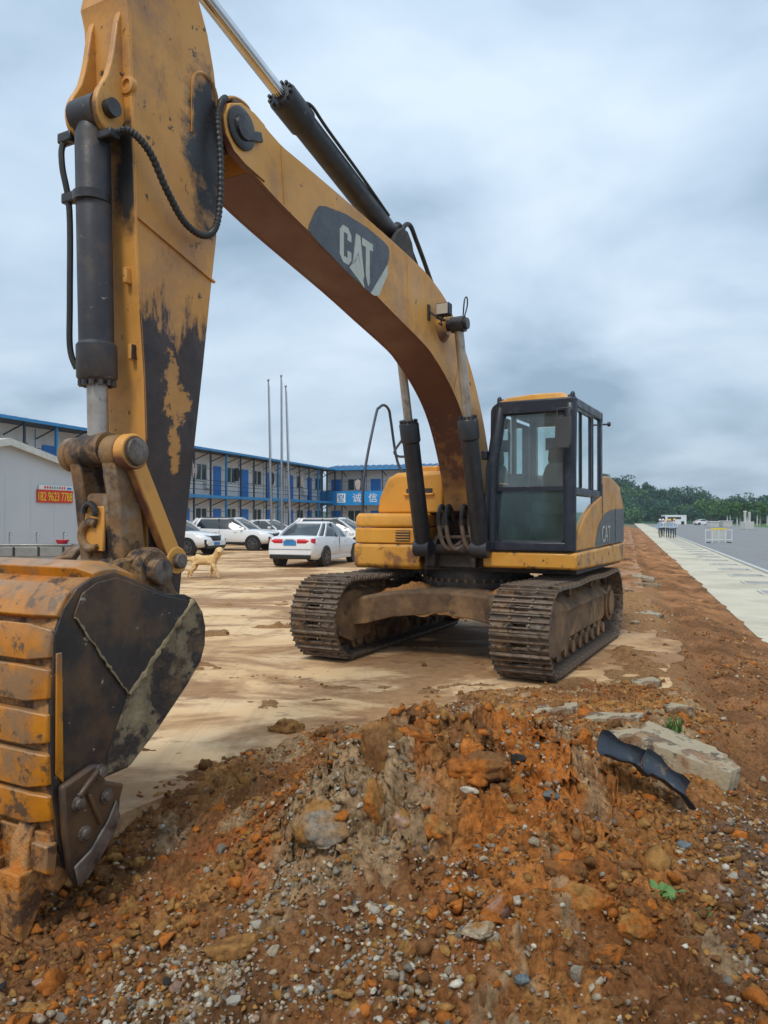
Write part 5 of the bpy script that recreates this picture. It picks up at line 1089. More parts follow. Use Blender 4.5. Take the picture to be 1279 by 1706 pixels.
# ------------------------------------------------------------------ flagpoles
for i, (px, zt, tx, lab) in enumerate(((-6.37, 9.35, -0.22, 'leftmost of the three bare steel flagpoles'), (-5.80, 9.6, -0.06, 'tallest, middle one of the three bare steel flagpoles'), (-5.30, 9.0, -0.30, 'rightmost and shortest of the three bare steel flagpoles'))):
    root = empty('flagpole', (px, 42, 0)); tag(root, lab, 'flagpole', 'flagpoles in the yard')
    MB().tube([(0, 0, 0), (tx * 0.5, 0, zt * 0.5), (tx, 0, zt)], [0.075, 0.06, 0.04], 10).build('pole', 'pole_steel', root)
    MB().lathe((tx, 0, zt), (0, 0, 1), [(0, .03), (.05, .07), (.1, .075), (.15, .05), (.17, .005)], 12).build('finial', 'pole_steel', root)
    MB().box((0, 0, 0.12), (0.5, 0.5, 0.24)).build('base', 'kerb_stone', root)
    MB().tube([(0.09, 0, 1.2), (tx + 0.07, 0, zt - 0.2)], 0.008, 5).build('halyard', 'steel_dark', root)

# ------------------------------------------------------------------ cars
def car(name, label, loc, heading, kind):
    root = empty(name, loc, heading); tag(root, label, 'car', 'cars parked in the yard')
    if kind == 'sedan':
        Ln, W, zs = 4.6, 0.90, 0.22; wb, wr = 2.66, 0.325
        top = [(-2.28, 0.62), (-2.26, 0.93), (-2.10, 1.00), (-1.60, 1.02), (-1.0, 1.00), (0.6, 0.95), (0.95, 0.92), (1.6, 0.82), (2.05, 0.72), (2.24, 0.58), (2.29, 0.42)]
        gh = dict(b0=-1.66, r0=-0.72, r1=0.14, b1=1.10, zb=0.98, zr=1.45, wb=0.80, wr=0.56)
    else:
        Ln, W, zs = 4.5, 0.93, 0.30; wb, wr = 2.68, 0.36
        top = [(-2.22, 0.70), (-2.22, 1.00), (-2.15, 1.10), (-1.6, 1.10), (-1.0, 1.08), (0.6, 1.04), (0.95, 1.02), (1.6, 0.97), (2.02, 0.88), (2.20, 0.74), (2.24, 0.52)]
        gh = dict(b0=-2.12, r0=-1.72, r1=0.15, b1=1.02, zb=1.07, zr=1.58, wb=0.84, wr=0.66)
    cx = 0.02
    tx = np.array([t[0] for t in top]); tz = np.array([t[1] for t in top])
    stations = sorted(set(list(tx) + [-1.9, -1.33 - 0.42, -1.33 + 0.42, -0.5, 0.0, 1.33 - 0.42, 1.33 + 0.42]))
    rings = []
    for x in stations:
        zt = float(np.interp(x, tx, tz)); e = min(1, (abs(x) / (Ln / 2)) ** 5); w_ = W * (1 - 0.17 * e); zb = zs + 0.14 * (abs(x) / 2.3) ** 6
        zt = max(zt, zb + 0.18)
        half = [(0, zb), (w_ * .86, zb), (w_ * .97, zb + .10), (w_, zb + (zt - zb) * .42), (w_ * .985, zb + (zt - zb) * .72), (w_ * .93, zt - .03), (w_ * .84, zt), (0, zt + 0.02)]
        rings.append([(x, y, z) for y, z in half] + [(x, -y, z) for y, z in half[-2:0:-1]])
    body = MB().loft(rings).build('body', 'car_white', root, smooth=50)
    g = gh
    def hull(o, sc_=1.0, z0=0, z1=0):
        return None
    G = MB(); rr_ = []
    st = [(g['b0'], g['r0']), (g['b0'] * .5 + g['b1'] * .5 - .3, (g['r0'] + g['r1']) / 2), (g['b1'], g['r1'])]
    lo = [(g['b0'], g['wb'] - .10), (g['b0'] + .30, g['wb']), (g['b1'] - .45, g['wb']), (g['b1'], g['wb'] - .14)]
    hi = [(g['r0'], g['wr'] - .08), (g['r0'] + .15, g['wr']), (g['r1'] - .2, g['wr']), (g['r1'], g['wr'] - .10)]
    def rg(pts, z): return [(x, y, z) for x, y in pts] + [(x, -y, z) for x, y in pts[::-1]]
    mid = [((a[0] + b[0]) / 2, (a[1] + b[1]) / 2 + 0.025) for a, b in zip(lo, hi)]
    G.loft([rg(lo, g['zb'] - .06), rg(mid, (g['zb'] + g['zr']) / 2), rg(hi, g['zr'] - .03)])
    G.build('window_glass', 'car_glass', root, smooth=40)
    up = [(x + (0.03 if x > 0 else -0.03), y + 0.012) for x, y in hi]
    top2 = [(x * .9, y * .8) for x, y in hi]
    MB().loft([rg(up, g['zr'] - .05), rg(up, g['zr'] - .01), rg(top2, g['zr'] + .035)]).build('roof', 'car_white', root, smooth=60)
    for sg in (-1, 1):
        def pp(a, b, wd): MB().bar((a[0], sg * (a[1] + .008), g['zb'] - .05), ((a[0] + b[0]) / 2, sg * ((a[1] + b[1]) / 2 + .033), (g['zb'] + g['zr']) / 2), wd, .035, (0, sg, 0)).bar(((a[0] + b[0]) / 2, sg * ((a[1] + b[1]) / 2 + .033), (g['zb'] + g['zr']) / 2), (b[0], sg * (b[1] + .008), g['zr'] - .03), wd, .035, (0, sg, 0)).build('pillar', 'car_white', root)
        pp(lo[3], hi[3], .09); pp(lo[0], hi[0], .16 if kind == 'sedan' else .2); pp(lo[1], hi[1], .10)
        mx_ = (g['b0'] + g['b1']) / 2 + .1; MB().bar((mx_, sg * (g['wb'] + .004), g['zb'] - .04), (mx_ - .1, sg * (g['wr'] + .02), g['zr'] - .03), .06, .03, (0, sg, 0)).build('door_pillar', 'car_black', root)
        MB().box((g['b1'] - .30, sg * (W + 0.05), g['zb'] + .06), (.12, .18, .12)).build('mirror', 'car_white', root, bevel=0.03)
        MB().box((0, sg * (W * .955), zs + .06), (2.0, .05, .14)).build('sill', 'car_black' if kind == 'suv' else 'car_white', root, bevel=0.02)
        MB().box((mx_ + .02, sg * (W * .975 + .012), .72), (.012, .02, .5)).build('door_seam', 'car_black', root)
        for x in (-0.62, 0.42): MB().box((x, sg * (W * .985 + .006), g['zb'] - .16), (.18, .025, .03)).build('door_handle', 'car_white', root)
        for x in (-wb / 2, wb / 2):
            MB().cyl((x, sg * (W - .22), wr + .01), (x, sg * (W + .006), wr + .01), wr + .045, n=28).build('wheel_arch', 'car_black', root)
            wl = MB().lathe((x, sg * (W - .21), wr), (0, sg, 0), [(0, wr * .6), (0, wr * .93), (.03, wr), (.18, wr), (.215, wr * .94), (.22, wr * .70), (.20, wr * .66)], 28).build('wheel', 'tyre', root)
            rm = MB(); rm.cyl((x, sg * (W - .03), wr), (x, sg * (W + .012), wr), wr * .20, n=12)
            for q in range(10):
                a = R(36 * q + 9 * (q % 2)); rm.bar((x + wr * .1 * math.cos(a), sg * (W + .004), wr + wr * .1 * math.sin(a)), (x + wr * .68 * math.cos(a), sg * (W + .006), wr + wr * .68 * math.sin(a)), .03, .03, (0, 1, 0))
            rm.lathe((x, sg * (W - .028), wr), (0, sg, 0), [(0, wr * .68), (.045, wr * .70), (.045, wr * .64), (0, wr * .62)], 24); rm.build('rim', 'rim', wl)
    if kind == 'sedan':
        for sg in (-1, 1):
            MB().loft([[(-2.275 + .20 * t, sg * y, .79), (-2.30 + .20 * t, sg * y, .87), (-2.25 + .2 * t, sg * y, .945)] for y, t in ((.26, 0), (.55, 0.02), (.74, .25), (.82, 1.0))]).build('tail_light', 'tail_light', root)
            MB().box((2.14, sg * .62, .66), (.22, .36, .12)).build('headlight', 'head_light', root, bevel=0.03)
        MB().box((-2.285, 0, .80), (.02, .44, .15)).build('number_plate', 'plate_blue', root)
        MB().box((-2.25, 0, .36), (.10, 1.45, .16)).build('rear_bumper', 'car_black', root, bevel=0.04); MB().box((-2.29, 0, .90), (.02, .3, .03)).build('boot_trim', 'rim', root)
        MB().box((-2.27, 0, .60), (.05, 1.5, .010)).build('bumper_seam', 'rim', root)
        MB().box((2.27, 0, .48), (.05, 1.1, .16)).build('grille', 'car_black', root, bevel=0.02)
    else:
        MB().loft([[(2.235 - .08 * t, y, .56), (2.25 - .08 * t, y, .70), (2.19 - .08 * t, y, .84)] for y, t in ((-.52, 1), (-.3, 0), (.3, 0), (.52, 1))]).build('grille', 'car_black', root)
        for sg in (-1, 1):
            MB().loft([[(2.19 - .45 * t, sg * y, .80 + .04 * t), (2.20 - .45 * t, sg * y, .84 + .04 * t), (2.12 - .45 * t, sg * y, .885 + .04 * t)] for y, t in ((.46, 0), (.66, .25), (.83, .9))]).build('headlight', 'head_light', root)
            MB().prism([(sg * .55, .42), (sg * .80, .46), (sg * .82, .68), (sg * .70, .68)], 2.12, 2.21, 'yz').build('lamp_pocket', 'car_black', root)
            MB().box((-.6, sg * .63, g['zr'] + .035), (1.7, .04, .04)).build('roof_rail', 'rim', root)
            MB().loft([[(-2.23 + .2 * t, sg * y, .92), (-2.25 + .2 * t, sg * y, 1.0), (-2.2 + .2 * t, sg * y, 1.05)] for y, t in ((.3, 0), (.6, 0.05), (.84, .9))]).build('tail_light', 'tail_light', root)
        MB().box((2.25, 0, .50), (.02, .44, .14)).build('number_plate', 'plate_blue', root)
        MB().box((2.16, 0, .38), (.16, 1.5, .16)).build('front_bumper', 'car_black', root, bevel=0.04)
    return root
PH = RZ                           # parked along the road direction
p = Vector((-2.75, 24.75, 0)); f = Vector((RX, RY, 0))
car('sedan_car', 'white saloon seen from behind with red tail lights and blue plate', p + f * 1.33, PH, 'sedan')
car('sedan_car', 'white saloon mostly hidden behind the excavator, only its wheels showing', Vector((0.70, 24.2, 0)) + f * 1.33, PH, 'sedan')
car('suv_car', 'white SUV nearest the excavator stick, its front beside the dog', (-9.35, 32.6, 0), R(-18), 'suv')
car('suv_car', 'whole white SUV side-on between the flagpoles and the yellow dog', (-7.45, 37.0, 0), R(-14), 'suv')
car('sedan_car', 'white saloon half hidden between the SUV and the flagpoles', (-6.7, 42.9, 0), R(-30), 'sedan')
car('suv_car', 'white SUV half hidden behind the roof of the rear-facing saloon', (-2.1, 34.6, 0), R(-20), 'suv')

# ------------------------------------------------------------------ dog
def skinned(name, verts, edges, mat, parent=None, sub=2):
    """verts: (x, y, z, r) or (x, y, z, rx, ry)"""
    me = bpy.data.meshes.new(name); me.from_pydata([v[:3] for v in verts], edges, []); o = bpy.data.objects.new(name, me); col.objects.link(o); o.parent = parent
    m = o.modifiers.new('skin', 'SKIN'); m.use_smooth_shade = True; m.branch_smoothing = 0.6
    for i, v in enumerate(verts):
        d = me.skin_vertices[0].data[i]; d.radius = (v[3], v[4] if len(v) > 4 else v[3]); d.use_root = (i == 0)
    s = o.modifiers.new('sub', 'SUBSURF'); s.levels = sub; s.render_levels = sub
    me.materials.append(MATS[mat]); return o
def dog():
    root = empty('dog', (-4.92, 19.9, 0), R(-6)); root.scale = (0.96, 1.1, 1.0); tag(root, 'golden long-haired dog trotting across the yard, head turned to the camera', 'dog')
    v = [(0.0, 0, 0.49, .13, .15), (0.22, 0, 0.48, .135, .165), (0.35, 0, 0.51, .125, .155), (0.43, 0, 0.58, .105, .11), (0.50, -0.02, 0.68, .115), (0.56, -0.05, 0.76, .125, .12), (0.585, -0.15, 0.71, .062), (0.60, -0.22, 0.69, .045),  # trunk, neck, head, muzzle
         (-0.20, 0, 0.51, .11, .12), (-0.30, 0, 0.53, .075), (-0.40, 0, 0.50, .038), (-0.50, 0.01, 0.42, .045), (-0.57, 0.01, 0.33, .025),  # rump, tail
         (0.36, -0.085, 0.38, .07), (0.45, -0.09, 0.22, .046), (0.50, -0.09, 0.10, .034), (0.53, -0.09, 0.03, .03), (0.57, -0.09, 0.022, .022),
         (0.34, 0.085, 0.38, .07), (0.28, 0.09, 0.22, .046), (0.24, 0.09, 0.11, .034), (0.20, 0.09, 0.035, .028), (0.235, 0.09, 0.02, .02),
         (-0.20, -0.085, 0.38, .075), (-0.15, -0.09, 0.27, .06), (-0.26, -0.09, 0.17, .038), (-0.26, -0.09, 0.04, .028), (-0.22, -0.09, 0.022, .022),
         (-0.22, 0.085, 0.38, .075), (-0.24, 0.09, 0.26, .06), (-0.39, 0.09, 0.18, .038), (-0.44, 0.09, 0.05, .027), (-0.41, 0.09, 0.025, .022)]
    e = [(0, 1), (1, 2), (2, 3), (3, 4), (4, 5), (5, 6), (6, 7), (0, 8), (8, 9), (9, 10), (10, 11), (11, 12), (2, 13), (13, 14), (14, 15), (15, 16), (16, 17), (2, 18), (18, 19), (19, 20), (20, 21), (21, 22), (8, 23), (23, 24), (24, 25), (25, 26), (26, 27), (8, 28), (28, 29), (29, 30), (30, 31), (31, 32)]
    bd = skinned('body', [t[:3] + tuple(r_ * (1.15 if i > 12 else 1.06) for r_ in t[3:]) for i, t in enumerate(v)], e, 'dog_fur', root, 3)
    tx = bpy.data.textures.new('fur_curls', 'CLOUDS'); tx.noise_scale = 0.05; dm = bd.modifiers.new('curls', 'DISPLACE'); dm.texture = tx; dm.strength = 0.022; dm.mid_level = 0.45
    for x, y in ((0.47, -0.075), (0.62, -0.03)): MB().loft([[(x - a, y, z), (x, y - .018, z), (x + a, y, z), (x, y + .018, z)] for z, a in ((0.77, .012), (0.75, .03), (0.69, .034), (0.645, .02), (0.63, .004))]).build('ear', 'dog_fur', root, smooth=80)
    MB().lathe((0.602, -0.262, 0.705), (0.1, -1, 0), [(-.01, .012), (0, .02), (.012, .016), (.016, .002)], 10).build('nose', 'dog_nose', root)
    for x, y in ((0.53, -0.15), (0.625, -0.135)): MB().lathe((x, y, 0.725), (0.2, -1, 0), [(-.01, .008), (0, .012), (.006, .008), (.008, .001)], 8).build('eye', 'dog_nose', root)
dog()

# ------------------------------------------------------------------ people far down the pavement
def pmats():
    for nm, sh, tr in (('blue', (0.30, 0.42, 0.58), (0.03, 0.035, 0.045)), ('white', (0.66, 0.68, 0.70), (0.02, 0.022, 0.03)), ('grey', (0.34, 0.38, 0.44), (0.04, 0.045, 0.06))):
        m = bpy.data.materials.new('clothes_' + nm); m.use_nodes = True; nt = m.node_tree; L = nt.links.new
        tc = _n(nt, 'ShaderNodeTexCoord'); s = _n(nt, 'ShaderNodeSeparateXYZ'); L(tc.outputs['Object'], s.inputs[0])
        d = _n(nt, 'ShaderNodeMath', operation='DIVIDE'); L(s.outputs[2], d.inputs[0]); d.inputs[1].default_value = 2.0
        r = _n(nt, 'ShaderNodeValToRGB'); r.color_ramp.interpolation = 'CONSTANT'; L(d.outputs[0], r.inputs[0]); e = r.color_ramp.elements
        e[0].position = 0; e[0].color = (0.02, 0.018, 0.016, 1); e[1].position = 0.045; e[1].color = (*tr, 1); k = e.new(0.47); k.color = (*sh, 1); k = e.new(0.735); k.color = (0.42, 0.25, 0.17, 1)
        L(r.outputs[0], nt.nodes['Principled BSDF'].inputs['Base Color']); nt.nodes['Principled BSDF'].inputs['Roughness'].default_value = 0.85; MATS['clothes_' + nm] = m
pmats()
plain('helmet_yellow', (0.75, 0.50, 0.04), 0.4); plain('helmet_white', (0.72, 0.72, 0.70), 0.4); plain('hair', (0.015, 0.012, 0.01), 0.7)
def person(label, loc, rz, clothes, helmet, ph, sc_=1.0):
    root = empty('person', loc, rz); root.scale = (sc_,) * 3; tag(root, label, 'person', 'people walking on the pavement')
    st = 0.20 * ph; y = 0.10
    v = [(0, 0, 0.95, .15, .11), (0, 0, 1.15, .145, .105), (0, 0, 1.35, .16, .11), (0, 0, 1.46, .10, .08), (0.01, 0, 1.53, .055), (0.02, 0, 1.62, .085, .095), (0.02, 0, 1.70, .08, .09),
         (0.02, y, 0.82, .085), (st * .6, y, 0.50, .062), (st * .7 - 0.08, y, 0.12, .042), (st, y, 0.05, .045), (st + 0.14, y, 0.035, .035),
         (0.0, -y, 0.82, .085), (-st * .3 + .05, -y, 0.50, .062), (-st - 0.06, -y, 0.13, .042), (-st, -y, 0.05, .045), (-st + 0.14, -y, 0.035, .035),
         (0, 0.20, 1.40, .06), (-0.03 - st * .4, 0.25, 1.13, .045), (0.06 - st * .4, 0.24, 0.90, .036), (0.09 - st * .4, 0.235, 0.82, .032),
         (0, -0.20, 1.40, .06), (-0.03 + st * .4, -0.25, 1.13, .045), (0.07 + st * .5, -0.24, 0.90, .036), (0.11 + st * .5, -0.235, 0.82, .032)]
    e = [(0, 1), (1, 2), (2, 3), (3, 4), (4, 5), (5, 6), (0, 7), (7, 8), (8, 9), (9, 10), (10, 11), (0, 12), (12, 13), (13, 14), (14, 15), (15, 16), (3, 17), (17, 18), (18, 19), (19, 20), (3, 21), (21, 22), (22, 23), (23, 24)]
    skinned('body', v, e, 'clothes_' + clothes, root, 1)
    if helmet: MB().lathe((0.02, 0, 1.68), (0, 0, 1), [(0, .14), (.01, .12), (.08, .105), (.13, .06), (.145, .01)], 14).build('hard_hat', 'helmet_' + helmet, root)
    else: MB().lathe((0.01, 0, 1.66), (0, 0, 1), [(0, .10), (.08, .10), (.12, .06), (.135, .01)], 12).build('hair', 'hair', root)
zr_ = -0.37
for (s_, n_, lab, cl, he, ph, k) in ((76.0, 3.05, 'leftmost pedestrian in a pale blue shirt on the far pavement', 'blue', 'white', 1.0, 1.0), (76.6, 3.75, 'pedestrian in grey shirt and yellow hard hat beside the pale blue shirt', 'grey', 'yellow', -0.8, 1.0), (73.5, 4.0, 'nearest pedestrian in the group, blue-grey shirt, bareheaded', 'blue', None, 0.7, 1.0), (78.0, 4.45, 'pedestrian in white shirt and yellow hard hat at the right of the group', 'white', 'yellow', 0.9, 1.02), (80.0, 3.5, 'pedestrian in white shirt and white hard hat at the back of the group', 'white', 'white', -0.6, 1.0), (79.5, 4.1, 'yellow-helmeted pedestrian in blue at the back of the group', 'blue', 'yellow', 0.5, 1.0)):
    person(lab, sn(s_, n_, zr_), RZ + math.pi + rng.uniform(-.2, .2), cl, he, ph, k)

# ------------------------------------------------------------------ far end of the road
def barrier(label, loc, rz, ln):
    root = empty('barrier', loc, rz); tag(root, label, 'barrier', 'barriers on the road')
    for z in (0.25, 1.05): MB().box((0, 0, z), (ln, 0.06, 0.07)).build('rail', 'window_frame', root)
    MB().box((0, 0, 0.65), (ln * 0.62, 0.03, 0.70)).build('panel', 'kerb_stone', root); MB().box((0, -.02, 1.13), (ln * 0.62, 0.05, 0.12)).build('top_board', 'sign_yellow', root)
    for k in range(5): MB().box((-ln / 2 + ln * k / 4, 0, 0.55), (0.05, 0.05, 1.1)).build('post', 'window_frame', root)
    for x in (-ln * .4, ln * .4): MB().box((x, 0, 0.04), (0.06, 0.6, 0.08)).build('foot', 'steel_dark', root)
barrier('white road barrier with yellow top board standing alone on the asphalt', (27.2, 60.0, -0.47), R(8), 2.3)
def block(name, label, cat, loc, rz, size, mat, parts=()):
    root = empty(name, loc, rz); tag(root, label, cat)
    MB().box((0, 0, size[2] / 2), size).build('body', mat, root, bevel=0.05)
    for nm, c, s, m in parts: MB().box(c, s).build(nm, m, root)
block('bus', 'white bus parked across the far end of the road', 'bus', (80.5, 205, -0.5), R(4), (6.0, 2.5, 2.6), 'car_white', [('window_band', (-.5, -1.27, 1.8), (3.8, 0.05, 0.6), 'car_glass'), ('windscreen', (-3.02, 0, 1.8), (0.05, 2.1, 0.9), 'car_glass'), ('wheel', (-1.9, -1.22, .45), (.9, .1, .9), 'tyre'), ('wheel', (1.9, -1.22, .45), (.9, .1, .9), 'tyre')])
car('sedan_car', 'tiny white car far away at the end of the road', (82, 190, -0.47), R(5), 'sedan')
block('concrete_block', 'left white concrete block far down the road', 'block', (67.7, 152, -0.47), R(10), (2.0, 1.4, 1.1), 'kerb_stone', [('cap', (0, 0, 1.15), (2.2, 1.6, 0.12), 'sign_white')])
block('concrete_block', 'right white concrete block far down the road', 'block', (70.4, 152, -0.47), R(10), (2.0, 1.4, 1.2), 'kerb_stone', [('cap', (0, 0, 1.25), (2.2, 1.6, 0.12), 'sign_white')])
block('gate_post', 'white plinth with two pillars on the far side of the road', 'gate post', (61.0, 124, -0.47), R(8), (1.6, 1.4, 1.3), 'kerb_stone', [('pillar', (-0.4, 0, 2.1), (0.28, 0.28, 1.7), 'kerb_stone'), ('pillar', (0.4, 0, 2.1), (0.28, 0.28, 1.7), 'kerb_stone'), ('lamp', (-.4, 0, 3.0), (0.36, 0.36, 0.2), 'sign_white')])
tag(MB().add([sn(70, 26, -0.455), sn(320, 26, -0.455), sn(320, 60, -0.455), sn(70, 60, -0.455)] , [(0, 3, 2, 1)]).build('far_verge', 'forest_leaf_light'), kind='structure')

# ------------------------------------------------------------------ trees
def leaf_cloud(cs, per, size, seed):
    """cs: list of (x, y, z, rx, ry, rz) lobes; returns verts, faces of many leaf-clump triangles facing every way"""
    r = np.random.default_rng(seed); V = []
    for (x, y, z, a, b, c) in cs:
        d = r.normal(size=(per, 3)); d /= np.linalg.norm(d, axis=1)[:, None]; rad = r.uniform(0.55, 1.06, (per, 1))
        p = np.array([x, y, z]) + d * rad * np.array([a, b, c])
        u = r.normal(size=(per, 3)); u /= np.linalg.norm(u, axis=1)[:, None]; w_ = np.cross(u, d + 0.6 * r.normal(size=(per, 3))); w_ /= np.linalg.norm(w_, axis=1)[:, None]
        s = size * r.uniform(0.6, 1.4, (per, 1))
        V.append(np.stack([p - u * s, p + u * s * .6 - w_ * s * .5, p + u * s, p + w_ * s * .7], 1).reshape(-1, 3))
    V = np.concatenate(V); F = np.arange(len(V)).reshape(-1, 4)
    return V, F
def cloud_mesh(name, V, F, mat):
    me = bpy.data.meshes.new(name); me.vertices.add(len(V)); me.vertices.foreach_set('co', V.reshape(-1)); me.loops.add(F.size); me.loops.foreach_set('vertex_index', F.reshape(-1).astype(np.int32))
    me.polygons.add(len(F)); me.polygons.foreach_set('loop_start', np.arange(0, F.size, 4, dtype=np.int32)); me.update(); me.validate(); me.materials.append(MATS[mat]); return me
def hill():
    kx, kr = [-40, 20, 60, 86, 107, 118, 130, 150, 260], [3, 8, 11.0, 11.0, 7.6, 5.4, 3.9, 3.6, 4.0]
    xs_ = np.linspace(-40, 260, 76); ys_ = np.linspace(205, 420, 50); X, Y = np.meshgrid(xs_, ys_)
    Z = -0.7 + np.interp(X, kx, kr) * sstep(215, 285, Y) * (1 - 0.6 * sstep(330, 420, Y)) + 0.8 * fbm(X, Y, 0.03, 3, 301)
    b = MB(); ny, nx = X.shape; idx = np.arange(nx * ny).reshape(ny, nx)
    b.add(np.stack([X, Y, Z], -1).reshape(-1, 3).tolist(), np.stack([idx[:-1, :-1], idx[:-1, 1:], idx[1:, 1:], idx[1:, :-1]], -1).reshape(-1, 4).tolist())
    tag(b.build('hill', 'hill_grass', smooth=180), kind='structure')
    def hz(x, y): return -0.7 + float(np.interp(x, kx, kr) * sstep(215, 285, np.array(y)) * (1 - 0.6 * sstep(330, 420, np.array(y))))
    r = random.Random(5); cs = []; tint = []
    for k in range(860):
        y = r.uniform(220, 305); x = r.uniform(0.14 * y, 0.80 * y); s = r.choice((1.2, 1.8, 2.4, 3.0, 4.2)) * r.uniform(.85, 1.15); z = hz(x, y); g = r.choice(((.030, .090, .055), (.045, .115, .065), (.060, .135, .060), (.035, .080, .060), (.075, .150, .060)))
        for j in range(4):
            cs.append((x + r.uniform(-s, s) * .55, y + r.uniform(-s, s) * .5, z + s * r.uniform(.3, 1.35), s * r.uniform(.35, .75), s * r.uniform(.35, .75), s * r.uniform(.3, .6))); q = r.uniform(.8, 1.25); tint.append([c_ * q for c_ in g])
    V, F = leaf_cloud(cs, 80, 0.42, 9); me = cloud_mesh('forest', V, F, 'forest_leaf'); cc = np.repeat(np.array(tint), 80 * 4, 0)
    a = me.color_attributes.new('Col', 'FLOAT_COLOR', 'POINT'); a.data.foreach_set('color', np.concatenate([cc, np.ones((len(cc), 1))], 1).astype(np.float32).reshape(-1))
    tag(put('forest', me), 'dark green wooded hill closing the view behind the road', 'forest', kind='stuff')
    # trees one can tell apart at the foot of the hill and on its crest
    labs = ['pale green tree at the foot of the hill left of the bus', 'round dark tree standing just behind the bus', 'broad light green tree above the right-hand concrete block', 'tall tree poking above the crest of the hill', 'lone crest tree right of the tallest one', 'dark tree at the far right behind the palm row']
    for k, (x, y, s, m) in enumerate(((66, 215, 3.2, 'forest_leaf_light'), (80, 214, 3.4, 'hill_grass'), (92, 208, 4.0, 'forest_leaf_light'), (84, 288, 4.2, 'hill_grass'), (101, 282, 3.4, 'hill_grass'), (100, 196, 3.6, 'hill_grass'))):
        z = hz(x, y) if y > 205 else -0.6; root = empty('tree', (x, y, z)); tag(root, labs[k], 'tree', 'trees round the hill')
        t = MB(); t.tube([(0, 0, -0.3), (0.1, 0, s * .6), (-.1, .1, s * 1.2)], [s * .09, s * .06, s * .03], 8)
        for q in range(4):
            a = q * 1.6; t.tube([(0, 0, s * .6), (math.cos(a) * s * .5, math.sin(a) * s * .5, s * 1.15)], [s * .04, s * .015], 6)
        t.build('trunk', 'bark', root)
        cs = [(r.uniform(-s, s) * .55, r.uniform(-s, s) * .5, s * r.uniform(.8, 1.7), s * r.uniform(.35, .6), s * r.uniform(.35, .6), s * r.uniform(.3, .5)) for _ in range(8)]
        V, F = leaf_cloud(cs, 180, 0.34, 20 + k); put('crown', cloud_mesh('crown', V, F, m), root)
    # row of young roadside trees with bare stems
    for k in range(9):
        x, y = 79.0 + k * 1.15, 170 + (k % 2); root = empty('young_tree', (x, y, -0.5)); tag(root, '%s slim young tree from the left in the far kerbside row' % ('first', 'second', 'third', 'fourth', 'fifth', 'sixth', 'seventh', 'eighth', 'ninth')[k], 'tree', 'young trees in a row along the far kerb')
        MB().tube([(0, 0, -.2), (0.05, 0, 2.2), (0, 0, 3.4)], [.16, .13, .05], 8).build('trunk', 'kerb_stone', root)
        cs = [(r.uniform(-.5, .5), r.uniform(-.5, .5), 2.4 + r.uniform(0, 2.6), r.uniform(.5, .8), r.uniform(.5, .8), r.uniform(.6, 1.0)) for _ in range(5)]
        V, F = leaf_cloud(cs, 90, 0.24, 60 + k); put('crown', cloud_mesh('crown', V, F, 'forest_leaf_light'), root)
hill()
# ------------------------------------------------------------------ rubble on the soil
def pix(px, py):
    """point of the soil that this direction from the standing place meets"""
    dx, dz = (px - 639.5) / 1230, (861 - py) / 1230
    t = np.arange(1.6, 14, 0.01); h = H(t * dx, t)[0]; i = int(np.argmax(CAMH + t * dz <= h)); return float(t[i] * dx), float(t[i]), float(h[i])
def ico(sub):
    bm = bmesh.new(); bmesh.ops.create_icosphere(bm, subdivisions=sub, radius=1.0); v = np.array([x.co[:] for x in bm.verts]); f = np.array([[y.index for y in x.verts] for x in bm.faces]); bm.free(); return v, f
I1 = ico(1); I2 = ico(2); I4 = ico(4)
def set_col(me, cc):
    a = me.color_attributes.new('Col', 'FLOAT_COLOR', 'POINT'); a.data.foreach_set('color', np.concatenate([cc, np.ones((len(cc), 1))], 1).astype(np.float32).reshape(-1))
PAL = dict(pale=(0.47, 0.38, 0.27), white=(0.60, 0.545, 0.45), grey=(0.29, 0.25, 0.20), blue=(0.17, 0.20, 0.21), orange=(0.42, 0.14, 0.028), brown=(0.21, 0.10, 0.040), ochre=(0.36, 0.185, 0.058), pink=(0.42, 0.27, 0.20), dark=(0.05, 0.045, 0.045))
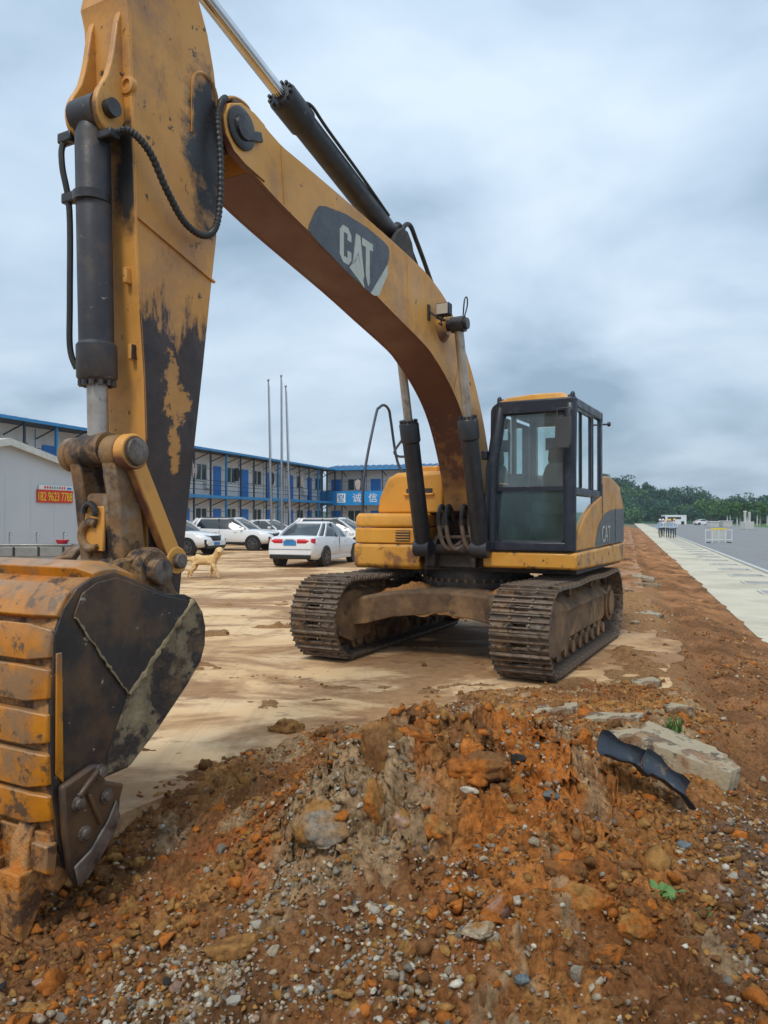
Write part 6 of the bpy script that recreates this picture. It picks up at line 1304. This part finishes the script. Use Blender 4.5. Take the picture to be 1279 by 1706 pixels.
def scatter(name, N, sel, rad, palw, seed, kindlab, flat=False, sink=0.3, fine=False, reach=5.6):
    r = np.random.default_rng(seed); X = r.uniform(-2.2, 2.6 if reach < 6 else 6.5, N * 30); Y = 1.75 + reach * r.random(N * 30) ** 1.45
    p = sel(X, Y); k = r.random(N * 30) < p; X = X[k][:N]; Y = Y[k][:N]; n = len(X)
    Z = H(X, Y)[0]; s = rad(r, n); v, f = I2 if fine else I1
    q = r.normal(size=(n, 4)); q /= np.linalg.norm(q, axis=1)[:, None]; w, x, y, z = q.T
    Rm = np.stack([1 - 2 * (y * y + z * z), 2 * (x * y - z * w), 2 * (x * z + y * w), 2 * (x * y + z * w), 1 - 2 * (x * x + z * z), 2 * (y * z - x * w), 2 * (x * z - y * w), 2 * (y * z + x * w), 1 - 2 * (x * x + y * y)], -1).reshape(n, 3, 3)
    sh = v[None] * (1 + r.uniform(-.42, .34, (n, len(v), 1))) * r.uniform(0.45, 1.25, (n, 1, 3))
    for _ in range(4):
        nm_ = r.normal(size=(n, 1, 3)); nm_ /= np.linalg.norm(nm_, axis=2, keepdims=True); t_ = (sh * nm_).sum(2, keepdims=True); sh = sh - np.clip(t_ - r.uniform(.25, .6, (n, 1, 1)), 0, None) * nm_
    P = np.einsum('nij,nvj->nvi', Rm, sh) * s[:, None, None]; P[..., 2] *= 0.75
    P += np.stack([X, Y, Z + s * (0.62 - sink)], -1)[:, None]
    F = (f[None] + (np.arange(n) * len(v))[:, None, None]).reshape(-1, 3)
    keys = list(palw); pw = np.array([palw[k_] for k_ in keys], float); ci = r.choice(len(keys), n, p=pw / pw.sum()); C = np.array([PAL[k_] for k_ in keys])[ci] * r.uniform(.75, 1.2, (n, 1))
    me = bpy.data.meshes.new(name); V = P.reshape(-1, 3); me.vertices.add(len(V)); me.vertices.foreach_set('co', V.reshape(-1)); me.loops.add(F.size); me.loops.foreach_set('vertex_index', F.reshape(-1).astype(np.int32))
    me.polygons.add(len(F)); me.polygons.foreach_set('loop_start', np.arange(0, F.size, 3, dtype=np.int32)); me.update(); me.validate(); me.materials.append(MATS['clod']); set_col(me, np.repeat(C, len(v), 0)); 
    if not flat: me.shade_smooth()
    o = put(name, me); tag(o, kindlab, name.replace('_', ' '), kind='stuff'); return o
def dirt_zone(X, Y):
    n_ = X * RY - Y * RX; D = 1 - sstep(-0.35, 0.12, Y - YB(X, Y)); return D, n_
def sel_gravel(X, Y):
    D, n_ = dirt_zone(X, Y); md = sum(h * np.exp(-((X - cx) / sx) ** 2 - ((Y - cy) / sy) ** 2) for cx, cy, h, sx, sy in MOUND)
    f = sstep(-0.20, 0.25, fbm(X, Y, 2.3, 5, 401)); fan = np.exp(-((X + 0.3) / 0.9) ** 2 - ((Y - 2.7) / 0.7) ** 2); rt = sstep(0.3, 0.6, n_) * (1 - sstep(3.9, 4.6, Y))
    top = np.exp(-((X - 0.7) / 0.7) ** 2 - ((Y - 5.6) / 0.7) ** 2)
    return D * np.clip(0.03 + f * f * (0.16 + md * 1.6) + 1.0 * fan * f + 0.8 * rt + 0.7 * top, 0, 1)
def sel_clod(X, Y):
    D, n_ = dirt_zone(X, Y); return np.clip(D * (0.25 + 0.75 * sstep(-0.2, 0.2, fbm(X, Y, 2.0, 4, 411))), 0, 1) * (1 - 0.6 * sstep(0.6, 1.0, n_))
scatter('gravel', 15000, sel_gravel, lambda r, n: np.clip(0.0085 * np.exp(r.normal(0, .55, n)), 0.003, 0.026), dict(pale=6, white=2.0, grey=4, blue=0.8, pink=1.4, brown=2, ochre=2), 11, 'pale and grey gravel strewn over the soil heap', True)
scatter('soil_crumbs', 22000, sel_clod, lambda r, n: np.clip(0.0090 * np.exp(r.normal(0, .65, n)), 0.003, 0.040), dict(orange=2, brown=6, ochre=4, dark=0.3), 12, 'loose brown and orange soil crumbs covering the heap', True, 0.5)
scatter('pebble_fan', 2600, lambda X, Y: np.clip(np.exp(-((X + 0.35) / 0.75) ** 2 - ((Y - 2.75) / 0.5) ** 2) * sstep(-.25, .2, fbm(X, Y, 3.0, 4, 441)) + 0.8 * np.exp(-((X - 0.35) / 0.3) ** 2 - ((Y - 3.45) / 0.3) ** 2) * sstep(-.1, .2, fbm(X, Y, 3.0, 4, 443)), 0, 1), lambda r, n: np.clip(0.0105 * np.exp(r.normal(0, .42, n)), 0.004, 0.022), dict(pale=7, white=2, grey=4, pink=1.5, ochre=2, blue=.5), 17, 'fan of pale pebbles in front of the heap', True, 0.3)
scatter('soil_lumps', 1400, lambda X, Y: sel_clod(X, Y) * (0.12 + 0.5 * sstep(0.0, 0.25, fbm(X, Y, 1.5, 3, 417)) + 0.6 * np.exp(-((X - .35) / .7) ** 2 - ((Y - 3.8) / .7) ** 2)), lambda r, n: np.clip(0.029 * np.exp(r.normal(0, .45, n)), 0.013, 0.075), dict(orange=5, brown=4, ochre=4), 14, 'broken lumps of brown and orange soil on the heap', True, 0.5, True)
scatter('verge_rubble', 2600, lambda X, Y: sstep(0.25, 0.6, X * RY - Y * RX) * (1 - sstep(1.85, 2.0, X * RY - Y * RX)) * (0.2 + 0.8 * sstep(0, .3, fbm(X, Y, 1.1, 3, 431))), lambda r, n: np.clip(0.016 * np.exp(r.normal(0, .6, n)), 0.006, 0.07), dict(brown=6, ochre=2, pale=1.2, orange=1.5), 15, 'small clods and stones scattered over the red dirt verge', True, 0.45, False, 13)
scatter('yard_crumbs', 1100, lambda X, Y: (1 - dirt_zone(X, Y)[0]) * (X * RY - Y * RX < 0.4) * (0.03 + np.clip(fbm(X * .75, Y, .9, 5, 71) + .05, 0, 1) * 1.5), lambda r, n: np.clip(0.012 * np.exp(r.normal(0, .6, n)), 0.005, 0.05), dict(brown=6, ochre=3, pale=1), 16, 'scattered brown mud crumbs on the pale yard', True, 0.3, False, 12)
scatter('white_chippings', 700, lambda X, Y: np.clip(np.exp(-((X * RY - Y * RX - 0.62) / 0.22) ** 2) * (1 - sstep(3.7, 4.2, Y)) * sstep(2.0, 2.5, Y) * sstep(-.1, .25, fbm(X, Y, 4, 3, 421)), 0, 1), lambda r, n: np.clip(0.011 * np.exp(r.normal(0, .4, n)), 0.005, 0.024), dict(white=8, grey=3, dark=3), 13, 'white and dark chippings beside the weeds at the right', True)
# individual stones
VAR = {}
def stone_mesh(pal, k, flat=True):
    if (pal, k) not in VAR:
        r = np.random.default_rng(hash((len(pal), k)) % 1000 + k * 17); v, f = I2 if k < 3 else I1
        d = 1 + 0.16 * np.sin(v @ r.normal(size=3) * 2.2 + r.uniform(0, 6)) + r.uniform(-.07, .07, len(v)); P = v * d[:, None] * np.array([1.15, 0.85, 0.68]) * r.uniform(.85, 1.15, 3)
        for _ in range(3):                                             # chip flat faces
            nrm = r.normal(size=3); nrm /= np.linalg.norm(nrm); t = P @ nrm; lim = r.uniform(.5, .75); P = P - np.clip(t - lim, 0, None)[:, None] * nrm * 0.9
        me = bpy.data.meshes.new('stone'); me.from_pydata(P.tolist(), [], f.tolist()); me.materials.append(MATS['clod']); c = np.array(PAL[pal]); set_col(me, c[None] * r.uniform(.85, 1.12, (len(P), 1)))
        me.shade_flat() if flat else me.shade_smooth()
        VAR[(pal, k)] = me
    return VAR[(pal, k)]
def where(x, y):
    if y > 4.75: return 'behind the soil heap'
    if x * RY - y * RX > 0.35: return 'on the right flank of the heap'
    if x < -0.6: return 'in front of the bucket' if y < 3.4 else 'on the dark soil beyond the bucket'
    if y < 2.75: return 'at the very front of the soil'
    return 'high on the soil heap' if y > 3.6 else 'on the near slope of the heap' if x > 0.1 else 'on the left flank of the heap'
def stones(N, seed):
    r = np.random.default_rng(seed); X = r.uniform(-2.0, 2.3, N * 40); Y = 1.95 + 4.6 * r.random(N * 40) ** 1.35; k = (r.random(N * 40) < sel_gravel(X, Y)) & (np.abs(X) < 0.5 * Y); X = X[k][:N]; Y = Y[k][:N]; Z = H(X, Y)[0]
    pal = ['pale'] * 6 + ['white'] * 3 + ['grey'] * 4 + ['pink', 'ochre', 'blue', 'brown']
    nm = dict(pale='small buff stone lying loose on the soil heap', white='small white stone chip lying loose on the soil heap', grey='small grey stone lying loose on the soil heap', pink='small pinkish stone lying loose on the soil heap', ochre='small ochre stone lying loose on the soil heap', blue='small slate-blue stone lying loose on the soil heap', brown='small brown stone lying loose on the soil heap')
    for i in range(len(X)):
        p = pal[int(r.integers(len(pal)))]; s = float(np.clip(0.0185 * math.exp(r.normal(0, .28)), 0.013, 0.034)); o = put('stone', stone_mesh(p, int(r.integers(6))), None, (float(X[i]), float(Y[i]), float(Z[i]) + s * 0.22))
        o.scale = (s,) * 3; o.rotation_euler = (float(r.uniform(-.5, .5)), float(r.uniform(-.5, .5)), float(r.uniform(0, 6.28))); tag(o, nm[p].replace('small', 'tiny' if s < 0.0165 else 'small' if s < 0.0205 else 'egg-sized', 1).replace('on the soil heap', where(float(X[i]), float(Y[i]))), 'stone', 'loose %s stones' % p)
stones(270, 21)
# larger clods and cobbles that can be picked out
def clod(name, label, px, py, r0, pal, seed, sc_=(1.15, 0.9, 0.75), sink=0.25, cat='clod', lump=0.34, rz=0, pal2=None, tilt=(0, 0)):
    x, y, z = pix(px, py); r = np.random.default_rng(seed); v, f = I4
    P = v.copy(); d = np.ones(len(v))
    a = r.uniform(0, 50, 3)
    def tri(fr, k): return (fbm(v[:, 0] * fr + a[0], v[:, 1] * fr + a[1], 1.0, 2, seed + k) + fbm(v[:, 1] * fr + a[1], v[:, 2] * fr + a[2], 1.0, 2, seed + 1 + k) + fbm(v[:, 2] * fr + a[2], v[:, 0] * fr + a[0], 1.0, 2, seed + 2 + k)) / 1.7
    for fr, am in ((1.4, lump), (3.0, lump * .7)):
        d = d + am * tri(fr, 0)
    P = v * d[:, None]
    for _ in range(22):
        nrm = r.normal(size=3); nrm /= np.linalg.norm(nrm); t = P @ nrm; lim = r.uniform(.5, .95); P = P - np.clip(t - lim, 0, None)[:, None] * nrm * 0.95
    rg = 0.5 if cat == 'cobble' else 1.0
    P = P * (1 + rg * lump * (0.42 * tri(6, 4) + 0.34 * tri(13, 5) + 0.24 * tri(27, 6)))[:, None]
    P = P * np.array(sc_) * r0
    me = bpy.data.meshes.new(name); me.from_pydata(P.tolist(), [], f.tolist()); me.materials.append(MATS['clod'])
    c = np.array(PAL[pal])[None] * np.ones((len(P), 1)); c2 = np.array(PAL[pal2 or pal])[None]; m_ = np.clip(0.5 + 1.6 * fbm(v[:, 0] * 1.5 + a[2], v[:, 1] * 1.5 + v[:, 2], 1.0, 3, seed + 3), 0, 1)[:, None]
    set_col(me, c * (1 - m_) + c2 * m_); me.shade_smooth()
    o = put(name, me, None, (x, y + r0 * 0.3, z + r0 * sc_[2] * ((0.30 if cat == 'clod' else 0.5) - sink)), rz); o.rotation_euler = (tilt[0], tilt[1], rz); tag(o, label, cat); return o
clod('soil_clod', 'big cracked brown clod at the upper left shoulder of the heap', 632, 1275, 0.145, 'ochre', 31, (0.9, 1.0, 1.0), 0.15, pal2='brown')
clod('soil_clod', 'ochre block standing below the big cracked clod on the heap', 622, 1368, 0.105, 'ochre', 32, (0.75, 0.9, 1.15), 0.1, pal2='orange')
clod('soil_clod', 'pale grey rounded lump on the left flank of the heap', 548, 1385, 0.13, 'grey', 33, (1.25, 0.9, 0.85), 0.35, lump=0.3, pal2='ochre')
clod('soil_clod', 'angular brown clod wedged in the dark hollow of the heap', 668, 1385, 0.075, 'ochre', 34, (1.0, 0.8, 0.85), 0.1, pal2='pink')
clod('soil_clod', 'square orange clod in the middle of the heap', 722, 1390, 0.085, 'orange', 35, (0.95, 0.9, 1.05), 0.15, pal2='ochre')
clod('soil_clod', 'crumbly orange clod crowning the heap', 690, 1232, 0.11, 'orange', 36, (1.3, 0.9, 0.7), 0.2, pal2='brown', lump=0.3)
clod('soil_clod', 'large rust-orange slab of soil right of the summit', 800, 1285, 0.16, 'orange', 37, (1.35, 0.8, 0.7), 0.3, pal2='brown')
clod('soil_clod', 'tall smooth orange slab leaning right of the summit', 858, 1330, 0.095, 'orange', 38, (0.7, 0.6, 1.2), 0.1, pal2='ochre')
clod('soil_clod', 'flat ochre clod lying alone among the gravel in front', 400, 1592, 0.098, 'ochre', 39, (1.45, 0.8, 0.62), 0.2, pal2='brown', rz=0.25)
clod('soil_clod', 'orange pointed clod tipped on its side low on the heap', 830, 1530, 0.085, 'orange', 40, (0.8, 0.75, 1.15), 0.1, pal2='pink', tilt=(0.2, 0.5))
clod('soil_clod', 'tan rounded clod beside the orange pointed one', 800, 1560, 0.055, 'ochre', 41, (1.3, 0.8, 0.6), 0.1, pal2='pale')
clod('soil_clod', 'wide cracked orange clod on the right side of the heap', 965, 1515, 0.135, 'orange', 42, (1.3, 0.8, 0.75), 0.25, pal2='ochre', lump=0.28)
clod('soil_clod', 'orange clod above the wide cracked one', 940, 1460, 0.085, 'orange', 43, (1.2, 0.8, 0.7), 0.2, pal2='brown')
clod('soil_clod', 'square orange clod at the lower right edge of the heap', 1060, 1565, 0.08, 'orange', 44, (0.9, 0.8, 0.95), 0.2, pal2='ochre')
clod('soil_clod', 'small yellowish clod at the bottom of the picture', 675, 1590, 0.047, 'ochre', 45, (1.1, 0.8, 0.9), 0.1)
clod('soil_clod', 'flat yellowish clod in the lower left corner', 62, 1688, 0.05, 'ochre', 46, (1.3, 0.9, 0.6), 0.1)
clod('soil_clod', 'dark brown clod pair resting at the edge of the pale yard', 478, 1222, 0.15, 'brown', 47, (1.35, 0.7, 0.62), 0.15, pal2='ochre')
clod('soil_clod', 'small dark clod right of the dark brown pair', 545, 1222, 0.10, 'brown', 48, (1.2, 0.8, 0.6), 0.2)
clod('soil_clod', 'dark brown clod on the yard beyond the bucket', 240, 1262, 0.11, 'brown', 49, (1.4, 0.8, 0.6), 0.2)
clod('soil_clod', 'brown clod at the bottom right below the weeds', 1010, 1600, 0.07, 'brown', 50, (1.2, 0.9, 0.7), 0.2, pal2='orange')
clod('cobble', 'rounded slate-blue cobble near the top of the heap', 912, 1330, 0.042, 'blue', 51, (1.1, 0.9, 0.8), 0.05, 'cobble', 0.06)
clod('cobble', 'slate-blue cobble at the bottom of the heap', 868, 1642, 0.026, 'blue', 52, (1.2, 0.9, 0.8), 0.05, 'cobble', 0.08)
clod('cobble', 'pale oval cobble at the bottom of the heap', 962, 1637, 0.036, 'grey', 53, (0.8, 0.9, 1.1), 0.05, 'cobble', 0.08)
clod('cobble', 'dull blue cobble below the broken gutter', 1142, 1413, 0.034, 'blue', 54, (1.3, 0.9, 0.7), 0.05, 'cobble', 0.08)
clod('cobble', 'angular pale stone beside the flat ochre clod', 456, 1596, 0.030, 'pale', 55, (0.9, 0.8, 1.0), 0.05, 'cobble', 0.16)
clod('cobble', 'long pale stone chip below the rust-orange slab', 783, 1322, 0.034, 'white', 56, (1.6, 0.6, 0.6), 0.05, 'cobble', 0.12, rz=-0.5)
clod('cobble', 'dark crumbly lump of asphalt near the summit', 862, 1270, 0.05, 'dark', 57, (1.2, 0.9, 0.8), 0.1, 'lump', 0.25)
clod('cobble', 'pink stone low on the left among the gravel', 70, 1645, 0.035, 'pink', 58, (1.6, 0.9, 0.6), 0.1, 'cobble', 0.1)

# ------------------------------------------------------------------ broken slabs, gutter, weeds
def slab(label, pts, zt, th, loc_tilt=(0, 0), z0=None):
    cx = sum(p[0] for p in pts) / len(pts); cy = sum(p[1] for p in pts) / len(pts); r = random.Random(int(cx * 1000)); out = []
    for i in range(len(pts)):
        a, b = pts[i], pts[(i + 1) % len(pts)]
        for k in range(6):
            t = k / 6; j = 0.0 if k == 0 else 1; out.append((a[0] + (b[0] - a[0]) * t - cx + j * r.uniform(-.018, .018), a[1] + (b[1] - a[1]) * t - cy + j * r.uniform(-.018, .018)))
    m = MB(); n = len(out); m.loft([[(x * 0.94, y * 0.94, -th) for x, y in out], [(x * 1.0, y * 1.0, -th * .6) for x, y in out], [(x, y, -0.012) for x, y in out], [(x * .985, y * .985, 0) for x, y in out]])
    o = m.build('concrete_chunk', 'slab_concrete', None, smooth=30); o.location = (cx, cy, zt); o.rotation_euler = (loc_tilt[0], loc_tilt[1], 0); tag(o, label, 'slab'); return o
slab('big broken concrete slab tilted at the edge of the yard', [(1.80, 5.05), (1.58, 4.70), (1.76, 4.50), (2.02, 4.30), (2.14, 4.42), (2.12, 4.72)], 0.205, 0.28, (R(5), R(9)))
for k, (px, py, a, b_, rz_, lab) in enumerate(((925, 1185, .22, .10, .2, 'flat slab fragment behind the heap, nearest the tracks'), (1020, 1200, .26, .09, -.1, 'long flat slab fragment half buried behind the heap'), (1075, 1142, .16, .10, .5, 'small slab fragment on the broken yard edge'), (1078, 992, .22, .42, -.3, 'pale slab fragment standing on the far yard edge'), (1130, 1185, .12, .06, -.7, 'thin slab splinter on the reddish bank'), (1040, 1230, .20, .10, .1, 'buff slab piece next to the big broken slab'))):
    x, y, z = pix(px, py); c, s = math.cos(rz_), math.sin(rz_)
    slab(lab, [(x + u * a * c - v * b_ * s, y + u * a * s + v * b_ * c) for u, v in ((-1, -.8), (.7, -1), (1, .6), (-.6, 1))], z + 0.035, 0.07, (R(3), R(-3)))
edge_frag = ('first', 'second', 'third', 'fourth', 'fifth', 'sixth')
r_ = random.Random(77)
for k, nm_ in enumerate(edge_frag):
    q = sn(11.4 + k * 2.1 + r_.uniform(-1.0, 1.0), 0.36 + r_.uniform(-.45, .2)); a = r_.choice((.1, .16, .34)); b_ = a * r_.uniform(.4, .9); t_ = r_.uniform(-.6, .9); c, s = math.cos(t_), math.sin(t_)
    slab('%s pale concrete fragment along the broken yard edge, counted from the near end' % nm_, [(q.x + u * a * c - v * b_ * s, q.y + u * a * s + v * b_ * c) for u, v in ((-1, -.8), (.7, -1), (1, .6), (-.6, 1))], 0.03 + r_.uniform(0, .03), 0.10, (R(r_.uniform(-6, 6)), R(r_.uniform(-4, 8))))
def gutter():
    a, b_ = Vector(pix(992, 1262)) + Vector((0, -0.05, 0.07)), Vector(pix(1138, 1345)) + Vector((0, -0.05, 0.09)); root = empty('gutter_piece', a); tag(root, 'broken dark blue-black plastic gutter piece lying on the heap', 'gutter')
    d = (b_ - a); ln = d.length; d.normalize(); s0_ = Vector((0, 0, 1)).cross(d).normalized(); u0_ = d.cross(s0_); up = u0_ * math.cos(R(38)) - s0_ * math.sin(R(38)); side = s0_ * math.cos(R(38)) + u0_ * math.sin(R(38))
    for t0, t1, bend in ((0, .50, 0), (.49, 1.0, 0.11)):
        rings = []
        for k in range(9):
            t = t0 + (t1 - t0) * k / 8; w_ = 0.072 + 0.012 * math.sin(t * 13 + 1); p = d * ln * t; dr = up * (0.02 * (bend > 0) - bend * (t - t0) * 0.6 + 0.008 * math.sin(t * 23)) - side * bend * (t - t0) * 1.2
            o_ = []
            for q in range(9):
                an = R(185 + 170 * q / 8); o_.append(p + dr + side * math.cos(an) * w_ + up * (math.sin(an) * w_ * .8 + .05))
            i_ = [x + up * 0.006 for x in o_[::-1]]
            rings.append(o_ + i_)
        MB().loft(rings).build('channel', 'gutter_plastic', root, smooth=50)
gutter()
def weed(label, px, py, n, h, broad, seed, dz=0):
    x, y, z = pix(px, py); r = random.Random(seed); root = empty('weed', (x, y, z - 0.01 + dz)); tag(root, label, 'weed', 'weeds on the bank')
    for k in range(n):
        a = r.uniform(0, 6.28); l = h * r.uniform(.6, 1.2); w_ = l * (0.32 if broad else 0.06); lean = r.uniform(.5, 1.3) if broad else r.uniform(.1, .7); ox, oy = (r.uniform(-h, h) * 1.3, r.uniform(-h, h) * .8) if broad else (r.uniform(-.05, .05), r.uniform(-.05, .05))
        rows = []
        for j in range(5):
            t = j / 4; rr_ = lean * l * t; zz = l * t * (1 - .35 * t * lean); wd = w_ * (math.sin(math.pi * min(1, t * .92 + .08)) if broad else (1 - t) + .05); c, s = math.cos(a), math.sin(a)
            rows.append([(ox + c * rr_ - s * wd, oy + s * rr_ + c * wd, zz + wd * .3), (ox + c * rr_, oy + s * rr_, zz), (ox + c * rr_ + s * wd, oy + s * rr_ - c * wd, zz + wd * .3)])
        m = MB(); m.add([p for q in rows for p in q], [f_ for j in range(4) for f_ in ((j * 3, j * 3 + 1, j * 3 + 4, j * 3 + 3), (j * 3 + 1, j * 3 + 2, j * 3 + 5, j * 3 + 4))]); m.build('leaf', 'weed_leaf', root, smooth=80)
    MB().tube([(0, 0, -.02), (0, 0, h * .5)], [.004, .002], 5).build('stem', 'weed_leaf', root)
weed('bushy grass tuft behind the big broken slab', 1122, 1225, 60, 0.13, False, 71)
weed('low leafy weed among white chippings at the right', 1098, 1490, 26, 0.05, True, 72)
weed('small bright green seedling right of the leafy weed', 1160, 1520, 9, 0.04, True, 73)
weed('sparse grass tuft on the dirt verge beside the far yard edge', 1100, 1008, 50, 0.22, False, 74)

# ------------------------------------------------------------------ damp air that veils the far hill
hm = bpy.data.materials.new('haze_air'); hm.use_nodes = True; hn = hm.node_tree; hn.nodes.clear()
pv = _n(hn, 'ShaderNodeVolumePrincipled'); pv.inputs['Color'].default_value = (0.80, 0.93, 1.0, 1); pv.inputs['Density'].default_value = 0.00038; pv.inputs['Anisotropy'].default_value = 0.2
ho = _n(hn, 'ShaderNodeOutputMaterial'); hn.links.new(pv.outputs[0], ho.inputs['Volume']); MATS['haze_air'] = hm
tag(MB().box((0, 1220, 10.5), (3040, 2600, 24.4)).build('haze', 'haze_air', smooth=0), 'pale damp air thinning the colours of the distant hill', 'haze', kind='stuff')
